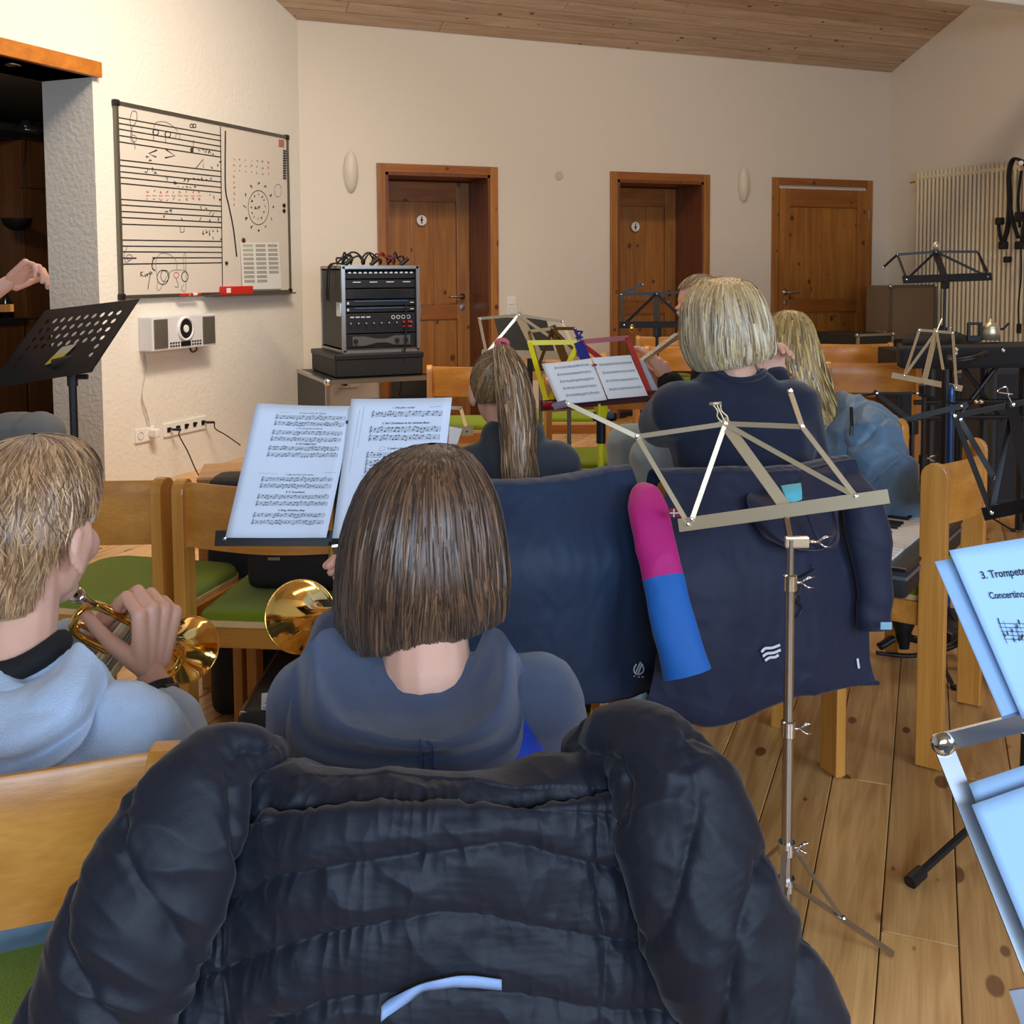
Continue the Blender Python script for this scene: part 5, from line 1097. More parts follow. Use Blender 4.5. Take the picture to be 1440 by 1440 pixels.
def handp(w, d, n, s, curls, z=1., thumb=(30, 20, 15), spread=.06, tdir=None):
    """wrist, finger direction, palm side, thumb side; curls = four (knuckle, middle, tip) bends"""
    w, d, n, s = np.array(w, float), nv(d), nv(n), nv(s); P = []
    off = (.030, .010, -.010, -.028); kn = (.088, .092, .087, .078); LN_ = ((.042, .026, .021), (.046, .030, .022), (.042, .028, .021), (.033, .021, .019))
    for i in range(4):
        k = w+(d*kn[i]+s*off[i])*z; P.append(('c', w+s*off[i]*.55*z+d*.012*z, k, .0135*z, .0115*z))
        a = 0; p = k; dd = nv(d+s*off[i]*spread/.03); r = (.0098 if i < 3 else .0085)*z
        for L, c_ in zip(LN_[i], curls[i]):
            a += math.radians(c_); dr = dd*math.cos(a)+n*math.sin(a); q = p+dr*L*z; P.append(('c', p, q, r, r*.92)); p = q; r *= .92
    P.append(('s', w+d*.045*z+n*.004*z, np.array((.036, .045, .014))*z, rotm(s, d, n)))
    t0 = w+(d*.022+s*.026+n*.008)*z; td = nv(s*.75+d*.6+n*.35) if tdir is None else nv(tdir)
    P.append(('c', w+d*.01*z+s*.012*z, t0, .015*z, .014*z)); p = t0; a = 0
    for L, c_, r in zip((.042, .032, .026), thumb, (.0135, .011, .0098)):
        a += math.radians(c_)*.5; dr = nv(td*math.cos(a)+nv(d+n*.4)*math.sin(a)); q = p+dr*L*z; P.append(('c', p, q, r*z, r*.88*z)); p = q
    return P
def mesh_part(V, Fc, name, m, parent, mi=None, smooth=True):
    M = ROOTM[parent.name]; Mi = np.array(M.inverted()); V2 = V@Mi[:3, :3].T+Mi[:3, 3]
    me = bpy.data.meshes.new(name); me.from_pydata(V2.tolist(), [], Fc)
    for x in (m if isinstance(m, (list, tuple)) else [m]): me.materials.append(x)
    if mi is not None: me.polygons.foreach_set('material_index', mi)
    if smooth: me.polygons.foreach_set('use_smooth', [True]*len(me.polygons))
    me.update(); o = bpy.data.objects.new(name, me); C.objects.link(o); o.parent = parent; ROOTM[o.name] = M; return o
def body(parent, coarse, fine=(), hands=()):
    V, Nn, Fc = blob(coarse, .007, 3); Vs = [V]; Fs = list(Fc); n = len(V)
    if fine: v, _, f = blob(fine, .0042, 2); Vs.append(v); Fs += [tuple(i+n for i in q) for q in f]; n += len(v)
    for h in hands: v, _, f = blob(h, .0026, 2); Vs.append(v); Fs += [tuple(i+n for i in q) for q in f]; n += len(v)
    return mesh_part(np.concatenate(Vs), Fs, 'body', M_skin, parent)
def garment(parent, name, prims, m, grow=.012, vox=.008, k=28., amp=.004, seed=1, axis=None, sm=4, fn=None, extra=None):
    V, Nn, Fc = blob(prims, vox, sm, grow); Vn = V+Nn*folds(V, k, seed, amp, axis)[:, None]
    if extra: Vn = extra(Vn, Nn)
    mi = fn(Vn, Nn, Fc) if fn else None
    return mesh_part(Vn, Fc, name, m, parent, mi)
def proj_np(V):
    Q = V-CAMP; w = Q@Wv; return CX+F*(Q@Rv)/w, CY-F*(Q@Uv)/w
def inpoly(x, y, P):
    ins = np.zeros(len(x), bool); n = len(P)
    for i in range(n):
        x0, y0 = P[i]; x1, y1 = P[(i+1) % n]; c = ((y0 > y) != (y1 > y)) & (x < (x1-x0)*(y-y0)/((y1-y0) or 1e-9)+x0); ins ^= c
    return ins
def eyes(parent, L, s=1.):
    for k in (-1, 1):
        mb = MB(); mb.ell(L(.031*k, .077, .008), .0125*s, None, 12); e = mb.build('eye', mat('eye_white', (225, 222, 218), .2), parent, smooth=True)
        mb = MB(); mb.ell(L(.031*k, .0862*1.0, .008), .0048*s, None, 10); mb.build('iris', mat('iris', (70, 60, 50), .1), e, smooth=True)
    mb = MB(); 
    mb.tube(catm([L(-.022, .094, -.062), L(0, .1005, -.060), L(.022, .094, -.062)], 9), [.002, .004, .005, .0055, .0055, .0055, .005, .004, .002], 8, flat=.8); mb.build('lips', mat('lips', (176, 96, 88), .45), parent, smooth=True)
def person(label, root, cat='person'): return thing('person', label, cat, root)
def shoe(parent, ank, d, m, s=1.):
    d = nv(np.array([d[0], d[1], 0])); a = np.array(ank, float); a[2] = 0
    R = rotm(np.cross(d, UP), d, UP); V, _, Fc = blob([('s', a+d*.05+UP*.035, np.array((.042, .11, .034))*s, R), ('s', a-d*.01+UP*.05, np.array((.038, .05, .048))*s, R), ('c', a+d*.13*s+UP*.027, a-d*.04*s+UP*.027, .03*s, .028*s)], .008, 3)
    V[:, 2] = np.maximum(V[:, 2], .004); return mesh_part(V, Fc, 'shoe', m, parent)
# ---------------------------------------------------------------- the brown-haired child in the blue hoodie
M_shoe = mat('dark_shoe', (36, 36, 40), .6); M_jean = mat('blue_denim', (110, 134, 156), .85, var=.15, vscale=30, bump=.4, bscale=600)
dG = 1.3
root = fpt(600, 1000, 1.33); pg = person('child with straight brown bobbed hair wearing a blue hooded sweatshirt', root)
hc = at(597, 765, 1.315); fG = nv(HF*1.-HR*.30-UP*.06); hp, LG, RG = headp(hc, fG, UP, .93)
hips = fpt(600, 1000, 1.27)+UP*.54; shL, shR = at(447, 992, 1.275), at(752, 990, 1.275); nb_ = at(600, 950, 1.27)
elL, elR = at(420, 1130, 1.42), at(775, 1110, 1.42); wrL, wrR = at(478, 870, 1.60), at(520, 880, 1.58)
knL, knR = hips+HF*.36-HR*.12, hips+HF*.36+HR*.12
torso = [('c', hips+UP*.04-HR*.05, hips+UP*.04+HR*.05, .12, .12), ('s', (hips+nb_)/2, (.14, .095, .11), rotm(HR, HF, UP)), ('c', shL+HR*.02, shR-HR*.02, .045, .045), ('c', hips+UP*.1, nb_-UP*.09, .11, .065)]
armsG = [('c', shL, elL, .046, .038), ('c', elL, wrL-nv(wrL-elL)*.02, .038, .024), ('c', shR, elR, .046, .038), ('c', elR, wrR, .038, .024)]
legsG = [('c', hips-HR*.07, knL, .075, .055), ('c', hips+HR*.07, knR, .075, .055), ('c', knL, knL*[1, 1, 0]+UP*.08-HF*.05, .052, .035), ('c', knR, knR*[1, 1, 0]+UP*.08-HF*.05, .052, .035)]
cur = [(35, 50, 30)]*4
neckG = [('c', hc-UP*.05-HF*.015, nb_+UP*.0, .046, .056), ('s', nb_-UP*.01, (.085, .05, .03), rotm(HR, HF, UP))]
hL = handp(wrL, nv(UP*.75+HF*.5+HR*.35), nv(HR-UP*.2), nv(-HF*.3+UP*.6+HR*.2), [(50, 60, 35)]*4, .82)
hR = handp(wrR, nv(UP*.8+HF*.5-HR*.1), nv(-HR+HF*.2), nv(-HF*.5+UP*.3), [(45, 55, 30)]*4, .82)
body(pg, torso+armsG+legsG, hp+neckG, [hL, hR]); eyes(pg, LG, .93)
M_hood = mat('hoodie_slate_blue', (74, 84, 108), .92, bump=.5, bscale=900, var=.1, vscale=14, sheen=.35)
M_royal = mat('royal_blue', (24, 66, 178), .85, bump=.3, bscale=700, sheen=.2)
def polysd(x, y, P):
    d = np.full(len(x), 1e9)
    for i in range(len(P)):
        a = np.array(P[i], float); b = np.array(P[(i+1) % len(P)], float); e = b-a; t = np.clip(((x-a[0])*e[0]+(y-a[1])*e[1])/(e@e), 0, 1); d = np.minimum(d, np.hypot(x-a[0]-t*e[0], y-a[1]-t*e[1]))
    return np.where(inpoly(x, y, P), d, -d)
def panel_mat(name, base, other):
    m = base.copy(); m.name = name; nt = m.node_tree; b = nt.nodes['Principled BSDF']; L = nt.links.new
    a = N(nt, 'ShaderNodeAttribute'); a.attribute_name = 'panel'; g = N(nt, 'ShaderNodeMath', operation='GREATER_THAN'); L(a.outputs['Fac'], g.inputs[0]); g.inputs[1].default_value = 0
    mx = N(nt, 'ShaderNodeMix', data_type='RGBA'); L(g.outputs[0], mx.inputs[0]); L(b.inputs['Base Color'].links[0].from_socket, mx.inputs[6]); mx.inputs[7].default_value = lin(other)+(1,); L(mx.outputs[2], b.inputs['Base Color']); return m
def set_panel(o, vals): a = o.data.attributes.new('panel', 'FLOAT', 'POINT'); a.data.foreach_set('value', np.asarray(vals, np.float32))
def blue_mi(V, Nn, Fc):
    x, y = proj_np(V); ii = np.array([f[0] for f in Fc]); bk = (Nn[ii]@Wv) < 0
    ins = inpoly(x[ii], y[ii], [(716, 985), (735, 1010), (790, 1090), (800, 1300), (420, 1300), (520, 1080), (640, 1090), (690, 1040)]) | inpoly(x[ii], y[ii], [(430, 1060), (470, 1075), (530, 1110), (440, 1110)])
    return (ins & bk).astype(np.int32)
sw = garment(pg, 'sweatshirt', torso+armsG+[('c', nb_-HR*.05-UP*.05, nb_+HR*.05-UP*.05, .045, .045)], panel_mat('hoodie_two_tone', M_hood, (24, 66, 190)), .014, .0075, 30, .004, 3)
V = np.array([v.co for v in sw.data.vertices])+np.array(ROOTM[pg.name].translation); x_, y_ = proj_np(V); nz = np.array([v.normal for v in sw.data.vertices])@Wv
set_panel(sw, np.where(nz < .2, np.maximum(polysd(x_, y_, [(712, 985), (735, 1008), (790, 1092), (805, 1300), (420, 1300), (520, 1080), (640, 1092), (690, 1040)]), polysd(x_, y_, [(420, 1056), (470, 1072), (540, 1112), (440, 1112)])), -5))
garment(pg, 'trousers', legsG+[('c', hips+UP*.02-HR*.05, hips+UP*.02+HR*.05, .12, .12)], M_jean, .012, .011, 30, .003, 4)
for k in (knL, knR): shoe(pg, k*[1, 1, 0]-HF*.05, HF, M_shoe, .9)
X_ = lambda L_: [at(*p) for p in L_]
hood = loft([X_([(505, 872, 1.30), (535, 922, 1.26), (598, 952, 1.235), (657, 926, 1.26), (682, 872, 1.30)]),
             X_([(478, 880, 1.28), (512, 962, 1.225), (600, 1000, 1.20), (662, 958, 1.225), (688, 878, 1.28)]),
             X_([(455, 885, 1.255), (478, 985, 1.195), (600, 1026, 1.165), (682, 985, 1.195), (702, 885, 1.255)]),
             X_([(440, 900, 1.235), (462, 1003, 1.165), (600, 1040, 1.135), (696, 1002, 1.165), (716, 900, 1.235)]),
             X_([(425, 915, 1.235), (448, 1025, 1.165), (600, 1058, 1.135), (708, 1022, 1.165), (728, 915, 1.235)]),
             X_([(414, 932, 1.245), (440, 1040, 1.185), (600, 1066, 1.155), (716, 1035, 1.185), (734, 930, 1.245)]),
             X_([(404, 950, 1.245), (424, 1058, 1.175), (598, 1090, 1.14), (722, 1054, 1.175), (742, 948, 1.245)]),
             X_([(400, 975, 1.26), (420, 1078, 1.20), (596, 1112, 1.165), (722, 1076, 1.20), (744, 975, 1.26)]),
             X_([(420, 990, 1.29), (440, 1085, 1.24), (596, 1110, 1.22), (710, 1085, 1.24), (728, 985, 1.29)])], 90, 110)
sh = hood.shape; Hv = hood.reshape(-1, 3); gx = np.gradient(hood, axis=1); gy = np.gradient(hood, axis=0); Nh = np.cross(gx, gy); Nh /= np.linalg.norm(Nh, axis=2, keepdims=True)+1e-9
hood = hood+Nh*(folds(Hv, 34, 5, .0035).reshape(sh[:2])[..., None]); mb = MB(); mb.grid(hood); mb.build('hood', M_hood, pg, smooth=True)
M_seam = mat('seam_blue', (48, 66, 110), .8)
def seam_on(G, r0, r1, c0, c1, r_, parent, m, off=.002, k=24):
    i = np.linspace(r0, r1, k)*(G.shape[0]-1); j = np.linspace(c0, c1, k)*(G.shape[1]-1)
    P = np.array([G[int(a), int(b)] for a, b in zip(i, j)])-HF*off; mb = MB(); mb.tube(P, r_, 6); return mb.build('seam', m, parent)
for c_ in (.49, .515): seam_on(hood, .36, .86, c_, c_+.02, .0012, pg, M_seam)
for c_ in (.27, .285): seam_on(hood, .34, .5, c_, c_, .0012, pg, M_seam)
m1 = 1.3/1490
def ringpx(t, y, x0, x1, d, ry, tilt=0.): p = at((x0+x1)/2, y, d); return (t, p, (x1-x0)/2*d/1490, ry, tilt)
rings = [ringpx(0, 624, 600, 614, 1.32, .01), ringpx(.05, 632, 566, 650, 1.32, .045), ringpx(.14, 652, 530, 672, 1.32, .075), ringpx(.28, 690, 503, 694, 1.318, .096), ringpx(.45, 745, 484, 706, 1.315, .106), ringpx(.62, 800, 475, 712, 1.312, .106, .002), ringpx(.8, 838, 472, 714, 1.31, .096, .010), ringpx(.93, 870, 474, 713, 1.315, .086, .015), ringpx(1., 886, 478, 711, 1.315, .076, .019)]
def face_open(face_a, half):
    def f_(a, t): d = np.abs((a-face_a+PI) % (2*PI)-PI); return (d > half) | (t < .3)
    return f_
fa = -PI/2-.30
mk = face_open(fa, .75)
shell_hair('hair', pg, rings, [(104, 72, 48), (72, 50, 34), (136, 98, 68), (56, 40, 28)], 16000, lambda n: (rng.random(n)**1.6*.75, .90+.14*rng.random(n)), .0018, mask=mk, seg=14, lay=(.94, 1.015), wave=(.0015, 1.6), aspread=.05, clump=.05, smask=lambda a, t: bool(mk(np.array([a]), np.array([t]))[0]) and t < .96)
# ---------------------------------------------------------------- the fair-haired child with the trumpet, at the left edge
root = fpt(30, 1000, 1.4); pb = person('child with short fair hair in a light blue hooded sweatshirt playing a trumpet', root)
dBo = 1.36; hb_ = math.radians(13); fB = nv(HF*math.cos(hb_)+HR*math.sin(hb_)-UP*.12); hc = at(44, 742, dBo); hp, LB, RB = headp(hc, fB, UP, .94); hp += [('s', LB(.084, -.014, -.022), np.array((.0062, .018, .030)), rotm(nv(RB[:, 0]-RB[:, 1]*.15), nv(RB[:, 1]+RB[:, 0]*.15), UP)), ('c', LB(.086, -.018, .002), LB(.087, -.026, -.026), .0050, .0046), ('c', LB(.087, -.026, -.026), LB(.082, -.006, -.052), .0046, .0060)]
hips = fpt(-20, 1000, 1.32)+UP*.55; shR = at(178, 1035, 1.32); shL = at(-160, 1010, 1.40); nb_ = at(20, 930, 1.36)
elR = at(262, 1120, 1.52); wrR = at(212, 945, 1.585); elL = at(-40, 1000, 1.7); wrL = at(100, 905, 1.68)
kn = [hips+HF*.34-HR*.16-UP*.03, hips+HF*.34+HR*.0-UP*.03]
torso = [('c', hips+UP*.04-HR*.05, hips+UP*.04+HR*.05, .12, .12), ('c', hips+UP*.1, nb_-UP*.10, .12, .065), ('c', shL, shR-HR*.01, .045, .048), ('s', (hips+nb_)/2+UP*.0, (.14, .10, .10), rotm(HR, HF, UP))]
arms = [('c', shR, elR, .048, .040), ('c', elR, elR*.3+wrR*.7, .040, .031), ('c', shL, elL, .046, .038), ('c', elL, wrL, .038, .024)]
fore = [('c', elR, wrR, .034, .0215)]
legs = [('c', hips-HR*.07, kn[0], .075, .055), ('c', hips+HR*.07, kn[1], .075, .055), ('c', kn[0], kn[0]*[1, 1, 0]+UP*.08, .052, .035), ('c', kn[1], kn[1]*[1, 1, 0]+UP*.08, .052, .035)]
neck = [('c', hc-UP*.05-HF*.02, nb_, .043, .050), ('s', nb_-UP*.015, (.08, .05, .03), rotm(HR, HF, UP))]
# right hand: back to us, arched over the valves
dH = nv(UP*.97+HR*.10+HF*.15); nH = nv(HF*.62-HR*.75); sH = nv(-HR*.62-HF*.75)
hR = handp(wrR, dH, nH, sH, [(62, 62, 30), (66, 55, 28), (68, 52, 28), (70, 50, 28)], 1.04, spread=.05, tdir=nv(-HR*.85+UP*.55+HF*.1), thumb=(10, 25, 20))
hL = handp(at(112, 925, 1.68), nv(UP*.7+HR*.6), nv(HF*.3+HR*.6), nv(UP*.6-HF*.4), [(50, 60, 40)]*4, .85, tdir=nv(UP*.7+HR*.7-HF*.2), thumb=(5, 10, 5))
body(pb, torso+arms[2:]+legs, hp+neck+fore, [hR, hL]); eyes(pb, LB, .94)
M_lb = mat('light_blue_fleece', (184, 204, 230), .95, bump=.6, bscale=500, var=.12, vscale=45, sheen=.4)
sw = garment(pb, 'hooded_sweatshirt', torso+[('c', shR, elR, .050, .042), ('c', elR, elR*.42+wrR*.58, .042, .036)]+arms[2:]+[('c', nb_-HR*.07-HF*.01-UP*.045, nb_+HR*.07-HF*.01-UP*.045, .045, .045)], M_lb, .015, .0075, 26, .0045, 13)
garment(pb, 'trousers', legs+[('c', hips+UP*.0-HR*.05, hips+UP*.0+HR*.05, .125, .125)], M_jean, .012, .011, 30, .003, 14)
for k in kn: shoe(pb, k*[1, 1, 0], HF, M_shoe, .9)
hb2 = loft([X_([(-70, 935, 1.32), (-30, 958, 1.29), (20, 962, 1.285), (64, 945, 1.30), (92, 912, 1.33)]),
            X_([(-90, 930, 1.30), (-50, 965, 1.25), (10, 985, 1.235), (80, 952, 1.25), (110, 900, 1.31)]),
            X_([(-110, 900, 1.28), (-60, 990, 1.21), (5, 1030, 1.195), (100, 985, 1.22), (132, 915, 1.30)]),
            X_([(-120, 930, 1.28), (-60, 1030, 1.21), (5, 1062, 1.19), (112, 1005, 1.225), (146, 935, 1.305)]),
            X_([(-120, 940, 1.29), (-60, 1045, 1.225), (5, 1080, 1.205), (115, 1022, 1.24), (152, 950, 1.315)]),
            X_([(-120, 960, 1.28), (-60, 1070, 1.205), (5, 1105, 1.185), (110, 1050, 1.22), (150, 975, 1.31)]),
            X_([(-110, 980, 1.31), (-50, 1085, 1.25), (5, 1115, 1.23), (100, 1065, 1.26), (140, 990, 1.34)])], 80, 80)
sh = hb2.shape; Nh = np.cross(np.gradient(hb2, axis=1), np.gradient(hb2, axis=0)); Nh /= np.linalg.norm(Nh, axis=2, keepdims=True)+1e-9
hb2 = hb2+Nh*folds(hb2.reshape(-1, 3), 30, 25, .004).reshape(sh[:2])[..., None]; mb = MB(); mb.grid(hb2); mb.build('hood', M_lb, pb, smooth=True)
mb = MB(); cN = nb_+UP*.016; mb.tube([cN+HR*.062*math.cos(a)+HF*(.05*math.sin(a)-.01)+UP*.010*math.cos(a*2) for a in np.linspace(0, 2*PI, 30, endpoint=False)], .015, 10, closed=True); mb.build('shirt_collar', mat('black_cotton', (16, 16, 18), .9), pb, smooth=True)
dd = nv(wrR-elR); mb = MB(); c = wrR-dd*.032; mb.tube([c-dd*.013, c-dd*.012, c+dd*.012, c+dd*.013], [.024, .0275, .0275, .024], 20); 
o = mb.build('watch_strap', mat('black_rubber', (16, 16, 18), .5), pb, smooth=False); mb = MB(); mb.rbox(c+nv(HR*.9-HF*.3)*.028, (.012, .034, .036), rotm(nv(HR*.9-HF*.3), nv(np.cross(dd, nv(HR*.9-HF*.3))), dd), r=.005); mb.build('watch_case', M_black, o)
rings = [ringpx(0, 610, 44, 54, dBo+.01, .008), ringpx(.06, 617, 8, 92, dBo+.01, .045), ringpx(.16, 634, -20, 114, dBo+.01, .078), ringpx(.3, 662, -38, 129, dBo+.008, .097), ringpx(.46, 700, -46, 134, dBo+.005, .104), ringpx(.62, 742, -48, 130, dBo, .101), ringpx(.76, 782, -44, 114, dBo-.004, .090), ringpx(.9, 820, -36, 90, dBo-.008, .076), ringpx(1., 852, -30, 76, dBo-.008, .066)]
faB = -PI/2+math.radians(13)
def mB(a, t):
    d = np.abs((a-faB+PI) % (2*PI)-PI); e_ = np.abs((a-.12+PI) % (2*PI)-PI); return ~((e_ < .40) & (t > .66)) & (d > np.interp(t, [0, .25, .4, .55, .62, .75, 1.], [0, .2, .9, 1.25, 1.62, 2.0, 2.1]))
def ts_short(n): t0 = rng.random(n)**.9*.86; return t0, np.minimum(t0+.12+.12*rng.random(n), .985)
shell_hair('hair', pb, rings, [(196, 148, 100), (158, 114, 78), (222, 180, 130), (116, 82, 56)], 17000, ts_short, .0020, mask=mB, seg=7, lay=(.965, 1.01), wave=(.001, 2.), aspread=.14, lift=.035, clump=.15, roots=None, smask=lambda a, t: bool(mB(np.array([a]), np.array([t]))[0]) and t < .97)
# ---------------------------------------------------------------- ponytailed player
dP = 2.78; root = fpt(705, 800, 2.85); pp = person('child with a long fair-brown ponytail and dark grey top', root)
fP = nv(HF-HR*.18-UP*.12); hc = at(702, 548, dP); hp, LP, RP = headp(hc, fP, UP, .90)
hips = fpt(735, 900, 2.75)+UP*.55; shL, shR = at(663, 655, 2.72), at(785, 652, 2.72); nb_ = at(720, 608, 2.74)
elL, elR = at(640, 730, 2.9), at(800, 735, 2.9); wrL, wrR = at(668, 690, 3.05), at(700, 680, 3.1)
kn = [hips+HF*.36-HR*.1, hips+HF*.36+HR*.1]
torso = [('c', hips+UP*.04-HR*.05, hips+UP*.04+HR*.05, .12, .12), ('c', hips+UP*.1, nb_-UP*.05, .11, .07), ('c', shL, shR, .045, .045)]
arms = [('c', shL, elL, .044, .036), ('c', elL, wrL, .036, .024), ('c', shR, elR, .044, .036), ('c', elR, wrR, .036, .024)]
legs = [('c', hips-HR*.07, kn[0], .075, .055), ('c', hips+HR*.07, kn[1], .075, .055), ('c', kn[0], kn[0]*[1, 1, 0]+UP*.08, .052, .035), ('c', kn[1], kn[1]*[1, 1, 0]+UP*.08, .052, .035)]
hL = handp(wrL, nv(UP*.8+HF*.4), nv(HR), nv(-HF), [(50, 50, 30)]*4, .8); hR = handp(wrR, nv(UP*.8+HF*.4), nv(-HR), nv(-HF), [(50, 50, 30)]*4, .8)
body(pp, torso+arms+legs, hp+[('c', hc-UP*.05-HF*.02, nb_, .040, .048)], [hL, hR]); eyes(pp, LP, .9)
garment(pp, 'top', torso+arms+[('c', nb_-HR*.035-UP*.012, nb_+HR*.035-UP*.012, .035, .035)], mat('charcoal_cotton', (58, 62, 70), .92, bump=.4, bscale=600, var=.12, vscale=20, sheen=.25), .013, .009, 24, .005, 23, axis=(0, 0, 1))
garment(pp, 'trousers', legs+[('c', hips-HR*.05, hips+HR*.05, .12, .12)], M_jean, .012, .012, 30, .003, 24)
for k in kn: shoe(pp, k*[1, 1, 0], HF, M_shoe, .9)
# hair drawn to the tie, then the tail
rd, fd, ud = RP[:, 0], RP[:, 1], RP[:, 2]; s9 = .90; cr = LP(0, -.012, .022); rad3 = np.array((.083, .101, .097))*s9
tie_d = nv(np.array([.02, -.70, .74])); n = 9000
th = rng.random(n)*2*PI; co = rng.uniform(-.62, .98, n)**1.0; si = np.sqrt(1-co**2)
e1 = nv(np.cross(tie_d, [1, 0, 0])); e2 = np.cross(tie_d, e1)
Dst = tie_d[None]*co[:, None]+(e1[None]*np.cos(th)[:, None]+e2[None]*np.sin(th)[:, None])*si[:, None]
ok = ~((Dst[:, 1] > .35) & (Dst[:, 2] < .42)) & (Dst[:, 2] > -.62); Dst = Dst[ok]; n = len(Dst); seg = 9
ff = np.linspace(0, 1, seg)[None, :, None]; Dm = Dst[:, None, :]*(1-ff)+tie_d[None, None, :]*ff; Dm /= np.linalg.norm(Dm, axis=2, keepdims=True)
loc = Dm*rad3*(1.0+.03*rng.random((n, 1, 1))+.05*ff**3); Pw = cr+loc@RP.T; Nw = Dm@RP.T
colsP = [(160, 118, 72), (120, 86, 52), (200, 160, 106), (90, 64, 42)]
u_, v_ = 20, 28; ss = MB(); ss.ell(cr, rad3*1.0, RP, 28)
keep = [f for f in ss.f if np.dot((np.mean([ss.v[i] for i in f], 0)-cr)@RP, [0, 1, 0]) < .03 or np.dot((np.mean([ss.v[i] for i in f], 0)-cr)@RP, [0, 0, 1]) > .045]
keep = [f for f in keep if ((np.mean([ss.v[i] for i in f], 0)-cr)@RP)[2] > -.055]
ribbons(Pw, Nw, .0030, palette(n, colsP, .3), 'hair', pp, (np.array(ss.v), keep, np.array(lin((84, 64, 46)))))
tp = at(706, 484, 2.665)
def ringp2(t, x, y, w, d, ry): return (t, at(x, y, d), w*d/1490, ry, 0.)
rg = [ringp2(0, 706, 484, 7, 2.665, .012), ringp2(.08, 709, 494, 13, 2.655, .02), ringp2(.25, 720, 530, 21, 2.635, .026), ringp2(.5, 727, 580, 24, 2.625, .028), ringp2(.72, 729, 630, 22, 2.61, .026), ringp2(.88, 732, 668, 24, 2.60, .024), ringp2(1., 728, 702, 15, 2.60, .016)]
shell_hair('ponytail', pp, rg, [(180, 140, 96), (124, 92, 62), (220, 186, 140), (92, 66, 46), (160, 110, 70)], 3600, lambda n: (rng.random(n)**2*.5, .80+.2*rng.random(n)), .0034, seg=14, lay=(.6, 1.05), wave=(.005, 1.8), aspread=.25, clump=.1, shell_t=.9)
mb = MB(); mb.tube([tp+UP*.002+HR*.014*math.cos(a)+UP*.011*math.sin(a)*.8-HF*.006*math.sin(a) for a in np.linspace(0, 2*PI, 18, endpoint=False)], .006, 8, closed=True); mb.build('hair_tie', mat('pink_elastic', (206, 96, 110), .8), pp, smooth=True)
# ---------------------------------------------------------------- blond bob
dW = 2.78; root = fpt(1040, 800, 2.8); pw = person('person with a straight blond bob in a navy sweatshirt playing a flute', root)
fW = nv(HF-HR*.35-UP*.1); hc = at(1022, 455, dW); hp, LW, RW = headp(hc, fW, UP, 1.0)
hips = fpt(1050, 900, 2.78)+UP*.56; shL, shR = at(957, 578, 2.72), at(1112, 574, 2.75); nb_ = at(1036, 530, 2.74)
elL, elR = at(929, 596, 2.84), at(1128, 640, 2.80); wrL, wrR = at(1010, 545, 3.02), at(1090, 540, 2.90)
kn = [hips+HF*.34-HR*.16, hips+HF*.38+HR*.08]; kn[0][2] = .55; kn[1][2] = .55
torso = [('c', hips+UP*.04-HR*.07, hips+UP*.04+HR*.07, .14, .14), ('c', hips+UP*.1, nb_-UP*.13, .14, .09), ('c', shL+HR*.03, shR-HR*.03, .055, .055), ('s', (hips+nb_)/2+UP*.03, (.175, .11, .14), rotm(HR, HF, UP))]
arms = [('c', shL, elL, .058, .050), ('c', elL, wrL, .048, .03), ('c', shR, elR, .056, .048), ('c', elR, wrR, .046, .03)]
an = [fl(880, 1012), fl(925, 1018)]
legs = [('c', hips-HR*.08, kn[0], .095, .068), ('c', hips+HR*.0, kn[1], .095, .068), ('c', kn[0], an[0]+UP*.08, .066, .048), ('c', kn[1], an[1]+UP*.08+HF*.1, .066, .048)]
hR = handp(wrR, nv(UP*.9+HR*-.1+HF*.1), nv(-HF*.6+HR*.2), nv(-HR), [(50, 55, 30)]*4, .95); hL = handp(wrL, nv(UP*.8+HF*.3), nv(-HR+HF*.3), nv(HF), [(50, 50, 30)]*4, .95)
body(pw, torso+arms+legs, hp+[('c', hc-UP*.05-HF*.01, nb_, .048, .054)], [hL, hR]); eyes(pw, LW)
M_navy = mat('navy_sweat', (30, 36, 56), .92, bump=.35, bscale=700, var=.1, vscale=10, sheen=.3)
garment(pw, 'sweatshirt', torso+arms+[('c', nb_-HR*.05-UP*.03, nb_+HR*.05-UP*.03, .04, .04)], M_navy, .018, .009, 16, .007, 33)
mb = MB(); mb.tube([nb_+UP*.006+HR*.070*math.cos(a)+HF*(.058*math.sin(a)-.004)+UP*.008*math.cos(2*a) for a in np.linspace(0, 2*PI, 30, endpoint=False)], .008, 8, closed=True); mb.build('collar_rib', M_navy, pw, smooth=True)
garment(pw, 'jeans', legs+[('c', hips-HR*.06, hips+HR*.06, .14, .14)], mat('pale_denim', (150, 168, 178), .85, var=.18, vscale=22, bump=.4, bscale=500), .014, .010, 26, .006, 34)
shoe(pw, an[0], HF*.5-HR*.8, M_shoe); shoe(pw, an[1]+HF*.1, HF*.5-HR*.8, M_shoe)
rings = [ringpx(0, 390, 1018, 1026, dW, .01), ringpx(.06, 394, 990, 1048, dW, .06), ringpx(.16, 404, 974, 1062, dW, .092), ringpx(.32, 424, 962, 1074, dW, .118), ringpx(.5, 450, 958, 1083, dW-.005, .128), ringpx(.7, 478, 958, 1088, dW-.01, .124), ringpx(.88, 500, 966, 1088, dW-.01, .112, .012), ringpx(1., 512, 976, 1084, dW-.01, .10, .018)]
mk2 = face_open(-PI/2-.35, .8)
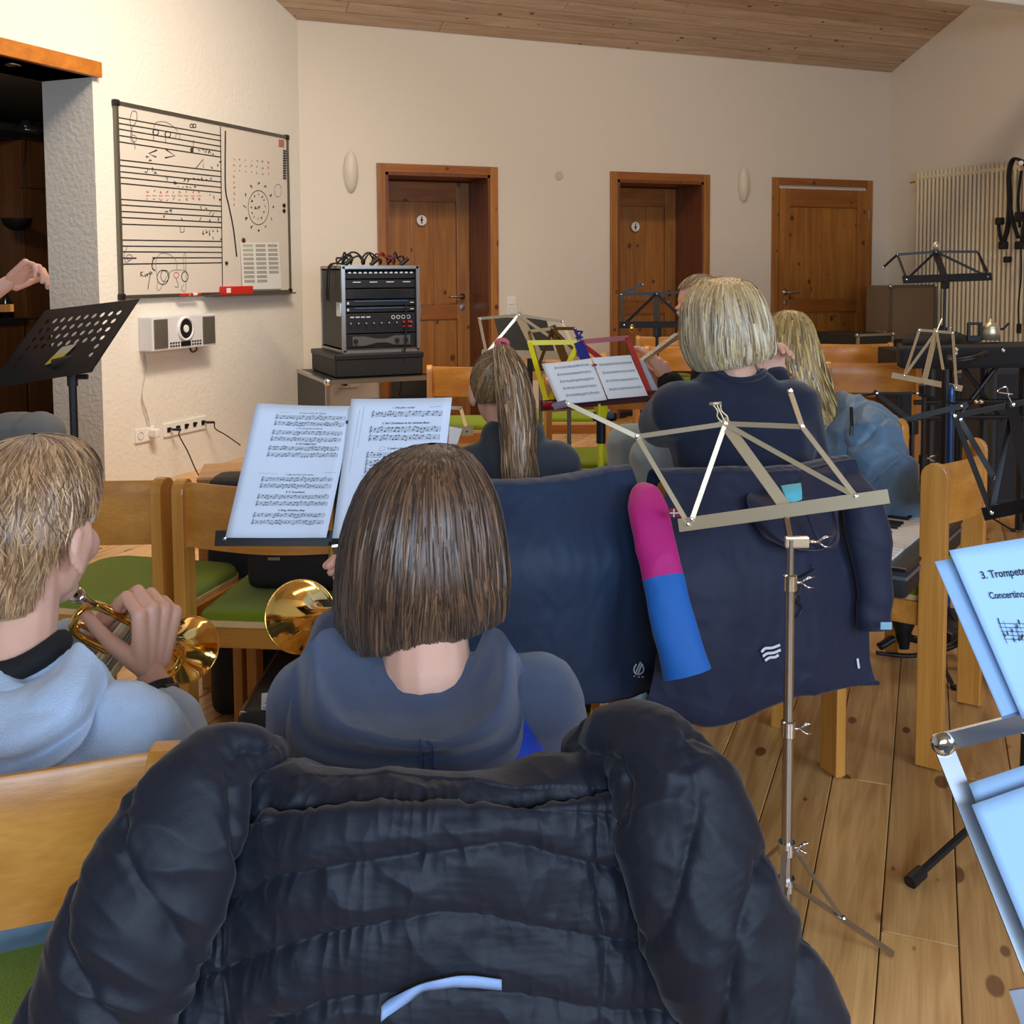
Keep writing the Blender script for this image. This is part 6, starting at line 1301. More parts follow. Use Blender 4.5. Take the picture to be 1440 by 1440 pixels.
shell_hair('hair', pw, rings, [(240, 212, 152), (216, 200, 172), (250, 238, 206), (132, 114, 92), (190, 164, 124)], 9000, lambda n: (rng.random(n)**1.5*.6, .94+.07*rng.random(n)), .0048, mask=mk2, seg=12, lay=(.94, 1.015), wave=(.002, 1.5), aspread=.05, clump=.06, roots=((226, 180, 84), 2.4, .6), shellcol=(120, 100, 70), smask=lambda a, t: bool(mk2(np.array([a]), np.array([t]))[0]) and t < .97)
# ---------------------------------------------------------------- long-haired player
dL = 3.35; root = fpt(1130, 800, 3.4); pl_ = person('child with long loose blond hair and a blue striped top', root)
fL = nv(HF-HR*.1-UP*.1); hc = at(1112, 490, dL); hp, LL, RLh = headp(hc, fL, UP, .92)
hips = fpt(1140, 900, 3.42)+UP*.55; shL, shR = at(1085, 580, 3.32), at(1170, 585, 3.32); nb_ = at(1125, 545, 3.34)
elL, elR = at(1080, 650, 3.4), at(1168, 650, 3.40); wrL, wrR = at(1110, 600, 3.6), at(1130, 600, 3.62)
kn = [hips+HF*.36-HR*.1, hips+HF*.36+HR*.1]
torso = [('c', hips+UP*.04-HR*.05, hips+UP*.04+HR*.05, .12, .12), ('c', hips+UP*.1, nb_-UP*.05, .11, .07), ('c', shL, shR, .045, .045)]
arms = [('c', shL, elL, .044, .036), ('c', elL, wrL, .036, .024), ('c', shR, elR, .044, .036), ('c', elR, wrR, .036, .024)]
legs = [('c', hips-HR*.07, kn[0], .075, .055), ('c', hips+HR*.07, kn[1], .075, .055), ('c', kn[0], kn[0]*[1, 1, 0]+UP*.08, .052, .035), ('c', kn[1], kn[1]*[1, 1, 0]+UP*.08, .052, .035)]
h1 = handp(wrL, nv(UP*.8+HF*.4), nv(HR), nv(-HF), [(50, 50, 30)]*4, .8); h2 = handp(wrR, nv(UP*.8+HF*.4), nv(-HR), nv(-HF), [(50, 50, 30)]*4, .8)
body(pl_, torso+arms+legs, hp+[('c', hc-UP*.05, nb_, .040, .048)], [h1, h2]); eyes(pl_, LL, .92)
def stripe(V, Nn, Fc):
    ii = np.array([f[0] for f in Fc]); z = V[ii, 2]+.012*np.sin(V[ii, 0]*30); return ((z*60) % 1 > .5).astype(np.int32)
garment(pl_, 'striped_top', torso+arms, [mat('stripe_navy', (30, 48, 92), .9), mat('stripe_white', (196, 206, 220), .9)], .014, .009, 24, .005, 43, fn=stripe)
garment(pl_, 'trousers', legs+[('c', hips-HR*.05, hips+HR*.05, .13, .13)], M_royal, .014, .012, 30, .004, 44)
for k in kn: shoe(pl_, k*[1, 1, 0], HF, M_shoe, .9)
rings = [ringpx(0, 436, 1106, 1114, dL, .01), ringpx(.05, 441, 1092, 1128, dL, .06), ringpx(.14, 455, 1085, 1138, dL, .09), ringpx(.26, 480, 1080, 1146, dL-.01, .1), ringpx(.42, 515, 1080, 1157, dL-.03, .095), ringpx(.6, 550, 1090, 1170, dL-.06, .075), ringpx(.78, 580, 1108, 1180, dL-.09, .06), ringpx(.92, 600, 1128, 1183, dL-.11, .045), ringpx(1., 612, 1142, 1178, dL-.11, .035)]
mk3 = face_open(-PI/2-.1, .9)
shell_hair('hair', pl_, rings, [(224, 188, 110), (176, 142, 88), (244, 216, 146), (112, 86, 58), (150, 120, 84)], 7000, lambda n: (rng.random(n)**1.5*.5, .85+.15*rng.random(n)), .0052, mask=mk3, seg=16, lay=(.88, 1.03), wave=(.007, 2.2), aspread=.12, clump=.12, roots=((190, 160, 90), 2., .4), shellcol=(110, 92, 64), smask=lambda a, t: bool(mk3(np.array([a]), np.array([t]))[0]) and t < .94)
# ---------------------------------------------------------------- the player with pulled-back hair, half hidden
dM = 4.02; root = fpt(1010, 800, 4.15); pm = person('person with pulled-back light brown hair bowed over a flute, mostly hidden', root)
fM = nv(-HR*.85-HF*.5-UP*.35); hc = at(985, 432, dM); hp, LM, RM = headp(hc, fM, nv(UP-HR*.25), 1.0)
hips = fpt(1045, 800, 4.15)+UP*.56; shL, shR = at(1010, 530, 3.9), at(1020, 525, 4.22); nb_ = at(1010, 500, 4.04)
elL, elR = at(968, 585, 3.84), at(975, 575, 4.2); wrL, wrR = at(941, 535, 3.8), at(933, 548, 3.88)
torso = [('c', hips+UP*.04, hips+UP*.1, .15, .14), ('c', hips+UP*.1, nb_-UP*.08, .14, .09), ('c', shL, shR, .05, .05)]
arms = [('c', shL, elL, .05, .043), ('c', elL, wrL*.93+elL*.07, .042, .032), ('c', shR, elR, .05, .042), ('c', elR, wrR, .042, .028)]
kn = [at(884, 646, 4.12), at(918, 664, 3.85)]; kn[0][2] = .575; kn[1][2] = .57
legs = [('c', hips, kn[0], .09, .066), ('c', hips, kn[1], .09, .066), ('c', kn[0], kn[0]*[1, 1, 0]+UP*.08, .064, .046), ('c', kn[1], kn[1]*[1, 1, 0]+UP*.08, .064, .046)]
h1 = handp(wrL, nv(UP*.75-HR*.45), nv(-HR*.5+HF*.8), nv(UP*.3-HR*.9+HF*.1), [(35, 55, 30), (40, 55, 30), (45, 55, 30), (45, 55, 30)], 1.0, tdir=nv(HF+UP*.4))
h2 = handp(at(926, 552, 3.86), nv(UP*.8-HR*.4), nv(HR*.5-HF*.5), nv(-HR), [(50, 50, 30)]*4, 1.)
body(pm, torso+legs+arms[2:], hp+[('c', hc-UP*.05+HR*.03, nb_, .048, .055), ('c', elL, wrL, .035, .024)], [h1, h2]); eyes(pm, LM)
garment(pm, 'black_top', torso+arms, MATS['black_cotton'], .014, .011, 20, .005, 53)
mat('dark_denim', (50, 58, 72), .9); garment(pm, 'jeans', legs+[('c', hips-HR*.06, hips+HR*.06, .14, .14)], MATS['pale_denim'], .018, .012, 26, .006, 54)
for k in kn: shoe(pm, k*[1, 1, 0], fM*[1, 1, 0], M_shoe)
cr = LM(0, -.012, .028); rad3 = np.array((.082, .101, .094)); td = nv(np.array([0, -.85, .3])); n = 4500
th = rng.random(n)*2*PI; co = rng.uniform(-.55, .98, n); si = np.sqrt(1-co**2); e1 = nv(np.cross(td, [1, 0, 0])); e2 = np.cross(td, e1)
Dst = td[None]*co[:, None]+(e1[None]*np.cos(th)[:, None]+e2[None]*np.sin(th)[:, None])*si[:, None]; ok = ~((Dst[:, 1] > .25) & (Dst[:, 2] < .72)) & (Dst[:, 2] > -.3); Dst = Dst[ok]; n = len(Dst)
ff = np.linspace(0, 1, 8)[None, :, None]; Dm = Dst[:, None, :]*(1-ff)+td[None, None, :]*ff; Dm /= np.linalg.norm(Dm, axis=2, keepdims=True)
ribbons(cr+(Dm*rad3*(1+.02*rng.random((n, 1, 1))))@RM.T, Dm@RM.T, .0045, palette(n, [(176, 140, 96), (140, 108, 72), (200, 168, 120)], .3), 'hair', pm)
mb = MB(); mb.ell(LM(0, -.12, .05), (.035, .03, .035), None, 16); mb.build('hair_bun', mat('bun_brown', (150, 116, 78), .6, bump=1., bscale=80), pm, smooth=True)
# ---------------------------------------------------------------- the conductor at the left edge
dC = 3.9; root = fpt(-190, 700, 4.0); pc = person('person in grey jeans at the left edge raising one hand to conduct', root)
hips = at(-190, 640, 4.0); nb_ = at(-200, 330, 4.0); hc = at(-190, 240, 3.98); hp, LC_, RC = headp(hc, nv(HR*.8-HF*.6), UP, 1.02)
sh1, sh2 = at(-150, 370, 3.86), at(-250, 370, 4.1); el1 = at(-95, 470, 3.75); wr1 = at(8, 400, 3.8); el2 = at(-200, 480, 4.0); wr2 = at(-110, 560, 3.9)
k1, k2 = at(55, 612, 3.85), at(0, 640, 4.1); f1 = k1*[1, 1, 0]-HR*.1; f2 = k2*[1, 1, 0]-HR*.1
torso = [('c', hips-HF*.06, hips+HF*.06, .15, .15), ('c', hips+UP*.1, nb_-UP*.1, .15, .11), ('c', sh1, sh2, .06, .06)]
arms = [('c', sh1, el1, .055, .046), ('c', sh2, el2, .055, .046), ('c', el2, wr2, .045, .03)]
legs = [('c', hips, k1, .105, .076), ('c', hips, k2, .105, .076), ('c', k1, f1+UP*.09, .074, .05), ('c', k2, f2+UP*.09, .074, .05)]
dh = nv(wr1-el1)
hC = handp(wr1+dh*.01, nv(HR*.8+UP*.58), nv(HR*.35-UP*.8-HF*.1), nv(HF*.5-HR*.1-UP*.6), [(35, 45, 25), (38, 48, 25), (42, 50, 25), (46, 50, 25)], 1.1, tdir=nv(HR*.8+UP*.35+HF*.45), thumb=(5, 5, 5))
hC2 = handp(wr2, nv(HR-UP*.2), nv(-UP), nv(-HF), [(20, 30, 20)]*4, 1.0)
body(pc, torso+arms+legs, hp+[('c', hc-UP*.05, nb_, .055, .06), ('c', el1, wr1, .043, .027), ('c', wr1, wr1+dh*.01, .027, .026)], [hC, hC2]); eyes(pc, LC_)
garment(pc, 'dark_top', torso+arms+[('c', el1, el1*.6+wr1*.4, .045, .042)], MATS['dark_denim'], .014, .012, 18, .006, 63)
garment(pc, 'grey_jeans', legs+[('c', hips-HF*.06, hips+HF*.06, .15, .15)], mat('grey_denim', (108, 110, 112), .88, var=.15, vscale=25, bump=.4, bscale=500), .012, .009, 22, .007, 64)
for k, f_ in ((k1, f1), (k2, f2)): shoe(pc, f_, HR, M_shoe, 1.1)
g = [('s', cr, (.1, .1, .1))]
cr = LC_(0, -.015, .03); n = 2500; th = rng.random(n)*2*PI; zz = rng.uniform(-.4, 1, n); D0 = np.stack([np.sqrt(1-zz**2)*np.cos(th), np.sqrt(1-zz**2)*np.sin(th), zz], 1); ok = ~((D0[:, 1] > .3) & (D0[:, 2] < .6)); D0 = D0[ok]; n = len(D0)
ff = np.linspace(0, 1, 5)[None, :, None]; Dm = D0[:, None, :]+np.array([0, -.2, -.3])*ff; Dm /= np.linalg.norm(Dm, axis=2, keepdims=True); ribbons(cr+(Dm*np.array((.083, .102, .095)))@RC.T, Dm@RC.T, .006, palette(n, [(90, 70, 50), (60, 46, 36)], .3), 'hair', pc)
# high wooden stool under the conductor
t = thing('wooden_stool', 'high wooden stool the conducting person sits on, its bar at the left edge', 'stool', fpt(-190, 700, 4.0)); c = fpt(-190, 700, 4.0); sz = hips[2]-.17
mb = MB(); mb.lathe(c+UP*(sz-.03), UP, [(0, 0), (0, .16), (.03, .17), (.03, 0)], 28); mb.build('seat', M_beech, t)
for k in range(4): a = k*PI/2+.4; mb = MB(); mb.cyl(c+UP*.005+hd(math.degrees(a))*.2, c+UP*(sz-.03)+hd(math.degrees(a))*.12, .018, 10); mb.build('leg', M_beech, t)
t = thing('wooden_rail', 'orange wooden rail end poking in at the left edge under the raised hand', 'rail', at(-20, 433, 4.3)*[1, 1, 0]); mb = MB(); a, b = at(17, 433, 4.3), at(-150, 438, 4.3)
mb.bar(a, b, .03, .03, UP); mb.build('top_rail', M_beech, t)
for p_ in (a*.8+b*.2, b): mb = MB(); mb.bar(p_-UP*.015, p_*[1, 1, 0]+UP*.002, .03, .03, HF); mb.build('post', M_beech, t)
# ================================================================ coats hung over the chairs
def ctop(c, head, u, off, z):
    return np.array([c[0], c[1], 0])+hr(head)*(u*.235)-hd(head)*(.058*max(math.cos(u*PI/2), 0)**1.3+off)+UP*z
def crest(c, head, e=1.12, k=9, lift=(0, 0)):
    us = np.linspace(-e, e, k); f = lambda o, z: [ctop(c, head, u, o, z+(lift[0]*(1-u)/2+lift[1]*(1+u)/2)) for u in us]
    return [f(-.045, .70), f(-.038, .772), f(-.012, .794), f(.018, .792), f(.042, .765)]
def gnorm(A):
    n = np.cross(np.gradient(A, axis=1), np.gradient(A, axis=0)); n /= np.linalg.norm(n, axis=2, keepdims=True)+1e-9
    c = np.sign(np.sum(n*(CAMP-A), axis=2).mean()); return n*c
def quilt(A, D, N_, puff=.02, wid=.020, wr=.004, seed=1, kx=60., run=None):
    """puffed quilting: D = distance from the nearest seam at each grid point; creases gather along the seams"""
    e = np.exp(-(D/wid)**1.1); Q = A.reshape(-1, 3)
    g = sins(Q*np.array([1, 1, .35]), kx, seed, 6).reshape(D.shape); g2 = sins(Q, kx*.38, seed+5, 6).reshape(D.shape); g3 = sins(Q, kx*2.2, seed+7, 6).reshape(D.shape)
    h = puff*(1-e)+wr*(1-np.abs(g)*2)*np.exp(-D/(wid*2.2))+wr*1.3*(1-np.abs(g2)*2.2)+wr*.35*g3*np.exp(-D/(wid*3))
    return A+N_*h[..., None], h
def tubegrid(P, R, nu, nvv, flat=.8, a0=0., closed_ends=True):
    P = catm(P, nu); R = catm(np.array(R)[:, None]*np.ones((1, 3)), nu)[:, 0]; T = np.gradient(P, axis=0); out = np.zeros((nu, nvv, 3)); Nn = np.zeros((nu, nvv, 3))
    th = np.linspace(0, 2*PI, nvv, endpoint=False); L = np.concatenate([[0], np.cumsum(np.linalg.norm(np.diff(P, axis=0), axis=1))])
    for i in range(nu):
        t = nv(T[i]); a = nv(np.cross(t, HF)); b = np.cross(t, a)
        d_ = np.outer(np.cos(th), a)+np.outer(np.sin(th), b)*flat; out[i] = P[i]+d_*R[i]; Nn[i] = np.outer(np.cos(th), a)+np.outer(np.sin(th), b)
    return out, Nn, np.repeat(L[:, None], nvv, 1), th
def capped(mb, G):
    mb.grid(G, closed=True); n = G.shape[1]
    for r in (0, -1):
        c = G[r].mean(0); b = len(mb.v); mb.v.append(tuple(c)); row = [tuple(p) for p in G[r]]; mb.v.extend(row); mb.f += [(b, b+1+k, b+1+(k+1) % n) for k in range(n)]; mb.mi += [mb.cur]*n
M_puf = mat('navy_nylon', (19, 23, 36), .6, spec=.4, bump=.08, bscale=400, sheen=.12)
# ---- the big puffer jacket
tj = thing('puffer_jacket', 'dark navy quilted puffer jacket draped over the nearest chair back', 'jacket', cPuff+UP*.2)
rowsJ = [[(320, 1160, 0.915), (450, 1150, 0.880), (600, 1144, 0.875), (740, 1140, 0.880), (895, 1140, 0.915)],
         [(290, 1250, 0.915), (450, 1245, 0.875), (600, 1240, 0.870), (740, 1235, 0.875), (925, 1240, 0.915)],
         [(255, 1340, 0.915), (430, 1335, 0.875), (600, 1330, 0.870), (750, 1325, 0.875), (965, 1330, 0.915)],
         [(200, 1430, 0.915), (420, 1430, 0.875), (600, 1425, 0.870), (770, 1425, 0.875), (1015, 1430, 0.915)],
         [(165, 1540, 0.915), (420, 1545, 0.885), (600, 1540, 0.880), (780, 1540, 0.885), (1050, 1540, 0.915)],
         [(160, 1680, 0.935), (420, 1685, 0.905), (600, 1685, 0.900), (780, 1685, 0.905), (1050, 1680, 0.935)]]
NU, NV = 420, 380
A = loft(crest(cPuff, 23.5, 1.0, 9, (-.005, .012))+[X_(r) for r in rowsJ], NU, NV); Nm = gnorm(A)
px, py = proj_np(A.reshape(-1, 3)); px, py = px.reshape(NV, NU), py.reshape(NV, NU)
mpp = .92/1490
def ycurve(pts): xs_, ys_ = zip(*pts); return lambda x: np.interp(x, xs_, ys_)
seamsJ = [[(200, 1195), (350, 1160), (420, 1150), (600, 1136), (840, 1142), (1100, 1150)], [(250, 1290), (316, 1268), (400, 1226), (500, 1206), (700, 1180), (1000, 1250)], [(250, 1390), (318, 1360), (400, 1325), (500, 1296), (620, 1272), (760, 1300), (1000, 1330)],
          [(250, 1480), (330, 1460), (450, 1400), (600, 1378), (760, 1400), (1000, 1420)], [(200, 1560), (330, 1540), (600, 1470), (1000, 1500)], [(200, 1650), (600, 1580), (1000, 1600)]]
D = np.full(px.shape, 9.)
for s_ in seamsJ: D = np.minimum(D, np.abs(py-ycurve(s_)(px))*mpp*.95)
vs = [[(1060, 345), (1200, 322), (1300, 314), (1440, 318), (1700, 320)], [(1060, 842), (1150, 834), (1240, 830), (1320, 846), (1440, 838), (1700, 840)]]
for s_ in vs: yy, xx = zip(*s_); D = np.minimum(D, np.where(py > 1110, np.abs(px-np.interp(py, yy, xx))*mpp+.002, 9))
D = np.where(py < 1115, np.maximum(D, .05), D)
Aq, hq = quilt(A, D, Nm, .009, .010, .0024, 3, 230., None)
# long diagonal drag folds
Qf = A.reshape(-1, 3); Aq = Aq+Nm*(folds(Qf, 15, 77, .006, nv(UP+HR*.35), .35)+folds(Qf, 45, 78, .0022, nv(UP-HR*.5), .4)).reshape(px.shape)[..., None]
mb = MB(); mb.grid(Aq); mb.build('jacket_back', M_puf, tj, smooth=True)
def puffsleeve(par, cl, half, d, seamsp, m, name, seed, fa_=.006, nu=260, nvv=120, flat=.66, puff=.007, tilt=.5, wr=.0024, wid=.009, kx=230.):
    P = [at(x, y, dd) for (x, y), dd in zip(cl, d)]; R = [h*dd/1490 for h, dd in zip(half, d)]
    G, Nn, L, th = tubegrid(P, R, nu, nvv, flat)
    Ls = L+tilt*.05*np.cos(th)[None, :]+.012*np.sin(2*th)[None, :]; Dm = np.abs((Ls/seamsp+.5) % 1-.5)*seamsp
    G2, _ = quilt(G, Dm, Nn, puff, wid, wr, seed, kx, None); G2 = G2+Nn*folds(G.reshape(-1, 3), 16 if fa_ < .008 else 26, seed+3, fa_).reshape(L.shape)[..., None]
    # taper shut at the top
    mb = MB(); capped(mb, G2); return mb.build(name, m, par, smooth=True), G2
def mm(h): return [x*.93 for x in h]
puffsleeve(tj, [(375, 1075), (318, 1078), (262, 1145), (222, 1240), (178, 1335), (138, 1430), (100, 1530), (75, 1650)], mm([26, 46, 78, 92, 96, 92, 86, 74]), [.99, .935, .895, .88, .875, .875, .875, .875], .083, M_puf, 'jacket_sleeve', 11, tilt=-1.1)
puffsleeve(tj, [(820, 1062), (885, 1052), (938, 1112), (968, 1200), (1008, 1300), (1062, 1400), (1100, 1500), (1130, 1620)], mm([26, 48, 80, 92, 98, 100, 96, 84]), [.99, .935, .895, .88, .875, .875, .875, .875], .083, M_puf, 'jacket_sleeve', 21, tilt=1.0)
# reflective strip following the surface
def onsurf(x, y, A_=None):
    k = np.argmin((px-x)**2+(py-y)**2); i, j = divmod(k, NU); return Aq[i, j]+Nm[i, j]*.004
cen = catm([(540, 1402, 0), (565, 1388, 0), (596, 1370, 0), (625, 1362, 0), (660, 1362, 0), (704, 1372, 0)], 40)
def smooth_rows(R_, k=3):
    R_ = np.array(R_)
    for _ in range(k): R_[1:-1] = (R_[:-2]+2*R_[1:-1]+R_[2:])/4
    return R_
lo = smooth_rows([onsurf(x, y+7) for x, y, _ in cen], 6); up_ = smooth_rows([onsurf(x, y-9) for x, y, _ in cen], 6); lo -= HF*.003; up_ -= HF*.003
mb = MB(); mb.grid(np.array([up_, (up_+lo)/2-HF*.001, lo])); mb.build('reflective_strip', mat('reflective_grey', (140, 166, 208), .5), tj, smooth=True, solid=.0012)
# ---- teal jacket with the pink and blue sleeve
M_teal = mat('teal_softshell', (22, 48, 78), .6, bump=.15, bscale=500, sheen=.15); M_pink = mat('pink_softshell', (204, 30, 134), .62, bump=.15, bscale=500, sheen=.2); M_cyb = mat('bright_blue_softshell', (22, 108, 200), .62, bump=.15, bscale=500, sheen=.2)
t1 = thing('softshell_jacket', 'teal jacket with one pink and bright blue sleeve hung over a chair', 'jacket', cJ1+UP*.3)
def coat(par, rows, m, seed, amp=.008, k=11., nu=170, nvv=150, axis=UP, name='jacket_back', sq=.35, fine=.0015):
    A = loft([X_(r) if isinstance(r[0], tuple) else r for r in rows], nu, nvv); Nm_ = gnorm(A); w = np.linspace(0, 1, nvv)[:, None]**.8
    h = folds(A.reshape(-1, 3), k, seed, amp, axis, sq).reshape(nvv, nu)*(.35+.65*w)+folds(A.reshape(-1, 3), 55, seed+2, fine).reshape(nvv, nu)
    A = A+Nm_*h[..., None]; mb = MB(); mb.grid(A); return mb.build(name, m, par, smooth=True), A, Nm_
dj = 2.44
o_, A1, N1 = coat(t1, crest(cJ1, 2, 1.13)+[[(576, 780, 2.2), (700, 785, 2.2), (800, 785, 2.24), (926, 775, 2.38)],
      [(585, 860, 2.2), (700, 865, 2.2), (800, 865, 2.25), (926, 858, 2.38)], [(600, 930, 2.22), (700, 935, 2.23), (810, 935, 2.28), (926, 920, 2.40)], [(618, 984, 2.24), (700, 986, 2.26), (806, 988, 2.31), (870, 984, 2.36), (926, 966, 2.42)],
      [(620, 980, 2.27), (700, 982, 2.29), (806, 984, 2.34), (870, 980, 2.39), (924, 962, 2.45)]], M_teal, 101, .006, 9)
seam_on(A1, .90, .90, .05, .97, .0014, t1, mat('seam_dark', (14, 30, 48), .8), .001, 60)
def softsleeve(par, cl, half, d, m, name, seed, nu=110, nvv=72, flat=.62, amp=.004, k=26, cuff=None, t0=0, t1_=1.):
    P = [at(x, y, dd) for (x, y), dd in zip(cl, d)]; R = [h*dd/1490 for h, dd in zip(half, d)]
    G, Nn, L, th = tubegrid(P, R, nu, nvv, flat); G = G+Nn*folds(G.reshape(-1, 3), k, seed, amp).reshape(L.shape)[..., None]
    i0, i1 = int(t0*(nu-1)), int(t1_*(nu-1)); mb = MB(); capped(mb, G[i0:i1+1]); return mb.build(name, m, par, smooth=True), G
cl = [(903, 684), (907, 697), (914, 730), (922, 765), (931, 808), (942, 855), (954, 902), (967, 948)]; hw = [9, 22, 28, 28, 28, 29, 31, 33]; dd_ = [2.40, 2.36, 2.31, 2.28, 2.25, 2.22, 2.20, 2.19]
softsleeve(t1, cl, hw, dd_, M_pink, 'upper_sleeve', 5, t1_=.60, amp=.003); softsleeve(t1, cl, [h*1.01 for h in hw], dd_, M_cyb, 'lower_sleeve', 5, t0=.595, amp=.003)
mb = MB(); mb.tube([at(924, 900, 2.40), at(926, 935, 2.40), at(926, 970, 2.41)], .006, 6, flat=.5); mb.build('lining_edge', M_cyb, t1)
mb = MB(); P_ = [(962, 956), (958, 966), (961, 976), (957, 988), (959, 999)]; mb.tube(catm([at(x, y, 2.30) for x, y in P_], 24), [.004+.002*math.sin(k*1.3) for k in range(24)], 6); mb.build('zip_pull_cord', M_black, t1)
# emblem
def emb(mb, pts, w, dfn): 
    P_ = catm([dfn(x, y) for x, y in pts], max(6, len(pts)*4)) if len(pts) > 2 else np.array([dfn(*p) for p in pts])
    T = np.gradient(P_, axis=0); s_ = np.cross(T, HF); s_ /= np.linalg.norm(s_, axis=1)[:, None]; V = []
    for p, q_ in zip(P_, s_): V += [p+q_*w/2, p-q_*w/2]
    mb.add(V, [(2*i, 2*i+1, 2*i+3, 2*i+2) for i in range(len(P_)-1)])
x1, y1 = proj_np(A1.reshape(-1, 3)); 
def nearf(A_, x_, y_, off):
    F_ = A_.reshape(-1, 3)
    def f(x, y): k = np.argmin((x_-x)**2+(y_-y)**2); p = F_[k]; return at(x, y, dep(p)-off)
    return f
f1_ = nearf(A1, x1, y1, .008); M_logo = mat('logo_white', (220, 226, 232), .6)
mb = MB()
for P_ in ([(895, 934), (892, 939), (892, 945), (896, 949)], [(901, 931), (894, 946)], [(903, 933), (897, 948)], [(903, 934), (905, 940), (904, 945), (898, 949)], [(891, 951), (893, 951)], [(897, 952), (900, 952)], [(903, 951), (905, 953)]): emb(mb, P_, .0028, f1_)
mb.build('white_logo', M_logo, t1)
# ---- navy jacket
M_nvj = mat('navy_softshell', (20, 30, 58), .66, bump=.15, bscale=500, sheen=.2)
t2 = thing('softshell_jacket', 'long navy jacket with three white stripes low on its back, hung over a chair', 'jacket', cJ2+UP*.3)
o_, A2, N2 = coat(t2, crest(cJ2, 2, 1.13)+[[(930, 800, 2.26), (1010, 800, 2.28), (1080, 800, 2.32), (1150, 790, 2.38), (1226, 790, 2.47)],
      [(926, 880, 2.26), (1010, 890, 2.27), (1080, 885, 2.32), (1150, 880, 2.37), (1226, 870, 2.46)], [(918, 950, 2.27), (1010, 965, 2.28), (1080, 950, 2.33), (1150, 940, 2.37), (1228, 930, 2.46)],
      [(908, 990, 2.28), (1004, 1014, 2.29), (1080, 986, 2.34), (1150, 969, 2.38), (1237, 966, 2.46)], [(910, 986, 2.31), (1004, 1008, 2.32), (1080, 982, 2.37), (1150, 965, 2.41), (1234, 962, 2.48)]], M_nvj, 131, .012, 8)
softsleeve(t2, [(1196, 672), (1212, 712), (1224, 765), (1229, 820), (1230, 860), (1231, 884)], [18, 28, 29, 26, 24, 23], [2.5, 2.44, 2.42, 2.42, 2.42, 2.42], M_nvj, 'jacket_sleeve', 7, amp=.004)
softsleeve(t2, [(938, 960), (926, 978), (914, 992), (904, 1000)], [14, 15, 15, 14], [2.40, 2.36, 2.34, 2.33], M_black if False else mat('black_navy_cuff', (16, 18, 26), .7), 'inner_sleeve', 8, amp=.001)
mb = MB(); mb.rbox(at(916, 984, 2.30), (.042, .004, .016), rotm(nv(HR-UP*.5), HF, nv(UP+HR*.5)), r=.0015); mb.build('cuff_tab', mat('tab_blue_grey', (120, 146, 164), .6), t2)
mb = MB(); mb.rbox(at(1246, 880, 2.36), (.026, .004, .017), rotm(HR, HF, UP), r=.0015); mb.build('cuff_tab', mat('tab_pale_blue', (140, 190, 214), .6), t2)
hd_ = loft([X_([(1062, 690, 2.40), (1100, 680, 2.42), (1140, 664, 2.46), (1176, 650, 2.50)]), X_([(1050, 700, 2.34), (1090, 715, 2.33), (1145, 705, 2.38), (1186, 672, 2.47)]), X_([(1058, 730, 2.32), (1098, 752, 2.28), (1150, 752, 2.31), (1182, 705, 2.42)]),
            X_([(1074, 752, 2.32), (1110, 768, 2.28), (1158, 770, 2.30), (1180, 735, 2.40)]), X_([(1086, 760, 2.35), (1118, 772, 2.33), (1158, 772, 2.34), (1178, 748, 2.42)])], 80, 60)
Nn_ = gnorm(hd_); hd_ = hd_+Nn_*folds(hd_.reshape(-1, 3), 22, 9, .005, nv(HR+UP*.4)).reshape(hd_.shape[:2])[..., None]; mb = MB(); mb.grid(hd_); mb.build('hood', M_nvj, t2, smooth=True)
ed = catm(X_([(1128, 700, 2.335), (1140, 735, 2.285), (1158, 768, 2.27), (1176, 764, 2.30), (1177, 740, 2.36), (1168, 700, 2.40)]), 40); mb = MB(); mb.tube(ed, .0035, 8); mb.build('hood_edge', M_nvj, t2, smooth=True)
li = loft([X_([(1098, 684, 2.33), (1110, 682, 2.335), (1126, 680, 2.35)]), X_([(1102, 694, 2.30), (1114, 692, 2.305), (1127, 690, 2.32)]), X_([(1108, 706, 2.30), (1116, 706, 2.30), (1127, 703, 2.31)])], 20, 16); mb = MB(); mb.grid(li); mb.build('turquoise_lining', mat('turquoise_lining', (96, 196, 214), .7), t2, smooth=True, solid=.002)
x2, y2 = proj_np(A2.reshape(-1, 3)); f2_ = nearf(A2, x2, y2, .010)
for P_ in ([(1071, 917), (1076, 912), (1086, 911), (1097, 907)], [(1073, 923), (1079, 919), (1088, 918), (1098, 914)], [(1076, 929), (1082, 925), (1090, 924), (1095, 921)]): mb = MB(); emb(mb, P_, .0058, f2_); mb.build('white_stripe', M_logo, t2, solid=.0006)
mb = MB(); emb(mb, [(1206, 926), (1208, 940)], .005, f2_); mb.build('hem_label', M_logo, t2)
mb = MB()
for P_ in ([(1142, 793), (1144, 800), (1136, 806), (1124, 812)], [(1122, 815), (1126, 826), (1121, 836)], [(1116, 846), (1120, 836), (1125, 842), (1119, 848)], [(1121, 846), (1128, 855), (1124, 864), (1116, 870)]): mb.tube(catm([f2_(x, y) for x, y in P_], 16), .0018, 6)
tag(mb.build('drawstring', M_black, t2), kind='stuff')
mb = MB(); c = at(950, 721, 2.262); mb.rbox(c, (.026, .004, .018), rotm(HR, HF, UP), r=.001); fl_ = mb.build('red_tab', mat('red_tab', (150, 22, 40), .6), t2)
mb = MB(); mb.rbox(c-HF*.0028, (.026, .001, .0028), rotm(HR, HF, UP), r=.0002, k=1); mb.rbox(c-HF*.0028-HR*.004, (.003, .001, .018), rotm(HR, HF, UP), r=.0002, k=1); mb.build('white_cross', M_logo, fl_)
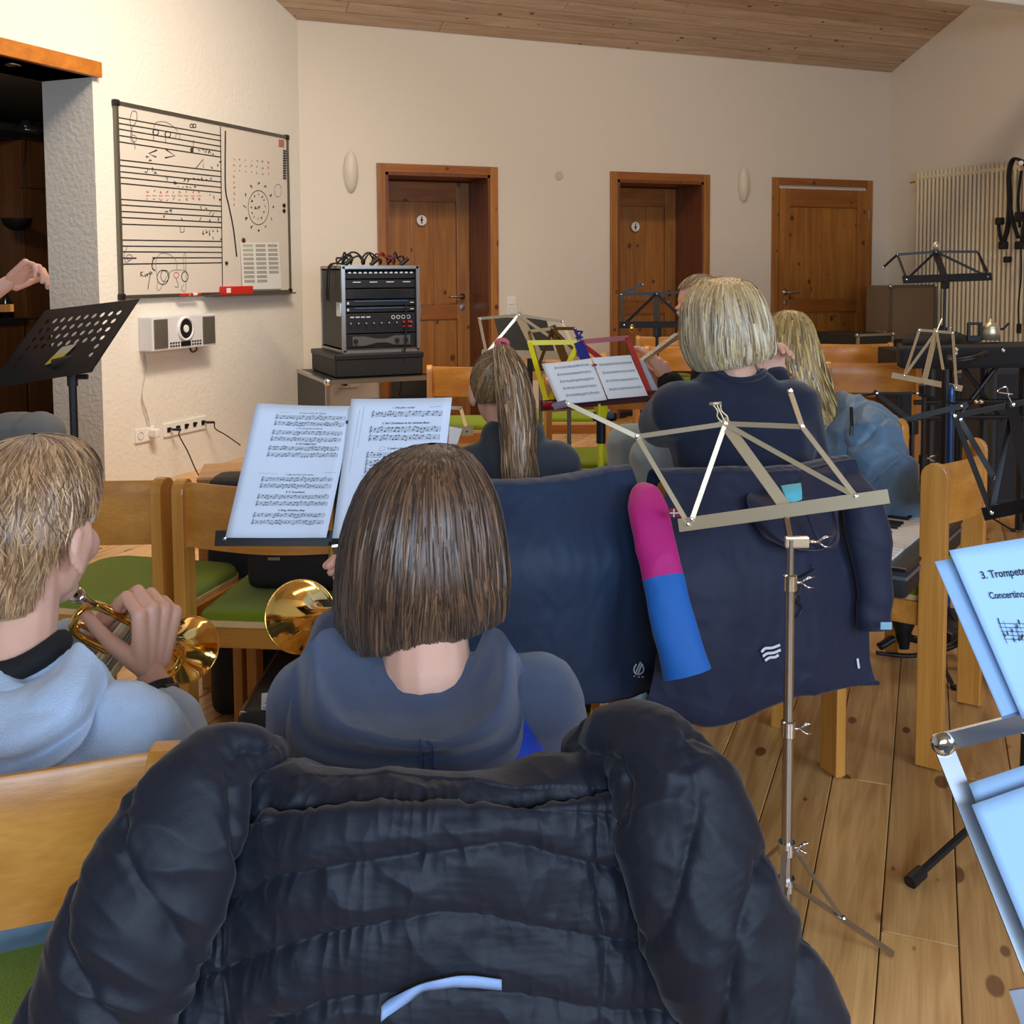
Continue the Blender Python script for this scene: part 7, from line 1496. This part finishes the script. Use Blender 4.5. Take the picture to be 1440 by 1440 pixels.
# ---- light blue padded jacket
M_lbj = mat('dusty_blue_nylon', (92, 122, 148), .5, bump=.2, bscale=150, sheen=.2)
t3 = thing('padded_jacket', 'dusty light blue padded jacket hung over the chair of the long-haired child', 'jacket', cL+UP*.3)
A3g = loft([X_([(1165, 600, 3.40), (1190, 575, 3.42), (1235, 592, 3.40)]), X_([(1162, 590, 3.30), (1172, 572, 3.28), (1188, 562, 3.26), (1222, 570, 3.24), (1256, 590, 3.22)]), X_([(1160, 630, 3.20), (1172, 625, 3.17), (1194, 610, 3.14), (1230, 610, 3.14), (1262, 620, 3.16)]),
            X_([(1140, 690, 3.19), (1166, 690, 3.16), (1200, 685, 3.13), (1240, 680, 3.13), (1276, 680, 3.16)]), X_([(1130, 770, 3.2), (1170, 770, 3.17), (1210, 768, 3.14), (1250, 765, 3.14), (1284, 760, 3.18)]), X_([(1140, 850, 3.22), (1180, 850, 3.2), (1220, 848, 3.18), (1250, 845, 3.18), (1280, 840, 3.2)])], 150, 130)
Nn_ = gnorm(A3g); sx, sy = proj_np(A3g.reshape(-1, 3)); sy = sy.reshape(130, 150); sx = sx.reshape(130, 150); Dq = np.abs(((sy+.25*sx)/46+.5) % 1-.5)*46*3.2/1490
A3g, _ = quilt(A3g, Dq, Nn_, .008, .010, .007, 4, 90.); A3g = A3g+Nn_*folds(A3g.reshape(-1, 3), 22, 14, .010, nv(UP-HR*.3), .5).reshape(130, 150)[..., None]; mb = MB(); mb.grid(A3g); mb.build('jacket_back', M_lbj, t3, smooth=True)
puffsleeve(t3, [(1212, 584), (1228, 606), (1240, 650), (1252, 700), (1264, 745), (1272, 790)], mm([20, 34, 38, 39, 36, 30]), [3.2, 3.12, 3.08, 3.06, 3.06, 3.06], .105, M_lbj, 'jacket_sleeve', 31, .009, 160, 90, wr=.005, puff=.011, wid=.010, flat=.5, kx=110.)
mb = MB(); mb.tube([at(1197, 573, 3.12), at(1198, 600, 3.09), at(1197, 612, 3.09)], .005, 6); mb.build('zip_cord', M_black, t3)
# ================================================================ instruments
def trumpet(label, mouth, bell, upv):
    x = nv(np.array(bell)-np.array(mouth)); L = np.linalg.norm(np.array(bell)-np.array(mouth)); up = nv(np.array(upv, float)-x*np.dot(upv, x)); y = np.cross(up, x)   # y = player's left
    s = L/.48; O = np.array(mouth)-y*(.012*s)
    def p(a, b, c): return O+(x*a+y*b+up*c)*s
    t = thing('trumpet', label, 'trumpet', O+x*L*.5-up*.06)
    def tb(name, pts, r, m=M_brass, n=None, seg=12):
        mb = MB(); mb.tube(catm([p(*q_) for q_ in pts], n or len(pts)*8) if len(pts) > 2 else [p(*q_) for q_ in pts], (np.array(r)*s) if np.ndim(r) == 0 else r*s, seg); return mb.build(name, m, t, smooth=True)
    mb = MB(); mb.lathe(p(0, 0, 0), x, [(0, .004*s), (0, .0132*s), (.004*s, .0135*s), (.018*s, .0095*s), (.03*s, .0058*s), (.075*s, .0052*s), (.075*s, 0)], 20); mb.build('mouthpiece', M_chrome, t, smooth=True)
    tb('leadpipe', [(.06, 0, 0), (.40, 0, 0)], .0062, n=2)
    tb('tuning_slide', [(.33, 0, 0), (.385, 0, 0), (.415, 0, -.010), (.424, 0, -.032), (.415, 0, -.052), (.385, 0, -.062), (.255, 0, -.062)], .0072, n=60)
    for a in (.30, .345): 
        mb = MB(); mb.tube([p(a, 0, 0), p(a+.012, 0, 0)], .0088*s, 12); mb.build('ferrule', M_nickel, t, smooth=False)
    yb = .034
    tb('bell_bow', [(.20, yb*.4, -.062), (.14, yb, -.062), (.10, yb, -.054), (.088, yb, -.030), (.10, yb, -.008), (.13, yb, 0), (.16, yb, 0)], .0066, n=60)
    pr = [(.15+.33*f, .0066+.0035*f+.047*(max(0, f-.25)/.75)**5.2+.009*(max(0, f-.3)/.7)**2) for f in np.linspace(0, 1, 44)]; pr.append((.4815, pr[-1][1]+.001)); pr.append((.483, pr[-1][1]-.001))
    inn = [(a_+.0012, max(b_-.0016, .001)) for a_, b_ in pr[::-1][1:36]]
    mb = MB(); mb.lathe(p(0, yb, 0), x, [(a_*s, b_*s) for a_, b_ in pr+inn], 56); mb.build('bell', M_brass, t, smooth=True)
    mb = MB(); rim = pr[-2]; a_ = [p(rim[0], yb, 0)+(y*math.cos(k)+up*math.sin(k))*rim[1]*s for k in np.linspace(0, 2*PI, 48, endpoint=False)]; mb.tube(a_, .0016*s, 8, closed=True); mb.build('bell_rim', M_brass, t, smooth=True)
    for k in range(3):
        a = .205+k*.028; mb = MB(); mb.lathe(p(a, yb*.5, -.105), up, [(0, 0), (0, .0108*s), (.006*s, .0122*s), (.012*s, .0112*s), (.014*s, .0112*s), (.115*s, .0112*s), (.117*s, .0125*s), (.124*s, .0122*s), (.128*s, .006*s), (.128*s, .003*s), (.148*s, .003*s)], 20); v = mb.build('valve', M_nickel if k != 1 else M_steel, t, auto=40)
        mb = MB(); mb.lathe(p(a, yb*.5, .043), up, [(0, 0), (0, .0085*s), (.003*s, .009*s), (.005*s, .0075*s), (.005*s, 0)], 18); mb.build('finger_button', M_chrome, v, smooth=True)
    tb('first_slide', [(.20, yb*.9, -.045), (.15, yb*1.5, -.045), (.14, yb*1.6, -.052), (.15, yb*1.5, -.06), (.20, yb*.9, -.06)], .0052, n=40)
    tb('third_slide', [(.27, yb*.2, -.045), (.35, -.004, -.036), (.362, -.004, -.043), (.35, -.004, -.050), (.27, yb*.2, -.062)], .0055, n=40)
    mb = MB(); c = p(.32, -.016, -.043); mb.tube([c+(x*math.cos(k)+up*math.sin(k))*.012*s for k in np.linspace(0, 2*PI, 20, endpoint=False)], .0018*s, 6, closed=True); mb.build('finger_ring', M_brass, t, smooth=True)
    mb = MB(); mb.tube([p(.19, 0, .004), p(.186, -.004, .022), p(.192, -.006, .026)], .0022*s, 6); mb.build('finger_hook', M_brass, t, smooth=True)
    for a in (.13, .36): mb = MB(); mb.tube([p(a, 0, 0), p(a, yb, 0)], .0028*s, 8); mb.build('brace', M_nickel, t)
    mb = MB(); mb.tube([p(.395, .0, -.060), p(.395, .012, -.068), p(.42, .012, -.072)], .003*s, 8); mb.build('water_key', M_brass, t)
    return t
trumpet('gold trumpet played by the fair-haired child', at(100, 832, 1.50), at(274, 921, 1.86), UP+HR*.45)
trumpet('gold trumpet showing its bell left of the brown-haired child', at(560, 848, 1.44), at(440, 866, 1.82), UP+HR*.1)
def flute(label, a, b):
    x = nv(b-a); t = thing('flute', label, 'flute', a); mb = MB(); mb.cyl(a, b, .0095, 14); mb.build('tube', M_chrome, t, smooth=False); L = np.linalg.norm(b-a); up = nv(UP-x*x[2]-HF*.6)
    mb = MB(); mb.tube([a+x*.03, a+x*.12], .0112, 14); mb.build('head_joint', M_chrome, t)
    for k in range(13):
        c = a+x*(L*(.34+k*.048))+up*.0095; mb = MB(); mb.lathe(c, up, [(0, .008), (.003, .009), (.005, .008), (.005, 0)], 14); mb.build('key', M_steel, t)
    mb = MB(); mb.cyl(a+x*L*.32+up*.004+np.cross(x, up)*.011, a+x*L*.96+up*.004+np.cross(x, up)*.011, .002, 6); mb.build('key_rod', M_steel, t); return t
flute('silver flute held slanting down by the half-hidden player', at(976, 455, 3.84), at(898, 513, 3.72)); flute('silver flute of the blond-bobbed player, showing right of the neck', at(1000, 497, 3.0), at(1118, 535, 2.86))
# ================================================================ cases, keyboard, gear
def rotz(head): a = hr(head); return rotm(a, np.cross(UP, a), UP)
c = cB+hd(30)*.27; t = thing('instrument_case', 'black instrument case lying on the green seat behind the printed sheets', 'case', c+UP*.46)
R = rotz(30); mb = MB(); mb.rbox(c+UP*.515+hr(30)*.035, (.36, .24, .105), R, r=.03, k=4); mb.build('case_lower', M_blackm, t, auto=50); mb = MB(); mb.rbox(c+UP*.60+hr(30)*.02, (.40, .28, .075), R, r=.03, k=4); mb.build('case_lid', M_blackm, t, auto=50)
mb = MB(); mb.rbox(c+UP*.545-hd(30)*.122-hr(30)*.07, (.03, .004, .008), R, r=.001); mb.build('clasp', M_steel, t)
c = fpt(385, 700, 3.02); t = thing('wooden_crate', 'brown wooden crate edge behind the black case, left of the printed sheets', 'crate', fpt(385, 700, 3.3)); ct = at(284, 668, 3.2)[2]; mb = MB(); mb.rbox(fpt(385, 700, 3.32)+UP*ct/2, (.44, .25, ct), rotz(12), r=.006); mb.build('crate_body', M_beechp, t)
t = thing('instrument_case', 'black case standing behind the printed sheets, only its rounded top showing', 'case', c); zt_ = at(310, 668, 3.0)[2]; mb = MB(); mb.rbox(c+UP*(zt_/2+.002), (.36, .16, zt_), rotz(18), r=.05, k=4); mb.build('case_body', M_blackm, t, auto=50)
c = fl(402, 1118); t = thing('trumpet_case', 'black upright case with a paper label standing on the floor beside the brown-haired child', 'case', c); zt = at(405, 945, dep(c))[2]
R = rotm(HR, HF, UP); mb = MB(); mb.rbox(c+UP*(zt/2)+HR*.02, (.16, .42, zt), R, r=.03, k=4); mb.build('case_body', M_blackm, t, auto=50)
mb = MB(); mb.rbox(c+UP*(zt*.965)+HR*.02-HF*.0, (.150, .40, .012), R, r=.004); mb.build('metal_rim', M_steel, t)
e_ = c-HF*.2132
dd2 = dep(e_); mb = MB(); mb.prism([at(368, 975, dd2), at(393, 972, dd2), at(393, 1022, dd2), at(367, 1016, dd2)], -HF*.0012); lb_ = mb.build('paper_label', mat('label_paper', (206, 204, 200), .8), t)
mb = MB()
for y_, x_0, x_1 in ((983, 374, 390), (988, 372, 388), (995, 370, 392), (1003, 371, 383)): a, b = at(x_0, y_, dd2-.003), at(x_1, y_+1, dd2-.003); mb.add([a, b, b-UP*.0018, a-UP*.0018], [(0, 1, 2, 3)])
tag(mb.build('label_print', M_ink, lb_), kind='stuff')
mb = MB(); mb.tube([at(371, 1032, dd2-.004), at(374, 1056, dd2-.006)], .004, 8); mb.build('zip_pull', M_steel, t)
# keyboard case on the side chair
c = cS+hd(hS)*.18+hr(hS)*(-.05); R = rotz(hS); t = thing('keyboard_instrument', 'black-cased small keyboard lying across the seat of the chair seen from the side', 'keyboard', c+UP*.46)
mb = MB(); mb.rbox(c+UP*.495, (.66, .30, .07), R, r=.012); mb.build('case_base', M_blackm, t, auto=50); mb = MB(); mb.rbox(c+UP*.533, (.67, .31, .010), R, r=.004); mb.build('case_rim', M_black, t); mb = MB(); mb.rbox(c+UP*.512, (.668, .308, .010), R, r=.003); mb.build('steel_band', mat('band_grey', (90, 92, 96), .4), t)
for k in range(20): mb = MB(); mb.rbox(c+UP*.541+hr(hS)*(-.285+k*.030)-hd(hS)*.03, (.0275, .15, .008), R, r=.002, k=1); mb.build('white_key', M_white, t)
for k in range(20):
    if k % 7 in (0, 1, 3, 4, 5): mb = MB(); mb.rbox(c+UP*.548+hr(hS)*(-.270+k*.030)+hd(hS)*.005, (.014, .085, .008), R, r=.002, k=1); mb.build('black_key', M_black, t)
# black floor stand base around the side chair, dark mat
t = thing('floor_stand_base', 'black curved stand legs lying low on the floor behind the side-on chair', 'stand', fl(1268, 905))
for P_, r_ in (([(1236, 910, .03), (1262, 896, .06), (1290, 900, .06), (1320, 912, .05), (1345, 905, .07), (1375, 888, .12)], .016), ([(1232, 918, .02), (1275, 922, .02), (1300, 920, .02)], .010), ([(1372, 915, .05), (1392, 935, .04), (1430, 975, .03)], .022), ([(1395, 880, .1), (1410, 900, .1), (1440, 925, .05)], .016)):
    mb = MB(); mb.tube(catm([atz(x, y, z) for x, y, z in P_], 30), r_, 8, flat=.7); mb.build('stand_leg', M_black, t, smooth=True)
h_ = atz(1270, 898, .06); mb = MB(); mb.lathe(h_-UP*.03, UP, [(0, 0), (0, .02), (.05, .025), (.12, .05), (.2, .03), (.2, 0)], 16); mb.build('stand_foot_hub', M_black, t, auto=40); mb = MB(); mb.tube([h_+UP*.15, h_+UP*.36], .02, 12); mb.build('stand_tube', M_black, t)
for x, y in ((1388, 926), (1405, 945), (1337, 895)): mb = MB(); mb.rbox(atz(x, y, .06), (.05, .05, .04), r=.01); mb.build('stand_joint', M_black, t)
mb = MB(); P_ = [fl(1376, 668), fl(1480, 640), fl(1520, 700), fl(1384, 706)]; mb.prism([p+UP*.001 for p in P_], UP*.008); tag(mb.build('floor_mat', mat('black_mat', (30, 30, 32), .9, bump=.5, bscale=200)), 'black mat on the floor at the right behind the black stand', 'mat')
# right-hand gear: keyboard stand, speakers, pole
def gbox(name, label, cat, x0, x1, y0, y1, d, depth_, m, zb=None, fit=None, extra=None, onfloor=False):
    a, b = at(x0, y1, d), at(x1, y0, d); w = np.dot(b-a, HR); z0 = 0. if onfloor else a[2]; z1 = b[2]; c = (a+b)/2+HF*depth_/2; c[2] = (z0+z1)/2
    t = thing(name, label, cat, [c[0], c[1], z0]); mb = MB(); mb.rbox(c, (w, depth_, z1-z0), rotm(HR, HF, UP), r=.012, k=3); mb.build(fit or 'body', m, t, auto=50)
    if extra: extra(t, c, w, z0, z1, depth_)
    return t
def spk(t, c, w, z0, z1, dp):
    f = c-HF*(dp/2); mb = MB(); mb.rbox(f-HF*.004+UP*0, (w-.05, .008, (z1-z0)-.06), rotm(HR, HF, UP), r=.004); mb.build('grille', mat('speaker_grille', (40, 42, 46), .6, bump=.6, bscale=500), t)
    mb = MB(); mb.rbox([c[0], c[1], z1-.004]-HF*.0, (.16, .03, .02), rotm(HR, HF, UP), r=.006); mb.build('carry_handle', M_black, t)
gbox('loudspeaker', 'dark grey loudspeaker box on the floor at the right edge', 'speaker', 1396, 1462, 517, 640, 5.6, .4, mat('speaker_grey', (50, 53, 58), .6), onfloor=True, extra=spk, fit='cabinet')
gbox('loudspeaker', 'dark loudspeaker box low behind the blue pole', 'speaker', 1345, 1392, 530, 640, 6.75, .3, mat('speaker_dark', (34, 36, 40), .6), onfloor=True, extra=spk, fit='cabinet')
gbox('amplifier_box', 'dark amplifier box behind the narrow nickel stand', 'amplifier', 1262, 1340, 492, 600, 6.3, .35, M_blackm, onfloor=True, extra=spk, fit='cabinet')
t = thing('keyboard_stand', 'black keyboard stand with crossing bars carrying a long covered keyboard', 'stand', fpt(1370, 560, 5.0))
dk = 5.0
mb = MB(); a, b = at(1262, 500, dk+.1), at(1475, 498, dk-.1); mb.bar(a, b, .34, .10, UP); mb.build('covered_keyboard', mat('black_cover', (20, 20, 22), .75, bump=.5, bscale=30), t, bevel=.02)
mb = MB(); mb.tube([at(1262, 512, dk), at(1478, 512, dk-.1)], .012, 8); mb.build('cross_tube', M_black, t)
for y_ in (548, 570): mb = MB(); mb.tube([at(1285, y_+18, dk-.05), at(1470, y_+16, dk-.1)], .012, 8); mb.build('cross_tube', M_black, t)
for x in (1310, 1385, 1440):
    mb = MB(); p_ = at(x, 500, dk-.02); mb.tube([p_, p_*[1, 1, 0]+UP*.01], .02, 8); mb.build('stand_upright', M_black, t)
for a, b in (((1345, 505), (1410, 590)), ((1410, 505), (1345, 590)), ((1384, 505), (1340, 520))): mb = MB(); mb.tube([at(*a, dk-.05), at(*b, dk-.05)], .012, 8); mb.build('cross_bar', M_black, t)
for x, y in ((1345, 492), (1411, 493), (1373, 565), (1380, 565), (1344, 497), (1386, 497)): mb = MB(); mb.ell(at(x, y, dk-.2), (.011, .011, .011)); mb.build('bolt_head', M_chrome, t, smooth=True)
mb = MB(); mb.tube(catm([at(1335, 503, dk-.25), at(1337, 508, dk-.3), at(1352, 507, dk-.3), at(1372, 503, dk-.3), at(1386, 497, dk-.25)], 24), .014, 8); mb.build('grip_tube', M_black, t, smooth=True)
t = thing('blue_pole', 'upright dark blue pole standing behind the side-on chair', 'pole', fpt(1338, 650, 3.7)); p_ = at(1338, 540, 3.7)
mb = MB(); mb.lathe(p_*[1, 1, 0]+UP*.03, UP, [(0, .0), (0, .0125), (p_[2]-.07, .0125), (p_[2]-.045, .011), (p_[2]-.03, .004), (p_[2]-.03, 0)], 16); mb.build('blue_tube', mat('blue_anodised', (50, 78, 118), .3, .6), t, auto=50)
mb = MB(); mb.lathe(p_*[1, 1, 0]+UP*.002, UP, [(0, 0), (0, .12), (.015, .12), (.03, .02), (.03, 0)], 24); mb.build('round_base', M_black, t)
mb = MB(); p2 = at(1330, 520, 3.75); mb.tube([p2*[1, 1, 0]+UP*.02, p2], .013, 10); mb.build('black_tube', M_black, t)
# cone-shaped black bag, milk jug and cup on top
p_ = at(1318, 484, 5.15); t = thing('black_bag', 'black pointed bag heaped on the keyboard under the tall black stand', 'bag', p_); V, Nn, Fc = blob([('s', p_+UP*.01, (.20, .12, .05)), ('c', p_-HR*.03, at(1322, 462, 5.15), .07, .015), ('s', p_+HR*.1, (.12, .1, .03))], .01, 4); V = V+Nn*folds(V, 24, 8, .008)[:, None]; mesh_part(V, Fc, 'bag_body', M_web, t)
p_ = at(1393, 478, 5.05); t = thing('milk_jug', 'small silvery jug with a spout handle standing on the covered keyboard', 'jug', p_)
mb = MB(); mb.lathe(p_, UP, [(0, 0), (0, .042), (.04, .045), (.06, .038), (.065, .04), (.08, .02), (.09, .008), (.1, .008), (.1, 0)], 24); mb.build('jug_body', M_nickel, t, smooth=True)
mb = MB(); mb.tube(catm([p_+HR*.04+UP*.05, p_+HR*.06+UP*.055, p_+HR*.085+UP*.08], 10), .006, 8); mb.build('spout', M_black, t)
p_ = at(1370, 478, 5.05); t = thing('picture_frame', 'small black open frame standing on the covered keyboard', 'frame', p_)
for dx, dz_, w, h in ((-.028, .04, .012, .085), (.028, .04, .012, .085), (0, .078, .06, .012), (0, .006, .06, .03)): mb = MB(); mb.rbox(p_+HR*dx+UP*dz_, (w, .02, h), rotm(HR, HF, UP), r=.003); mb.build('frame_side', M_black, t)
